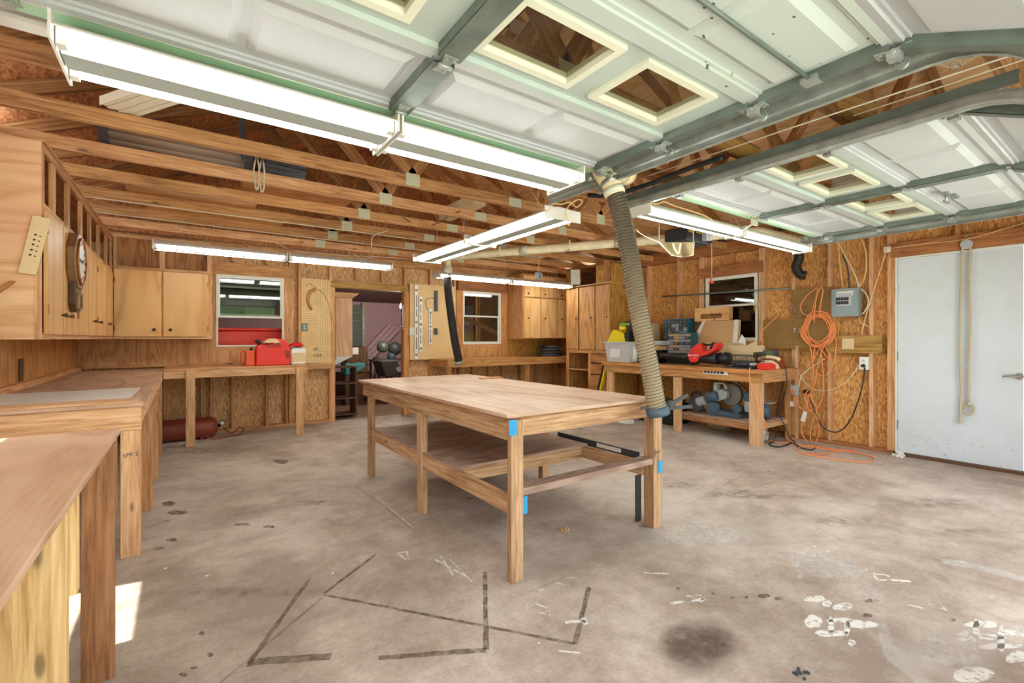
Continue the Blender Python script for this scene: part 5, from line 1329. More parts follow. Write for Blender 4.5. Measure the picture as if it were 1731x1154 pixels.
# ribbed white siding piece
m = MB(); a0, a1 = atZ(200, 188, 2.60), atZ(330, 145, 2.60); d = (a1 - a0).normalized(); sdv = Vector((-d.y, d.x, 0))
for k in range(6): m.beam(a0 + sdv * (k * .028 - .07) + Vector((0, 0, .0 if k % 2 else .006)), a1 + sdv * (k * .028 - .07) + Vector((0, 0, .0 if k % 2 else .006)), .026, .006)
m.beam(a0 - sdv * .09 + Vector((0, 0, .02)), a1 - sdv * .09 + Vector((0, 0, .02)), .006, .05)
tag(m.build('siding_strip', 'siding'), 'white ribbed siding strip poking out between the roof trusses at the upper left', 'siding')
# boards stored on the chords
bd = [((.42, 4.9), (1.35, 4.9), .14, 'brown_ply', 'short dark board lying on the trusses, left of the brown wire'),
      ((-.42, 5.55 - .25), (.6, 5.3), .12, 'honey_ply', 'chipboard-edged plank stored on the second and third trusses'),
      ((-.3, 5.86), (.95, 5.86), .13, 'door_ply', 'pale plank stored high between the fourth and fifth trusses')]
for (x0, y0), (x1, y1), w_, mt, lb in bd:
    m = MB().box(x0, y0 - .30, ZW + .091, x1, y0 + .30, ZW + .12, grain=0); tag(m.build('stored_board', mt), lb, 'board', 'boards stored on the trusses')
m = MB().box(2.35, 4.0, ZW + .091, 2.5, 4.75, ZW + .20); o_ = tag(m.build('storage_box', 'cardboard_pale'), 'small carton resting on the trusses near the white gusset plates', 'box')
m = MB().box(-.9, 2.19, 2.30, -.26, 2.26, 2.315).box(-.9, 2.25, 2.315, -.26, 2.265, 2.40); tag(m.build('angle_bracket', 'offwhite'), 'white steel angle at the top left, behind the end of the near shop light', 'bracket')
# nailed board + flattened carton in the far right of the ceiling
m = MB().box(3.6, 5.49, ZW + .0905, 4.9, 6.17, ZW + .10); tag(m.build('printed_sheet', 'label'), 'pale printed sheet lying on the trusses above the back window', 'sheet')

# ============================================================ THE ROOMS BEYOND
def st(name, mat, *b, **k): return struct(MB().box(*b, **k).build(name, mat))
yb0, yb1 = YB + .12, 11.2
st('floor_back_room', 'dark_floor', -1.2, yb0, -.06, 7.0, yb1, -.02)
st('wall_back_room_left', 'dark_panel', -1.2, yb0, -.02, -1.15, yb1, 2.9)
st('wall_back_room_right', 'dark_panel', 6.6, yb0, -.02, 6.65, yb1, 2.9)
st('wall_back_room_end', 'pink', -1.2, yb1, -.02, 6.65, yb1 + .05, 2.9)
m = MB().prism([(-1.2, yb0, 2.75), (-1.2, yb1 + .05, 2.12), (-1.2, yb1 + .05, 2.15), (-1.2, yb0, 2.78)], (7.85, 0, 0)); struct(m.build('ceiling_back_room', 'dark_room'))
# side room past the right window
xr0, xr1 = XR + .13, 8.9
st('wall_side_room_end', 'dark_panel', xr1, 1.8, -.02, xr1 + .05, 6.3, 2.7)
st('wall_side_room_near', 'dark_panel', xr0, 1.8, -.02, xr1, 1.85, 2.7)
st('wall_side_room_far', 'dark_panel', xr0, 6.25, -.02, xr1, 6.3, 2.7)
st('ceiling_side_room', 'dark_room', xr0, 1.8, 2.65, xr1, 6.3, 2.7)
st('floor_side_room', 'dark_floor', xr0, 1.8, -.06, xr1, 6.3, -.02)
st('trim_2', 'offwhite', xr1 - .03, 2.5, 1.13, xr1 - .001, 5.8, 1.20)
# pendant bulb by the doorway
q = atY(680, 516, 8.6)
b = thing('bulb_lamp', 'bare lit bulb hanging from the ceiling of the room past the doorway', 'lamp', q)
MB().lathe(q + Vector((0, 0, -.07)), (0, 0, 1), [(0, .01), (.015, .045), (.06, .052), (.10, .035), (.12, .02)], 16).build('bulb', 'bulb', b)
MB().cyl(q + Vector((0, 0, .05)), q + Vector((0, 0, .11)), .03, .045, 14).build('socket', 'print', b)
pl = bpy.data.lights.new('bulb_light', 'POINT'); pl.energy = 55; pl.color = (1, .88, .76); pl.shadow_soft_size = .08
plo = bpy.data.objects.new('bulb_light', pl); COL.objects.link(plo); plo.location = q + Vector((-.02, -.0, -.16))
MB().cyl(q + Vector((0, 0, .11)), Vector((q.x, q.y, 2.55)), .012, seg=8).build('stem', 'print', b)
# column with crown moulding just past the doorway
c = thing('trim_column', 'pinkish white square column with a flared cap hung just past the doorway', 'column', (1.98, 7.6, 0))
P0 = atY(570, 600, 7.62); x0 = 1.96
MB().box(x0, 7.60, .96, x0 + .26, 7.86, 1.90, grain=2).build('shaft', 'pink_ply', c)
MB().box(x0 - .10, 7.58, .92, x0 - .002, 7.88, 1.92, grain=2).build('side_board', 'beam_brown', c)
MB().prism([(x0 - .02, 7.58, 1.902), (x0 + .27, 7.58, 1.902), (x0 + .37, 7.58, 1.985), (x0 - .02, 7.58, 1.985)], (0, .30, 0)).build('cap', 'leg_pale', c)
MB().prism([(x0 - .02, 7.59, .959), (x0 + .26, 7.59, .959), (x0 + .0, 7.59, .84), (x0 - .06, 7.59, .80)], (0, .26, 0)).build('torn_base', 'label', c)
# dark shelf unit below it
c = thing('shelf_unit', 'dark wooden shelf unit under the column past the doorway', 'shelf', (2.1, 7.75, 0))
for x in (1.94, 2.28): MB().box(x, 7.62, 0, x + .02, 7.95, .80, grain=2).build('side', 'dark_panel', c)
for z in (.02, .28, .52, .78): MB().box(1.961, 7.62, z, 2.279, 7.95, z + .02).build('shelf', 'dark_panel', c)
# shutters on the far wall
s = thing('shutter', 'dull green louvred shutter on the far wall past the doorway', 'shutter', (3.0, 11.1, 1))
A, B = atY(597, 516, 11.14), atY(612, 584, 11.14)
A = atY(588, 515, 11.14); B = atY(611, 584, 11.14)
MB().box(A.x, 11.12, B.z, B.x, 11.15, A.z).build('panel', 'shutter', s)
for k in range(5): MB().box(A.x, 11.10, B.z + (A.z - B.z) * k / 5, B.x, 11.118, B.z + (A.z - B.z) * k / 5 + .02).build('slat', 'galv_dark', s)
MB().box(B.x, 11.08, B.z - .05, B.x + .07, 11.15, A.z + .05).build('post', 'galv', s)
# leaning pink-white planks
for k in range(3):
    a = atY(616 + k * 7, 596 + k * 3, 10.9); b_ = atY(659 + k * 7, 549 + k * 3, 10.9); a = a - (b_ - a) * ((a.z + .0) / (b_.z - a.z)) * .98
    tag(MB().beam(a, b_, .09, .05, (0, 1, 0)).build('leaning_plank', 'pink'), '%s of the pale pink planks leaning diagonally past the doorway' % ('leftmost', 'middle', 'rightmost')[k], 'plank', 'leaning planks')
# cardboard boxes, canvas thing, grill with black cover
q0, q1 = atY(587, 630, 9.6), atY(612, 586, 9.6)
g = thing('cardboard_box', 'brown cardboard box with a white shipping label past the doorway', 'box', (q0.x + .2, 9.7, q0.z))
MB().box(q0.x, 9.6, q0.z, q1.x + .12, 10.0, q1.z).build('box_body', 'dark_panel', g, bevel=.004)
q = atY(601, 593, 9.59); MB().box(q.x - .06, 9.592, q.z - .07, q.x + .06, 9.599, q.z + .07).build('shipping_label', 'label', g)
tag(MB().box(q0.x - .1, 9.62, 0, q1.x + .2, 10.1, q0.z - .001).build('storage_chest', 'dark_panel'), 'dark wooden chest under the cardboard box past the doorway', 'chest')
m = MB(); Q = [atY(u, v, 9.0) for u, v in ((584, 613), (600, 616), (617, 613), (618, 620), (608, 628), (595, 634), (584, 634))]
m.prism(Q, (0, .35, 0)); tag(m.build('plastic_bin', 'turq', bevel=.02), 'turquoise plastic bin sagging in front of the box past the doorway', 'bin')
lo_ = min(p_.z for p_ in Q); tag(MB().box(Q[0].x, 9.0, -.02, Q[2].x - .05, 9.35, lo_ - .001).build('storage_crate', 'dark_panel'), 'dark crate under the turquoise bin past the doorway', 'crate')
g = thing('covered_grill', 'grill under a black cover past the doorway, its legs showing', 'grill', (3.6, 8.8, 0))
Q = [atY(u, v, 8.7) for u, v in ((643, 610), (672, 608), (682, 634), (680, 637), (652, 637))]
MB().prism(Q, (0, .5, 0)).build('cover', 'dark_grey', g, bevel=.03)
zb_ = Q[-1].z
for u in (655, 662, 676):
    p_ = atY(u, 640, 8.8); MB().box(p_.x - .02, 8.8, -.02, p_.x + .02, 8.84, zb_ + .02).build('leg', 'print', g)
q = atY(674, 624, 8.695); MB().cyl((q.x, 8.68, q.z), (q.x, 8.70, q.z), .05, seg=16).build('badge', 'light_grey', g)
g = thing('tripod', 'dark tripod standing in the gloom past the doorway', 'tripod', (3.2, 8.9, 0)); q = atY(637, 612, 9.40)
for dx, dy in ((-.12, 0), (.12, .02), (0, .16)): MB().cyl((q.x + dx, 9.40 + dy, -.02), (q.x, 9.45, q.z), .018, seg=8).build('leg', 'print', g)
MB().box(q.x - .05, 9.4, q.z, q.x + .05, 9.5, q.z + .10).build('head', 'print', g)
for k, (u, v, r_, mt) in enumerate(((647, 585, .13, 'galv_dark'), (667, 588, .15, 'dark_grey'), (662, 601, .10, 'blue_grey'))):
    q = atY(u, v, 9.7); m = MB().lathe(q + Vector((0, 0, -r_)), (0, 0, 1), [(0, r_ * .4), (r_ * .3, r_ * .85), (r_, r_), (r_ * 1.5, r_ * .85), (r_ * 1.9, r_ * .3)], 16)
    m.box(q.x - r_, q.y - .02, q.z - .01, q.x + r_, q.y + .02, q.z + .01)
    tag(m.build('cooking_pot', mt), ('pale rounded pot on the stacked clutter past the doorway', 'dark rounded pot at the top right of the clutter past the doorway', 'pale rounded pot lowest in the clutter past the doorway')[k], 'pot', 'pots past the doorway')
q = atY(655, 606, 9.7); tag(MB().box(q.x - .30, 9.4, q.z - .05, q.x + .60, 10.1, q.z - .02).build('table', 'dark_panel'), 'dark table top carrying pots past the doorway', 'table')
for dx in (-.5, .4): pass
for o_ in [bpy.data.objects['table']]:
    for dx, dy in ((-.25, -.3), (.55, -.3), (-.25, .3), (.55, .3)): MB().box(q.x + dx - .02, 9.75 + dy - .02, -.02, q.x + dx + .02, 9.75 + dy + .02, q.z - .051).build('leg', 'dark_panel', o_)
# sliding-door hardware on the jamb
g = tag(MB().box(2.925, YB + .0, 1.40, 2.948, YB + .04, 1.80).build('latch_plate', 'steel', bevel=.003), 'steel latch hardware fixed to the right jamb of the doorway', 'latch')
MB().cyl((2.86, YB + .02, 1.66), (2.93, YB + .02, 1.66), .014, seg=10).cyl((2.86, YB + .02, 1.45), (2.93, YB + .02, 1.45), .014, seg=10).build('bolt', 'steel', g)
# red cooler behind the left window
g = thing('cooler', 'big red plastic cooler standing behind the open left window', 'cooler', (.75, 7.75, .0))
MB().box(.20, 7.52, .95, 1.22, 7.95, 1.36).build('body', 'red', g, bevel=.03)
MB().box(.18, 7.50, 1.362, 1.24, 7.97, 1.40).build('lid', 'red', g, bevel=.012)
MB().box(.38, 7.512, 1.02, .98, 7.5195, 1.30).build('embossed_panel', 'red', g, bevel=.004)
text('brand_print', 'Igloo', (.86, 7.51, 1.245), (1, 0, 0), (0, 0, 1), .07, 'print_white', g) if 0 else None
tag(MB().box(.0, 7.45, -.02, 1.4, 8.0, .949, grain=0).build('stand', 'dark_panel'), 'dark stand carrying the red cooler behind the left window', 'stand')
# wooden brace seen through the right back window
g = thing('braced_post', 'rough wooden post with a cross brace behind the right back window', 'post', (5.2, 8.6, 0))
MB().box(5.15, 8.6, -.02, 5.24, 8.64, 2.45, grain=2).build('post', 'lumber', g); MB().beam((4.7, 8.58, 1.75), (5.7, 8.58, 1.35), .03, .09).build('brace', 'lumber', g)

# ============================================================ RIGHT WALL: PEGBOARDS, PANEL, CORDS
XW = XR - .001
tag(MB().box(XW - .008, 2.30, 1.50, XW - .001, 2.745, 1.865, grain=1).build('pegboard', 'peg_brown'), 'brown pegboard panel above the orange cord coil, left of the breaker box', 'pegboard', 'right wall pegboards')
tag(MB().box(XW - .008, 2.29, 1.12, XW - .001, 3.10, 1.495, grain=1).build('pegboard', 'peg_brown'), 'wide brown pegboard panel over the right end of the tool bench', 'pegboard', 'right wall pegboards')
tag(MB().box(XW - .008, 4.0, 1.12, XW - .001, 4.60, 1.49, grain=1).build('pegboard', 'peg_brown'), 'brown pegboard panel behind the drawer organizers', 'pegboard', 'right wall pegboards')
def pxy(u, v, d=.0): return atX(u, v, XW - d)
for k, (pts, lb) in enumerate(([((1336, 503), (1346, 533)), 'long thin punch hung at the left of the brown pegboard'], [((1362, 515), (1360, 535)), 'short thin punch hung on the brown pegboard behind the cord'], [((1401, 496), (1406, 514)), 'wire hook with keys at the right of the brown pegboard'])):
    tag(MB().tube([pxy(*pts[0], .02), pxy(*pts[1], .02)], .005, 6).build('hand_tool', 'steel'), lb, 'tool')
for k, (u, v) in enumerate(((1344, 555), (1351, 556))):
    q = pxy(u, v, .012); tag(MB().cyl(q + Vector((.003, 0, 0)), q - Vector((.03, 0, 0)), .006, seg=8).tube([q - Vector((.03, 0, 0)), q - Vector((.035, .02, .0)), q - Vector((.03, -.0, .05))], .004, 6).build('peg_hook', 'white'), '%s white hook on the lower brown pegboard' % ('left', 'right')[k], 'hook', 'white peg hooks')
# breaker box
q0, q1 = pxy(1411, 536), pxy(1455, 488); g = thing('breaker_box', 'grey-blue electrical breaker box on the right wall', 'breaker box', (XR - .05, (q0.y + q1.y) / 2, q0.z))
ya_, yb_, za_, zb_ = q1.y - .01, q0.y, q0.z, q1.z + .01
MB().box(XR - .10, ya_, za_, XR - .001, yb_, zb_).build('enclosure', 'panel_blue', g, bevel=.004)
MB().box(XR - .106, ya_ + .012, za_ + .012, XR - .1005, yb_ - .012, zb_ - .012).build('cover', 'panel_blue', g, bevel=.003)
MB().box(XR - .112, ya_ + .06, za_ + .12, XR - .1065, yb_ - .05, za_ + .27).build('inner_door', 'light_grey', g, bevel=.004)
for k in range(5):
    for j in range(2): MB().box(XR - .118, ya_ + .09 + k * .026, za_ + .14 + j * .045, XR - .1125, ya_ + .11 + k * .026, za_ + .175 + j * .045).build('breaker', 'print', g)
MB().box(XR - .108, ya_ + .05, zb_ - .085, XR - .1065, yb_ - .06, zb_ - .035).build('rating_label', 'label', g)
text('rating_text', 'SQUARE D', (XR - .109, (ya_ + yb_) / 2, zb_ - .06), (0, -1, 0), (0, 0, 1), .025, 'print', g) if 0 else None
# wires above the panel
def wall_wire(nm, lab, uv, r, mat, d=.03, cat='wire', grp=None): return tag(cable(nm, [pxy(u, v, d) for u, v in uv], r, mat), lab, cat, grp)
wall_wire('electric_wire', 'yellow cable dropping straight into the top left of the breaker box', ((1417, 408), (1418, 430), (1422, 465), (1426, 490)), .007, 'wire')
wall_wire('electric_wire', 'white cable curving down beside the breaker box top', ((1416, 408), (1430, 435), (1444, 462), (1451, 483), (1449, 489)), .007, 'wire_white')
wall_wire('electric_wire', 'yellow cable bowing right of the breaker box top', ((1457, 404), (1464, 430), (1463, 462), (1456, 480), (1450, 486)), .007, 'wire')
wall_wire('electric_wire', 'grey cable in the middle above the breaker box', ((1424, 430), (1432, 450), (1435, 470), (1436, 488)), .008, 'dark_grey')
wall_wire('electric_wire', 'white cable looping out of the right side of the breaker box', ((1456, 488), (1465, 498), (1468, 512), (1462, 526), (1457, 530)), .007, 'wire_white')
wall_wire('electric_wire', 'cable falling from the door corner bracket past the breaker box', ((1500, 418), (1490, 450), (1474, 500), (1462, 540), (1456, 566)), .006, 'wire')
wall_wire('electric_wire', 'short cable below the breaker box', ((1452, 536), (1454, 545), (1462, 549), (1468, 552)), .006, 'wire')
wall_wire('electric_wire', 'thin white cord draped between the bench outlet and the white wall outlet', ((1455, 612), (1440, 635), (1420, 652), (1395, 660), (1370, 655), (1355, 638), (1342, 618)), .004, 'wire_white')
wall_wire('electric_wire', 'white cable curving from the bench outlet up to the wooden board', ((1350, 655), (1354, 636), (1362, 628), (1380, 615), (1394, 606)), .006, 'wire_white')
wall_wire('wall_string', 'thin cord strung over the exit door to the corner bracket', ((1503, 420), (1560, 412), (1633, 404), (1731, 377)), .004, 'wire', .04)
q = pxy(1501, 422, .0); tag(MB().box(q.x - .03, q.y - .03, q.z - .03, q.x + .0, q.y + .03, q.z + .03).build('cord_bracket', 'offwhite'), 'white bracket at the upper left corner of the exit door', 'bracket')
# white outlet with plug, black cord
q0, q1 = pxy(1455, 624), pxy(1470, 603); g = thing('wall_outlet', 'white double outlet under the wooden board, with a black plug in it', 'outlet', ((XR - .03), (q0.y + q1.y) / 2, q0.z))
MB().box(XR - .05, q1.y, q0.z, XR - .0005, q0.y, q1.z).build('outlet_box', 'white', g, bevel=.005)
yc = (q0.y + q1.y) / 2; MB().box(XR - .053, yc - .018, q1.z - .065, XR - .0505, yc + .018, q1.z - .025).build('socket', 'offwhite', g)
for dy in (-.007, .007): MB().box(XR - .0545, yc + dy - .002, q1.z - .05, XR - .0535, yc + dy + .002, q1.z - .035).build('slot', 'print', g)
MB().cyl((XR - .051, yc, q0.z + .045), (XR - .09, yc, q0.z + .045), .02, .014, 14).build('plug', 'black', g)
tag(cable('power_cable', [pxy(u, v, .06) for u, v in ((1462, 621), (1459, 645), (1450, 680), (1436, 712), (1420, 728), (1404, 729), (1388, 718), (1379, 700), (1372, 680), (1366, 664))], .007, 'black'), 'black power cord drooping from the white outlet to a hole in the strand board', 'cord')
q = pxy(1366, 661, -.08); tag(MB().cyl(q, q - Vector((.09, 0, 0)), .024, seg=14).build('black_socket', 'black'), 'black socket where the drooping cord enters the wall', 'socket')
# bench-end outlet and strip of conduit
g = thing('bench_outlet', 'grey outlet box on the stud beside the tool bench, with orange plugs in it', 'outlet', pxy(1344, 668, .04))
q = pxy(1344, 658, .0); MB().box(XR - .05, q.y - .05, q.z - .07, XR - .001, q.y + .055, q.z + .06).build('outlet_box', 'light_grey', g, bevel=.004)
MB().cyl((XR - .051, q.y, q.z - .02), (XR - .08, q.y, q.z - .02), .018, seg=12).build('plug', 'orange_dark', g)
q = pxy(1341, 682, .0); MB().box(XR - .07, q.y - .03, q.z - .03, XR - .0, q.y + .03, q.z + .03).build('adapter', 'white', g)
tag(MB().box(6.24, 2.665, .0, 6.268, 2.70, 1.16, grain=2).build('thin_post', 'leg_pale'), 'thin upright wooden strip at the right end of the tool bench', 'post')
# orange extension cord coil
g = thing('extension_cord', 'orange extension cord coiled on the wall and trailing onto the floor', 'cord', pxy(1387, 560, .05))
rr = random.Random(4); CC = pxy(1387, 558, 0); pts = []
for i in range(13 * 18):
    a = 2 * PI * i / 18; k = i / 18
    ry = .155 + .028 * math.sin(k * 2.3) ; rz = .185 + .03 * math.cos(k * 1.7)
    pts.append(Vector((XR - .05 - .03 * math.sin(k * 3.1) - .01 * math.sin(a * 2 + k), CC.y + ry * math.cos(a) + .015 * math.sin(k * 5), CC.z + rz * math.sin(a) + .02 * math.sin(k * 4.1))))
MB().tube(pts, .0065, 6).build('coil', 'orange', g)
def oc(uv, nm='cord_run', mt='orange', d=.06, r=.0065): return cable(nm, [pxy(u, v, d) for u, v in uv], r, mt, g)
oc(((1375, 536), (1358, 530), (1353, 518), (1362, 502), (1376, 490), (1382, 487), (1380, 500), (1372, 530), (1368, 545)))
oc(((1385, 532), (1388, 510), (1391, 492), (1387, 486), (1381, 500), (1377, 525), (1376, 545)), d=.075)
oc(((1366, 570), (1372, 600), (1375, 640), (1370, 670), (1380, 690), (1372, 720), (1370, 740), (1377, 753)))
oc(((1378, 580), (1374, 620), (1388, 635), (1400, 630), (1410, 610), (1414, 580), (1410, 565)), d=.05)
oc(((1392, 585), (1382, 620), (1376, 650), (1362, 665), (1366, 690), (1380, 705), (1384, 730), (1378, 750)), d=.07)
oc(((1388, 590), (1392, 640), (1390, 670), (1380, 690), (1360, 694), (1346, 682)), d=.05)
oc(((1383, 585), (1405, 610), (1392, 584), (1376, 606), (1373, 620)), d=.045)
oc(((1368, 665), (1360, 700), (1354, 725), (1360, 740), (1372, 752)), d=.07)
oc(((1344, 664), (1342, 676), (1345, 690)), nm='plug_cord', mt='orange_dark', d=.09)
def fz(uv, r=.007, z=.008): return [atZ(u, v, z) for u, v in uv]
cable('floor_run', fz(((1377, 753), (1360, 754), (1348, 758), (1352, 765), (1380, 771), (1420, 777), (1460, 781), (1477, 777), (1470, 770), (1440, 764), (1400, 759), (1370, 755), (1345, 750), (1330, 742), (1333, 733), (1340, 735), (1336, 745), (1322, 748), (1300, 745))), .007, 'orange', g)
cable('floor_run', fz(((1372, 752), (1400, 757), (1430, 762), (1446, 765), (1440, 761), (1420, 762), (1390, 768), (1360, 766))), .007, 'orange_dark', g)
q = atX(1358, 708, XR - .08); MB().prism([atX(u, v, XR - .08) for u, v in ((1358, 695), (1364, 697), (1360, 713), (1353, 711))], (.012, 0, 0)).build('hang_tag', 'white', g)
# orange cord from the bench top
tag(cable('orange_cable', [Vector((5.45, 2.84, RZ + .02)), Vector((5.40, 2.83, RZ)), Vector((5.395, 2.82, RZ - .15))] + [atX(u, v, 5.40) for u, v in ((1276, 668), (1285, 692))] + [atX(1291, 708, 5.42), atX(1296, 722, 5.45), atZ(1297, 740, .01), atZ(1304, 746, .008)], .006, 'orange'), 'orange cord dropping from the bench top past the corner leg to the floor', 'cord')
tag(cable('orange_cable', [Vector((6.05, 2.83, 1.52)), atX(1289, 560, 6.0), atX(1290, 580, 5.95), atX(1288.5, 606, 5.85), atX(1289, 613, 5.8)], .005, 'orange'), 'thin orange cord hanging in front of the pegboard down to the bench', 'cord')
for k, uvs in enumerate((((1320, 618), (1324, 640), (1320, 665), (1316, 690), (1313, 712), (1311, 740)), ((1328, 618), (1330, 650), (1322, 680), (1318, 702), (1326, 718), (1334, 738), (1345, 748)))):
    tag(cable('power_cable', [atX(u, v, 6.1 - .2 * k) for u, v in uvs[:-1]] + [atZ(*uvs[-1], .008)], .006, 'black'), '%s black cord hanging over the right end of the tool bench' % ('left', 'right')[k], 'cord', 'black cords at the bench end')
tag(cable('power_cable', fz(((1311, 745), (1300, 750), (1312, 755), (1330, 752), (1340, 748), (1352, 756), (1370, 760), (1378, 757))), .008, 'black'), 'tangle of black cord on the floor at the foot of the tool bench', 'cord')
# steel rod across the window
a, b = pxy(1120, 501, .05), pxy(1335, 487, .05); m = MB().cyl(a, b, .012, seg=10)
tag(m.build('long_rod', 'wood' if 0 else 'galv_dark'), 'long thin rod resting across the right window', 'rod')
for u, v in ((1180, 497), (1290, 490)): q = pxy(u, v, .0); tag(MB().cyl((XR + .02, q.y, q.z - .014), (XR - .08, q.y, q.z - .014), .004, seg=6).build('nail', 'steel'), 'nail holding the long rod, %s of the window' % ('left' if u < 1200 else 'right'), 'nail', 'nails under the rod')
# wire coil on the window edge
q = pxy(1278, 513, .03); m = MB()
for k in range(3): m.tube([q + Vector((.01 * k, .035 * math.cos(a * PI / 8 + k), .05 * math.sin(a * PI / 8) - .02 * k)) for a in range(17)], .003, 5)
tag(m.build('wire_coil', 'wire'), 'small coil of pale wire hung at the right edge of the window', 'wire')
# rope and pulley on the exit door
g = thing('door_rope', 'grey rope looped over a pulley and hanging down the white exit door', 'rope', atX(1634, 412, XR - .03))
q = atX(1634, 413, XR - .04); MB().cyl(q - Vector((.012, 0, 0)), q + Vector((.012, 0, 0)), .045, seg=24).build('pulley', 'light_grey', g)
MB().tube([q + Vector((0, .012 * math.cos(a * PI / 6), .065 + .02 * math.sin(a * PI / 6))) for a in range(13)], .004, 6).build('ring', 'steel', g)
MB().tube(curve_pts([atX(u, v, XR - .035) for u, v in ((1624, 714), (1624, 690), (1625, 660), (1623, 600), (1624, 520), (1626, 440), (1628, 415), (1634, 407), (1640, 415), (1639, 470), (1640, 560), (1638, 620), (1638, 680))], 5), .010, 8).build('rope', 'rope', g)
MB().tube([atX(1638, 691, XR - .035) + Vector((0, .034 * math.cos(a * PI / 8), .055 * math.sin(a * PI / 8))) for a in range(17)], .010, 8).build('rope_loop', 'rope', g)
for u, v in ((1638, 683), (1624, 711)):
    q = atX(u, v, XR - .035); MB().lathe(q + Vector((0, 0, -.02)), (0, 0, 1), [(0, .008), (.01, .02), (.03, .02), (.04, .008)], 10).build('knot', 'rope', g)
# debris at the door foot
q = atZ(1517, 771, 0); m = MB()
for k in range(14): a = Vector((random.uniform(-.05, .03), random.uniform(-.05, .05), random.uniform(.005, .06))) + q; m.box(*(a - Vector((.012,) * 3)), *(a + Vector((.012,) * 3)))
tag(m.build('crumbled_filler', 'label'), 'crumbled grey filler at the foot of the exit door hinge side', 'debris', None, 'stuff')

# ============================================================ ON THE TOOL BENCH
T = RZ + .0005
g = thing('storage_tote', 'clear plastic tote with a yellow shroud on top, left end of the tool bench', 'tote', (5.65, 5.02, T))
def taper(m, x0, y0, x1, y1, z0, z1, e):
    a = [(x0 + e, y0 + e, z0), (x1 - e, y0 + e, z0), (x1 - e, y1 - e, z0), (x0 + e, y1 - e, z0)]; b = [(x0, y0, z1), (x1, y0, z1), (x1, y1, z1), (x0, y1, z1)]
    va = [m.bm.verts.new(p) for p in a]; vb = [m.bm.verts.new(p) for p in b]
    m.bm.faces.new(list(reversed(va)))
    for i in range(4): m.bm.faces.new((va[i], va[(i + 1) % 4], vb[(i + 1) % 4], vb[i]))
    return m
tx0, tx1, ty0, ty1 = 5.45, 5.86, 4.66, 5.17
o_ = taper(MB(), tx0, ty0, tx1, ty1, T + .001, T + .31, .035).build('tub', 'tote', g); md = o_.modifiers.new('t', 'SOLIDIFY'); md.thickness = .004
MB().box(tx0 - .012, ty0 - .012, T + .295, tx0 + .0, ty1 + .012, T + .315).box(tx1, ty0 - .012, T + .295, tx1 + .012, ty1 + .012, T + .315).box(tx0, ty0 - .012, T + .295, tx1, ty0, T + .315).box(tx0, ty1, T + .295, tx1, ty1 + .012, T + .315).build('rim', 'tote', g)
MB().box(tx0 + .012, 4.86, T + .07, tx0 + .016, 5.06, T + .24).build('paper_label', 'label', g)
m = MB().prism([(5.49, 5.16, T + .30), (5.49, 4.78, T + .30), (5.49, 4.82, T + .44), (5.49, 4.98, T + .50), (5.49, 5.04, T + .50)], (.26, 0, 0)); tag(m.build('yellow_shroud', 'yellow', bevel=.01), 'yellow plastic shroud with slanted sides lying on top of the clear tote', 'shroud')
m = MB().box(5.50, 4.72, T + .32, 5.70, 4.81, T + .46); m.cyl((5.55, 4.76, T + .45), (5.55, 4.70, T + .62), .045, .035, 14); m.box(5.50, 4.64, T + .55, 5.62, 4.80, T + .63)
dr = thing('cordless_drill', 'black and yellow-green cordless drill standing in the tote, behind the yellow shroud', 'drill', (5.56, 4.74, T + .32))
m.build('drill_body', 'black', dr, bevel=.008)
MB().box(5.49, 4.70, T + .56, 5.60, 4.90, T + .60).build('housing', 'green', dr, bevel=.01)
MB().box(5.52, 4.80, T + .50, 5.62, 4.93, T + .56).build('motor_cover', 'yellow', dr, bevel=.01)
tag(MB().lathe((5.60, 4.69, T + .01), (0, 0, 1), [(0, .05), (.2, .05), (.26, .02), (.31, .02)], 16).build('spray_bottle', 'white'), 'white bottle inside the right side of the clear tote', 'bottle')
tag(MB().box(5.98, 4.68, T, 6.20, 4.92, T + .60).build('carton', 'cardboard_pale'), 'tall pale carton standing behind the tote and the tan hose', 'box')
tag(MB().box(5.62, 4.32, T, 5.98, 4.62, T + .19).build('black_case', 'black', bevel=.01), 'low black case behind the tan hose on the bench', 'case')
tag(MB().prism([(5.56, 4.28, T + .192), (5.56, 4.66, T + .192), (5.56, 4.66, T + .24), (5.56, 4.62, T + .27), (5.56, 4.30, T + .27)], (.36, 0, 0)).build('foam_block', 'cardboard', bevel=.02), 'tan folded cardboard lying on the low black case', 'cardboard')
tag(MB().box(5.66, 4.24, T + .271, 5.94, 4.50, T + .33).build('tool_tray', 'light_grey', bevel=.005), 'grey tray of oddments on the tan cardboard', 'tray')
def organizer(lab, x, y0, y1, z0, z1, cols, rows, shade):
    g_ = thing('drawer_organizer', lab, 'organizer', (x + .07, (y0 + y1) / 2, z0), 'small-parts drawer organizers')
    MB().box(x, y0, z0, x + .015, y0 + .012, z1).box(x, y1 - .012, z0, x + .015, y1, z1).box(x + .015, y0, z0, x + .16, y1, z1).box(x, y0 + .012, z0, x + .015, y1 - .012, z0 + .012).box(x, y0 + .012, z1 - .012, x + .015, y1 - .012, z1).build('cabinet_shell', 'teal', g_)
    w_ = (y1 - y0 - .03) / cols; h_ = (z1 - z0 - .03) / rows
    for i in range(cols):
        for j in range(rows):
            y = y0 + .015 + i * w_; z = z0 + .015 + j * h_
            d_ = MB().box(x - .006, y + .003, z + .003, x + .0145, y + w_ - .003, z + h_ - .003).build('drawer', ['dark_grey', 'blue_grey', 'tote_in', 'cardboard'][(0 if random.random() < .6 else random.choice((1, 2))) if not shade else random.choice((0, 2, 2, 3))], g_)
            MB().box(x - .012, y + w_ * .35, z + h_ * .4, x - .0065, y + w_ * .65, z + h_ * .6).build('pull', 'tote_in', d_)
    return g_
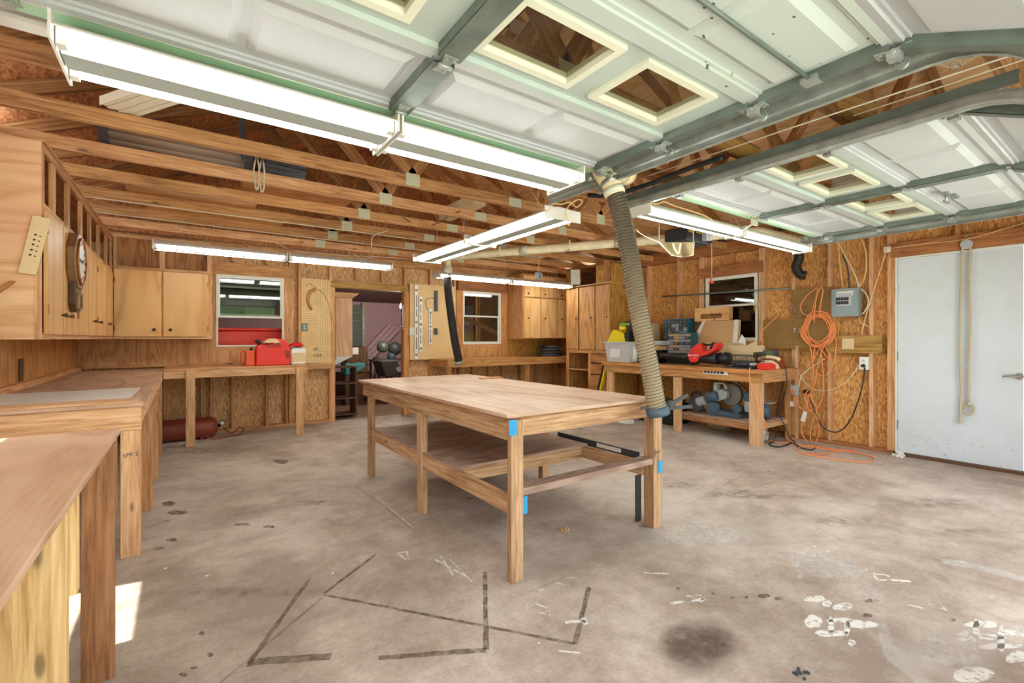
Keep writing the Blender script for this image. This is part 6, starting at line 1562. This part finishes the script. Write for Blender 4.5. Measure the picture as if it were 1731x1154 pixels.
organizer('back teal drawer organizer with dark drawers, against the right wall', 6.08, 4.10, 4.53, 1.17, 1.545, 6, 6, False)
tag(MB().box(6.06, 4.08, T, XR - .03, 4.66, 1.1695).build('riser_box', 'dark_panel'), 'dark box lifting the back drawer organizer', 'box')
organizer('front teal drawer organizer with clear drawers full of small parts', 5.84, 3.88, 4.28, 1.02, 1.335, 4, 7, True)
tag(MB().box(5.80, 3.86, T, 6.03, 4.28, 1.0195).build('riser_box', 'black'), 'low black box under the front drawer organizer', 'box')
# open cartons
g = thing('open_carton', 'opened cardboard carton leaning against the window, taped at both ends', 'carton', (6.05, 3.62, T))
Q = [(6.0, 3.98, 1.19), (6.0, 3.30, 1.19), (6.14, 3.36, 1.50), (6.14, 3.90, 1.50)]
MB().prism(Q, (.05, 0, .0)).build('front_flap', 'cardboard', g)
MB().box(6.0, 3.30, T, 6.2, 3.98, 1.189).build('carton_body', 'cardboard_pale', g)
MB().prism([(5.995, 3.98, 1.19), (5.995, 3.91, 1.19), (6.135, 3.85, 1.505), (6.135, 3.90, 1.505)], (-.004, 0, .002)).build('tape_strip', 'offwhite', g)
MB().prism([(5.995, 3.37, 1.19), (5.995, 3.30, 1.19), (6.135, 3.36, 1.505), (6.135, 3.42, 1.505)], (-.004, 0, .002)).build('tape_strip', 'offwhite', g)
MB().box(5.992, 3.40, 1.332, 6.06, 3.87, 1.338).build('fold_line', 'print', g) if 0 else None
g = thing('wooden_crate', 'shallow wooden crate with a tied string, on top of the opened carton', 'crate', (6.2, 3.7, 1.5))
for b_ in ((6.13, 3.50, 1.505, 6.145, 4.02, 1.535), (6.13, 3.50, 1.66, 6.145, 4.02, 1.69), (6.13, 3.50, 1.536, 6.145, 3.60, 1.659), (6.13, 3.93, 1.536, 6.145, 4.02, 1.659), (6.13, 3.60, 1.60, 6.145, 3.93, 1.659)):
    MB().box(*b_, grain=1).build('slat', 'door_ply', g)
MB().box(6.22, 3.50, 1.505, 6.235, 4.02, 1.69, grain=1).build('back_board', 'honey_ply', g)
MB().box(6.146, 3.50, 1.505, 6.219, 3.51, 1.69).build('end_board', 'honey_ply', g); MB().box(6.146, 4.01, 1.505, 6.219, 4.02, 1.69).build('end_board', 'honey_ply', g)
MB().tube(curve_pts([(6.12, 3.70, 1.51), (6.12, 3.72, 1.56), (6.12, 3.76, 1.60), (6.12, 3.68, 1.59), (6.12, 3.62, 1.60), (6.12, 3.70, 1.58)]), .005, 6).build('string', 'print', g)
for k, (pts_, mt, lb) in enumerate((([(1246, 582), (1254, 565), (1259, 572), (1262, 587)], 'label', 'small white cardboard flap standing behind the wire basket'), ([(1232, 585), (1250, 579), (1266, 588), (1250, 593)], 'cardboard', 'tan diamond-shaped cardboard flap over the wire basket'), ([(1262, 584), (1279, 575), (1281, 590), (1264, 592)], 'cardboard_pale', 'pale cardboard flap leaning at the window edge'))):
    m = MB().prism([atX(u, v, 5.96 - .03 * k) for u, v in pts_], (.006, 0, 0)); tag(m.build('cardboard_flap', mt), lb, 'cardboard', 'loose carton flaps')
tag(MB().box(5.88, 2.92, T, 5.94, 3.36, 1.16, grain=1).build('carton', 'cardboard_pale'), 'pale open carton standing behind the wire basket', 'box')
# leaf blower
g = thing('leaf_blower', 'red and black cordless leaf blower lying on the tool bench', 'leaf blower', (5.6, 3.8, T))
def bz(u, v, x=5.58): return atX(u, v, x)
MB().tube([bz(1116, 600.5), bz(1135, 601), bz(1164, 603)], .04, 18, rad=[.036, .040, .048]).build('nozzle', 'black', g)
MB().tube([bz(1164, 603), bz(1185, 605), bz(1200, 606), bz(1214, 606)], .06, 18, rad=[.05, .064, .066, .075]).build('fan_housing', 'black', g)
m = MB().prism([bz(u, v, 5.505) for u, v in ((1162, 600), (1168, 588), (1178, 581), (1183, 580), (1184, 590), (1190, 594), (1202, 590), (1208, 579), (1213, 582), (1208, 592), (1196, 599), (1182, 603), (1178, 611), (1168, 613), (1164, 608))], (.16, 0, 0)); m.build('body', 'red', g, bevel=.008)
MB().tube(curve_pts([bz(1183, 582, 5.585), bz(1188, 581, 5.585), bz(1196, 583, 5.585), bz(1203, 582, 5.585)]), .014, 10).build('grip', 'black', g)
m = MB(); a, b = bz(1210, 580, 5.585), bz(1205, 592, 5.585); m.beam(a, b, .08, .06, (1, 0, 0)); m.build('battery', 'black', g, bevel=.006)
q = bz(1170.5, 601.5, 5.503); text('lettering', 'Milwaukee', q + Vector((0, -.01, .01)), (0, -1, .08), (0, .08, 1), .038, 'print_white', g); text('lettering', 'M18', q + Vector((0, -.03, -.025)), (0, -1, .08), (0, .08, 1), .02, 'print_white', g)
m = MB().tube([bz(1214, 605, 5.62), bz(1222, 606, 5.64), bz(1235, 606, 5.66)], .075, 20, rad=[.075, .08, .078]); m.cyl(bz(1226, 606, 5.65), bz(1228, 606, 5.65), .083, seg=20); m.build('intake', 'black', g)
MB().cyl(bz(1225.5, 606, 5.65), bz(1226.2, 606, 5.65), .084, seg=20).build('intake_ring', 'light_grey', g)
# wire basket
g = thing('wire_basket', 'black wire basket full of dark oddments on the tool bench', 'basket', (5.7, 3.0, T))
m = MB(); bx0, bx1, by0, by1, bz0, bz1 = 5.52, 5.80, 2.84, 3.20, T + .012, T + .155
for z in (bz0, (bz0 + bz1) / 2, bz1): m.tube([(bx0, by0, z), (bx1, by0, z), (bx1, by1, z), (bx0, by1, z), (bx0, by0, z)], .004, 5)
for k in range(15):
    y = by0 + (by1 - by0) * k / 14
    m.tube([(bx0, y, bz1), (bx0, y, bz0), (bx1, y, bz0), (bx1, y, bz1)], .0022, 4)
for k in range(10):
    x = bx0 + (bx1 - bx0) * k / 9
    m.tube([(x, by0, bz1), (x, by0, bz0), (x, by1, bz0), (x, by1, bz1)], .0022, 4)
m.build('basket_frame', 'black', g)
m = MB().lathe((5.66, 3.03, T + .02), (0, 0, 1), [(0, .12), (.03, .14), (.06, .10), (.075, .03)], 14); tag(m.build('dark_bag', 'dark_grey'), 'crumpled dark bag lying in the wire basket', 'bag')
tag(MB().box(5.47, 2.90, T, 5.50, 3.22, T + .014).build('flat_bar', 'dark_grey'), 'dark flat bar at the bench edge before the wire basket', 'bar')
a, b = atX(1277, 600, 5.92), atX(1312, 598, 5.92)
g = thing('mottled_roll', 'mottled green-grey roll lying against the pegboard', 'roll', (a + b) / 2); MB().cyl(a, b, .055, seg=18).build('roll', 'camo', g); MB().cyl(b, b + (b - a).normalized() * .01, .058, seg=18).build('end_cap', 'dark_grey', g)
tag(MB().box(5.86, 2.70, T, 5.98, 3.0, 1.035).build('tray', 'tank_red'), 'dark red tray under the mottled roll', 'tray')
# red drill charger, battery, phone
g = thing('battery_charger', 'red battery charger on the right end of the tool bench', 'charger', (5.6, 2.76, T))
MB().prism([(5.52, 2.80, T), (5.52, 2.67, T), (5.52, 2.665, T + .05), (5.52, 2.70, T + .075), (5.52, 2.79, T + .075), (5.52, 2.81, T + .04)], (.17, 0, 0)).build('body', 'red', g, bevel=.006)
g = thing('battery_pack', 'grey and black battery pack beside the red charger', 'battery', (5.52, 2.86, T))
MB().box(5.47, 2.815, T, 5.58, 2.90, T + .045).build('pack', 'black', g, bevel=.006); MB().box(5.475, 2.825, T + .0455, 5.57, 2.87, T + .075).build('top', 'light_grey', g, bevel=.006)
g = thing('telephone', 'beige push-button telephone at the far right end of the tool bench', 'telephone', (5.95, 2.80, T))
MB().prism([(5.78, 2.93, T), (5.78, 2.70, T), (5.78, 2.72, T + .05), (5.78, 2.78, T + .10), (5.78, 2.88, T + .10), (5.78, 2.92, T + .05)], (.20, 0, 0)).build('body', 'phone', g, bevel=.01)
MB().tube(curve_pts([(5.84, 2.94, T + .10), (5.84, 2.92, T + .125), (5.84, 2.82, T + .14), (5.84, 2.72, T + .125), (5.84, 2.70, T + .10)]), .02, 10, rad=None).build('handset', 'phone', g)
for k in range(9): MB().box(5.775, 2.78 + (k % 3) * .02, T + .03 + (k // 3) * .018, 5.7795, 2.793 + (k % 3) * .02, T + .042 + (k // 3) * .018).build('key', 'offwhite', g)
# power strip on the apron
a, b = atX(1190, 628, 5.42), atX(1231, 630, 5.42)
g = thing('power_strip', 'white six-outlet power strip screwed to the front of the tool bench', 'power strip', (a + b) / 2)
zc = (a.z + b.z) / 2; MB().box(5.405, b.y, zc - .028, 5.4295, a.y, zc + .028).build('housing', 'offwhite', g, bevel=.004)
n_ = 6
for k in range(n_): y = a.y - .03 - k * .043; MB().cyl((5.4045, y, zc), (5.402, y, zc), .017, seg=14).build('socket', 'print', g)
MB().box(5.402, b.y + .05, zc - .015, 5.4045, b.y + .065, zc + .015).build('switch', 'black', g)
tag(cable('power_cable', [Vector((5.41, b.y, zc)), atX(1240, 638, 5.5), atX(1255, 652, 5.6), atX(1270, 662, 5.7), atX(1290, 672, 5.9)], .005, 'black'), 'thin black cord sloping from the power strip behind the corner leg', 'cord')
# yellow level leaning on the drawers
a, b = atX(1016, 658, 5.585), atX(1026, 613, 5.50)
a.z = max(a.z, .0)
g = thing('yellow_level', 'yellow and black level leaning against the tall cabinet drawers', 'level', a)
m0 = (b - a); a2 = a - m0 * ((a.z) / m0.z); MB().beam(a2, b, .03, .05, (1, 0, 0)).build('edge', 'yellow', g)
MB().beam(a2 + Vector((0, .05, 0)), b + Vector((0, .05, 0)), .03, .045, (1, 0, 0)).build('body', 'black', g)

# ============================================================ UNDER THE TOOL BENCH
SZ = .2625
def sx(u, v, x): return atX(u, v, x)
g = thing('miter_saw', 'blue-grey miter saw with a round blade guard on the lower shelf', 'miter saw', (5.75, 3.45, SZ))
MB().cyl((5.60, 3.46, SZ + .03), (5.66, 3.46, SZ + .03), .0, .0001) if 0 else None
q = sx(1204, 693, 5.60); MB().cyl((5.58, q.y, SZ + .085), (5.70, q.y, SZ + .085), .08, seg=24).build('turntable_hub', 'blue_grey', g)
MB().prism([(5.60, 3.44, SZ), (5.60, 3.04, SZ), (5.60, 3.04, SZ + .05), (5.60, 3.40, SZ + .07)], (.22, 0, 0)).build('base', 'blue_grey', g, bevel=.008)
MB().cyl((5.74, 3.25, SZ + .27), (5.77, 3.25, SZ + .27), .15, seg=36).build('blade_guard', 'dark_grey', g)
MB().cyl((5.73, 3.25, SZ + .27), (5.738, 3.25, SZ + .27), .14, seg=48).build('blade', 'steel', g)
MB().lathe((5.60, 3.50, SZ + .22), (.2, -1, .25), [(0, .05), (.01, .065), (.12, .07), (.15, .05)], 18).build('motor', 'blue_grey', g)
MB().prism([(5.64, 3.42, SZ + .16), (5.64, 3.26, SZ + .22), (5.64, 3.24, SZ + .30), (5.64, 3.32, SZ + .34), (5.64, 3.42, SZ + .30)], (.08, 0, 0)).build('arm', 'light_grey', g, bevel=.01)
MB().tube(curve_pts([(5.66, 3.40, SZ + .36), (5.66, 3.39, SZ + .40), (5.66, 3.30, SZ + .41), (5.66, 3.26, SZ + .34)]), .014, 10).build('handle', 'light_grey', g)
MB().box(5.62, 3.37, SZ + .29, 5.70, 3.42, SZ + .42).build('grip', 'light_grey', g, bevel=.008)
MB().cyl((5.60, 3.10, SZ + .11), (5.68, 3.10, SZ + .11), .055, seg=18).build('knob', 'blue_grey', g)
g = thing('circular_saw', 'dark circular saw with a ribbed silver motor, at the left of the lower shelf', 'circular saw', (5.7, 3.66, SZ))
MB().lathe((5.58, 3.66, SZ + .11), (1, 0, 0), [(0, .09), (.012, .105), (.05, .105), (.06, .09)], 24).build('blade_guard', 'dark_grey', g)
m = MB()
for k in range(7): m.cyl(Vector((5.60, 3.62, SZ + .14)) + Vector((0, -.6, .25)).normalized() * .016 * k, Vector((5.60, 3.62, SZ + .14)) + Vector((0, -.6, .25)).normalized() * (.016 * k + .011), .06, seg=18)
m.build('motor', 'light_grey', g)
MB().tube(curve_pts([(5.62, 3.72, SZ + .18), (5.62, 3.72, SZ + .25), (5.62, 3.64, SZ + .27), (5.62, 3.58, SZ + .22)]), .018, 10).build('handle', 'black', g)
MB().box(5.56, 3.52, SZ, 5.72, 3.76, SZ + .006).build('foot_plate', 'steel', g)
g = thing('reciprocating_saw', 'grey and navy reciprocating saw standing upright beside the corner leg', 'saw', (5.6, 2.95, SZ))
q = Vector((5.62, 2.94, SZ)); MB().box(q.x, q.y - .06, SZ + .09, q.x + .10, q.y + .07, SZ + .22).build('lower_body', 'light_grey', g, bevel=.01)
MB().box(q.x - .01, q.y - .10, SZ + .221, q.x + .11, q.y + .08, SZ + .33).build('upper_body', 'blue_grey', g, bevel=.012)
MB().box(q.x + .03, q.y - .01, SZ + .012, q.x + .06, q.y + .03, SZ + .089).build('chuck', 'steel', g); MB().box(q.x, q.y - .07, SZ, q.x + .09, q.y + .06, SZ + .012).build('foot', 'steel', g)
g = thing('bench_grinder', 'blue-grey tool body with a pale plate at the right end of the lower shelf', 'tool', (5.95, 2.86, SZ))
MB().lathe((5.80, 2.93, SZ + .10), (.3, -1, 0), [(0, .06), (.03, .09), (.10, .09), (.13, .06)], 18).build('body', 'blue_grey', g); MB().box(5.80, 2.80, SZ + .19, 5.98, 2.95, SZ + .20).build('plate', 'light_grey', g)
MB().box(5.84, 2.85, SZ, 5.92, 2.93, SZ + .03).build('foot', 'dark_grey', g)
g = thing('small_motor', 'small black motor between the two saws on the lower shelf', 'motor', (5.9, 3.58, SZ)); MB().cyl((5.88, 3.58, SZ + .22), (5.95, 3.58, SZ + .22), .06, seg=16).box(5.88, 3.55, SZ, 5.96, 3.61, SZ + .18).build('body', 'black', g)
for k in range(2):
    a = Vector((5.86, 3.16 - .04 * k, SZ)); b = Vector((5.98, 3.10 - .06 * k, SZ + .47)); tag(MB().cyl(a, b, .009, seg=8).build('metal_rod', 'steel'), '%s thin metal rod leaning behind the miter saw' % ('left', 'right')[k], 'rod', 'rods behind the miter saw')
# left floor-level clutter behind the hose
g = thing('tool_case', 'black tool case and grey parts on the floor behind the tan hose', 'tool case', (5.8, 4.4, 0))
MB().box(5.70, 4.1, .0, 6.10, 4.7, .30).build('case', 'black', g, bevel=.01); MB().box(5.72, 4.12, .301, 6.08, 4.68, .34).build('lid', 'dark_grey', g, bevel=.01)
tag(MB().lathe((5.98, 3.68, .075), (.05, -1, 0), [(0, .06), (.01, .075), (.03, .072), (.24, .075), (.27, .075), (.275, .06)], 22).build('metal_can', 'oldtin'), 'stained metal can lying on its side under the lower shelf', 'can')
tag(MB().lathe((5.86, 2.90, .0), (0, 0, 1), [(0, .06), (.09, .06), (.13, .03), (.15, .03)], 14).build('plastic_jar', 'tote'), 'small clear jar on the floor behind the corner leg', 'jar')
# ============================================================ ON AND AROUND THE TABLE
g = thing('folding_square', 'black metal bar with a paper label lying on the table side rail', 'bar', (2.52, 2.6, .44))
a, b = Vector((2.555, 2.77, .446)), Vector((2.60, 2.05, .47)); a, b = Vector((2.548, 2.95, .447)), Vector((2.548, 2.10, .447))
MB().box(2.553, 2.10, .39, 2.559, 2.95, .47, grain=1).build('bar', 'dark_grey', g)
MB().box(2.5492, 2.30, .40, 2.5522, 2.55, .45).build('paper_label', 'label', g) if 0 else MB().box(2.552, 2.26, .432, 2.5528, 2.50, .462).build('paper_label', 'label', g)
m = MB().beam((2.50, 2.065, .33), (2.545, 2.10, .0), .05, .012, (0, 1, 0)); tag(m.build('metal_strip', 'dark_grey'), 'dark metal strip leaning beside the far right leg of the work table', 'strip')
q = atZ(955, 897, 0); m = MB(); r5 = random.Random(5)
for k in range(16): a = q + Vector((r5.uniform(-.03, .03), r5.uniform(-.02, .02), r5.uniform(.004, .014))); m.box(*(a - Vector((.004,) * 3)), *(a + Vector((.004,) * 3)))
tag(m.build('wood_crumbs', 'cardboard'), 'small heap of pale crumbs on the floor right of the front table leg', 'debris', None, 'stuff')
q = atZ(940, 1135, 0) if 0 else atZ(1355, 1140, 0); m = MB()
for k in range(12): a = q + Vector((r5.uniform(-.02, .02), r5.uniform(-.02, .02), r5.uniform(.003, .012))); m.box(*(a - Vector((.004,) * 3)), *(a + Vector((.004,) * 3)))
tag(m.build('dark_crumbs', 'dark_grey'), 'small heap of dark crumbs on the floor near the bottom right', 'debris', None, 'stuff')
tag(MB().box(2.32, 3.75, TZ + .0005, 2.55, 3.84, TZ + .012).build('wood_offcut', 'honey_ply'), 'thin wood offcut lying on the far right edge of the work table', 'offcut')
tag(MB().box(5.30, 4.55, .0, 5.42, 4.75, .05).build('white_trim_piece', 'white') , 'white trim piece on the floor in front of the tool bench, past the table', 'trim piece')

# ============================================================ FLOOR MARKS (stains and paint with their own outlines)
M['stain'] = mat_mark('dark_stain', (112, 94, 78), .44, 22, .16, .75)
M['stain_soft'] = mat_mark('soft_stain', (122, 106, 94), .48, 5, .25, .6)
M['paint'] = mat_mark('white_paint', (222, 216, 208), .42, 24, .08, .9)
M['scuff'] = mat_mark('scuff', (140, 124, 112), .54, 15, .12, .5, True)
M['oil'] = mat_mark('oil', (104, 86, 74), .48, 8, .14, .8, True)
M['wash'] = mat_mark('pale_wash', (206, 198, 188), .45, 12, .2, .6, True)
M['paint_thin'] = mat_mark('thin_white_paint', (208, 202, 194), .47, 16, .16, .55)
lift = [0.0004]
def decal(name, polys, mat):
    m = MB(); lift[0] += .00006
    for pl in polys:
        pts = [atZ(u, v, lift[0]) for u, v in pl]
        if len(pl) == 2: pass
        cx_ = sum(pts, Vector()) / len(pts); A_ = atZ(sum(p[0] for p in pl) / len(pl) + 5, sum(p[1] for p in pl) / len(pl), lift[0]) - cx_
        us = [p[0] for p in pl]; vs_ = [p[1] for p in pl]; mu, mv = (max(us) + min(us)) / 2, (max(vs_) + min(vs_)) / 2; ru, rv = (max(us) - min(us)) / 2, (max(vs_) - min(vs_)) / 2
        m.face(pts, [((a - mu) / ru, (b - mv) / rv) for a, b in pl])
    for f in m.bm.faces:
        f.normal_update()
        if f.normal.z < 0: f.normal_flip()
    o = m.build(name, mat, floor, fixn=False); return o
def strip(a, b, w):
    A, B = atZ(*a, 0), atZ(*b, 0); d = (B - A).normalized(); n = Vector((-d.y, d.x, 0)) * w / 2
    k = lift[0] + .0003; return [A + n, B + n, B - n, A - n]
def strips(name, segs, mat):
    m = MB(); lift[0] += .00006
    for a, b, w in segs:
        P = strip(a, b, w); P = [Vector((p.x, p.y, lift[0])) for p in P]
        # split along the length so the edges wander a little
        n = max(2, int((P[1] - P[0]).length / .04)); prev = None
        for i in range(n + 1):
            t_ = i / n; j = random.uniform(-.12, .12); L_ = P[0].lerp(P[1], t_); R_ = P[3].lerp(P[2], t_)
            L2, R2 = L_.lerp(R_, j), R_.lerp(L_, random.uniform(-.12, .12))
            if prev: m.face([prev[0], L2, R2, prev[1]])
            prev = (L2, R2)
    for f in m.bm.faces:
        f.normal_update()
        if f.normal.z < 0: f.normal_flip()
    return m.build(name, mat, floor, fixn=False)
strips('spray_outline', [((522, 980), (420, 1122), .022), ((420, 1120), (560, 1108), .04), ((635, 937), (548, 1003), .018), ((548, 1005), (972, 1088), .018), ((972, 1088), (996, 992), .022), ((820, 965), (822, 1098), .022), ((640, 1112), (822, 1098), .03)], 'stain')
strips('line_stain', [((372, 1154), (545, 1010), .014), ((600, 820), (700, 895), .006)], 'stain_soft')
strips('chalk_line', [((638, 840), (700, 893), .008), ((735, 945), (790, 975), .012), ((745, 940), (768, 975), .010)], 'paint')
def blob(u, v, ru, rv, n=24, jit=.16):
    ph = [random.uniform(0, 6.28) for _ in range(4)]
    def w(a): return 1 + jit * (math.sin(2 * a + ph[0]) + .7 * math.sin(3 * a + ph[1]) + .5 * math.sin(5 * a + ph[2]) + .3 * math.sin(8 * a + ph[3])) / 1.6
    return [(u + ru * math.cos(2 * PI * k / n) * w(2 * PI * k / n), v + rv * math.sin(2 * PI * k / n) * w(2 * PI * k / n)) for k in range(n)]
decal('oil_stain', [blob(1178, 1095, 80, 56, 24, .06)], 'oil')
decal('oil_stain', [blob(1145, 1085, 34, 36, 18, .1)], 'oil')
decal('oil_stain', [blob(1205, 1085, 42, 30, 18, .1)], 'oil')
decal('oil_spot', [blob(1291, 1007, 10, 4), blob(1316, 1011, 7, 3), blob(1238, 1010, 4, 2), blob(1262, 1009, 4, 2), blob(1147, 994, 4, 1.6), blob(1205, 1003, 3, 1.5), blob(1473, 1015, 12, 3), blob(1466, 1040, 9, 3.5), blob(1610, 1048, 5, 3)], 'stain')
decal('oil_spot', [blob(310, 1140, 7, 4), blob(328, 1128, 6, 3), blob(341, 1070, 5, 3), blob(355, 1106, 6, 3.5), blob(300, 866, 16, 4), blob(410, 886, 12, 3), blob(290, 912, 10, 3), blob(475, 780, 12, 4), blob(285, 851, 12, 4), blob(455, 890, 9, 2.5)], 'stain')
decal('white_paint_patch', [[(1340, 933), (1395, 935), (1440, 945), (1448, 957), (1435, 978), (1370, 975)]], 'paint_thin')
rg_ = []
for (x0, y0, x1, y1) in ((1360, 1010, 1400, 1024), (1405, 1020, 1440, 1032)): rg_.append(blob((x0 + x1) / 2, (y0 + y1) / 2, (x1 - x0) / 2, (y1 - y0) / 2, 12, .2))
decal('white_paint_drip', [blob(1378, 1012, 19, 5), blob(1398, 1020, 9, 5), blob(1425, 1025, 18, 6), blob(1375, 1050, 14, 12), blob(1405, 1070, 32, 5, 14, .2), blob(1440, 1086, 7, 5), blob(1455, 1055, 26, 8), blob(1420, 1048, 22, 4), blob(1405, 1058, 5, 16), blob(1432, 1062, 5, 14)], 'paint')
decal('white_paint_drip', [blob(1660, 1055, 26, 7), blob(1668, 1076, 34, 5), blob(1690, 1092, 36, 5), blob(1650, 1068, 6, 22), blob(1692, 1080, 6, 26), blob(1718, 1070, 24, 6), blob(1720, 1110, 20, 10), blob(1630, 1075, 12, 8)], 'paint')
decal('white_paint_patch', [blob(1645, 1140, 34, 14, 24, .08)], 'paint')
decal('white_paint_trail', [[(1440, 960), (1455, 962), (1490, 1010), (1500, 1060), (1520, 1100), (1580, 1154), (1550, 1154), (1495, 1110), (1482, 1060), (1475, 1015)]], 'paint_thin')
decal('white_paint_streak', [[(1590, 944), (1640, 948), (1731, 975), (1731, 985), (1650, 962), (1590, 952)], [(1330, 930), (1345, 934), (1360, 985), (1352, 985)]], 'paint_thin')
strips('white_square', [((1476, 970), (1500, 972), .012), ((1500, 972), (1506, 980), .012), ((1506, 980), (1484, 981), .012), ((1484, 981), (1476, 970), .012), ((1506, 980), (1540, 983), .02), ((1163, 1018), (1190, 1012), .015), ((1134, 1020), (1160, 1016), .022), ((1190, 1012), (1184, 1018), .015), ((1160, 1008), (1185, 1006), .01), ((1088, 968), (1130, 970), .012), ((1570, 1020), (1600, 1032), .008), ((1600, 1032), (1585, 1018), .008), ((1535, 1022), (1560, 1028), .012)], 'paint')
strips('white_scribble', [((672, 935), (688, 932), .012), ((672, 935), (686, 945), .012), ((688, 932), (690, 945), .010), ((955, 1052), (990, 1050), .02), ((985, 1045), (992, 1058), .025), ((905, 1020), (925, 1028), .01), ((912, 1035), (930, 1040), .008), ((905, 1000), (920, 995), .008), ((945, 1100), (980, 1104), .012), ((940, 985), (962, 990), .008), ((955, 978), (975, 975), .006), ((760, 945), (800, 985), .006), ((625, 825), (640, 830), .006), ((655, 880), (690, 890), .005)], 'paint')
decal('pale_wash', [blob(1180, 905, 170, 34, 24, .06)], 'wash')
decal('pale_wash', [blob(1600, 1100, 120, 50, 24, .06)], 'wash')
decal('dark_scuff', [blob(1150, 820, 70, 5), blob(1320, 840, 80, 4), blob(540, 850, 60, 6)], 'scuff')
decal('dark_scuff', [blob(1560, 850, 120, 14), blob(1620, 900, 110, 10)], 'scuff')
decal('dark_scuff', [blob(1420, 880, 90, 12), blob(1250, 835, 80, 10)], 'scuff')
decal('dark_scuff', [blob(420, 1000, 160, 10), blob(300, 760, 90, 8)], 'scuff')
strips('floor_crack', [((1120, 745), (1190, 756), .006), ((1100, 790), (1210, 752), .004), ((1180, 845), (1260, 800), .004), ((1240, 836), (1330, 806), .004)], 'stain')
# writing printed on a few boards
lgo = [o for o in bpy.data.objects if o.name.startswith('leg')]
text('lumber_stamp', 'SPF 2', (-.248, 3.4245, .585), (1, 0, .08), (0, 0, 1), .032, 'print', bpy.data.objects['workbench'])
text('lumber_stamp', '8 55', (2.56, 1.9495, .50), (1, 0, 0), (0, 0, 1), .022, 'print', bpy.data.objects['work_table'])
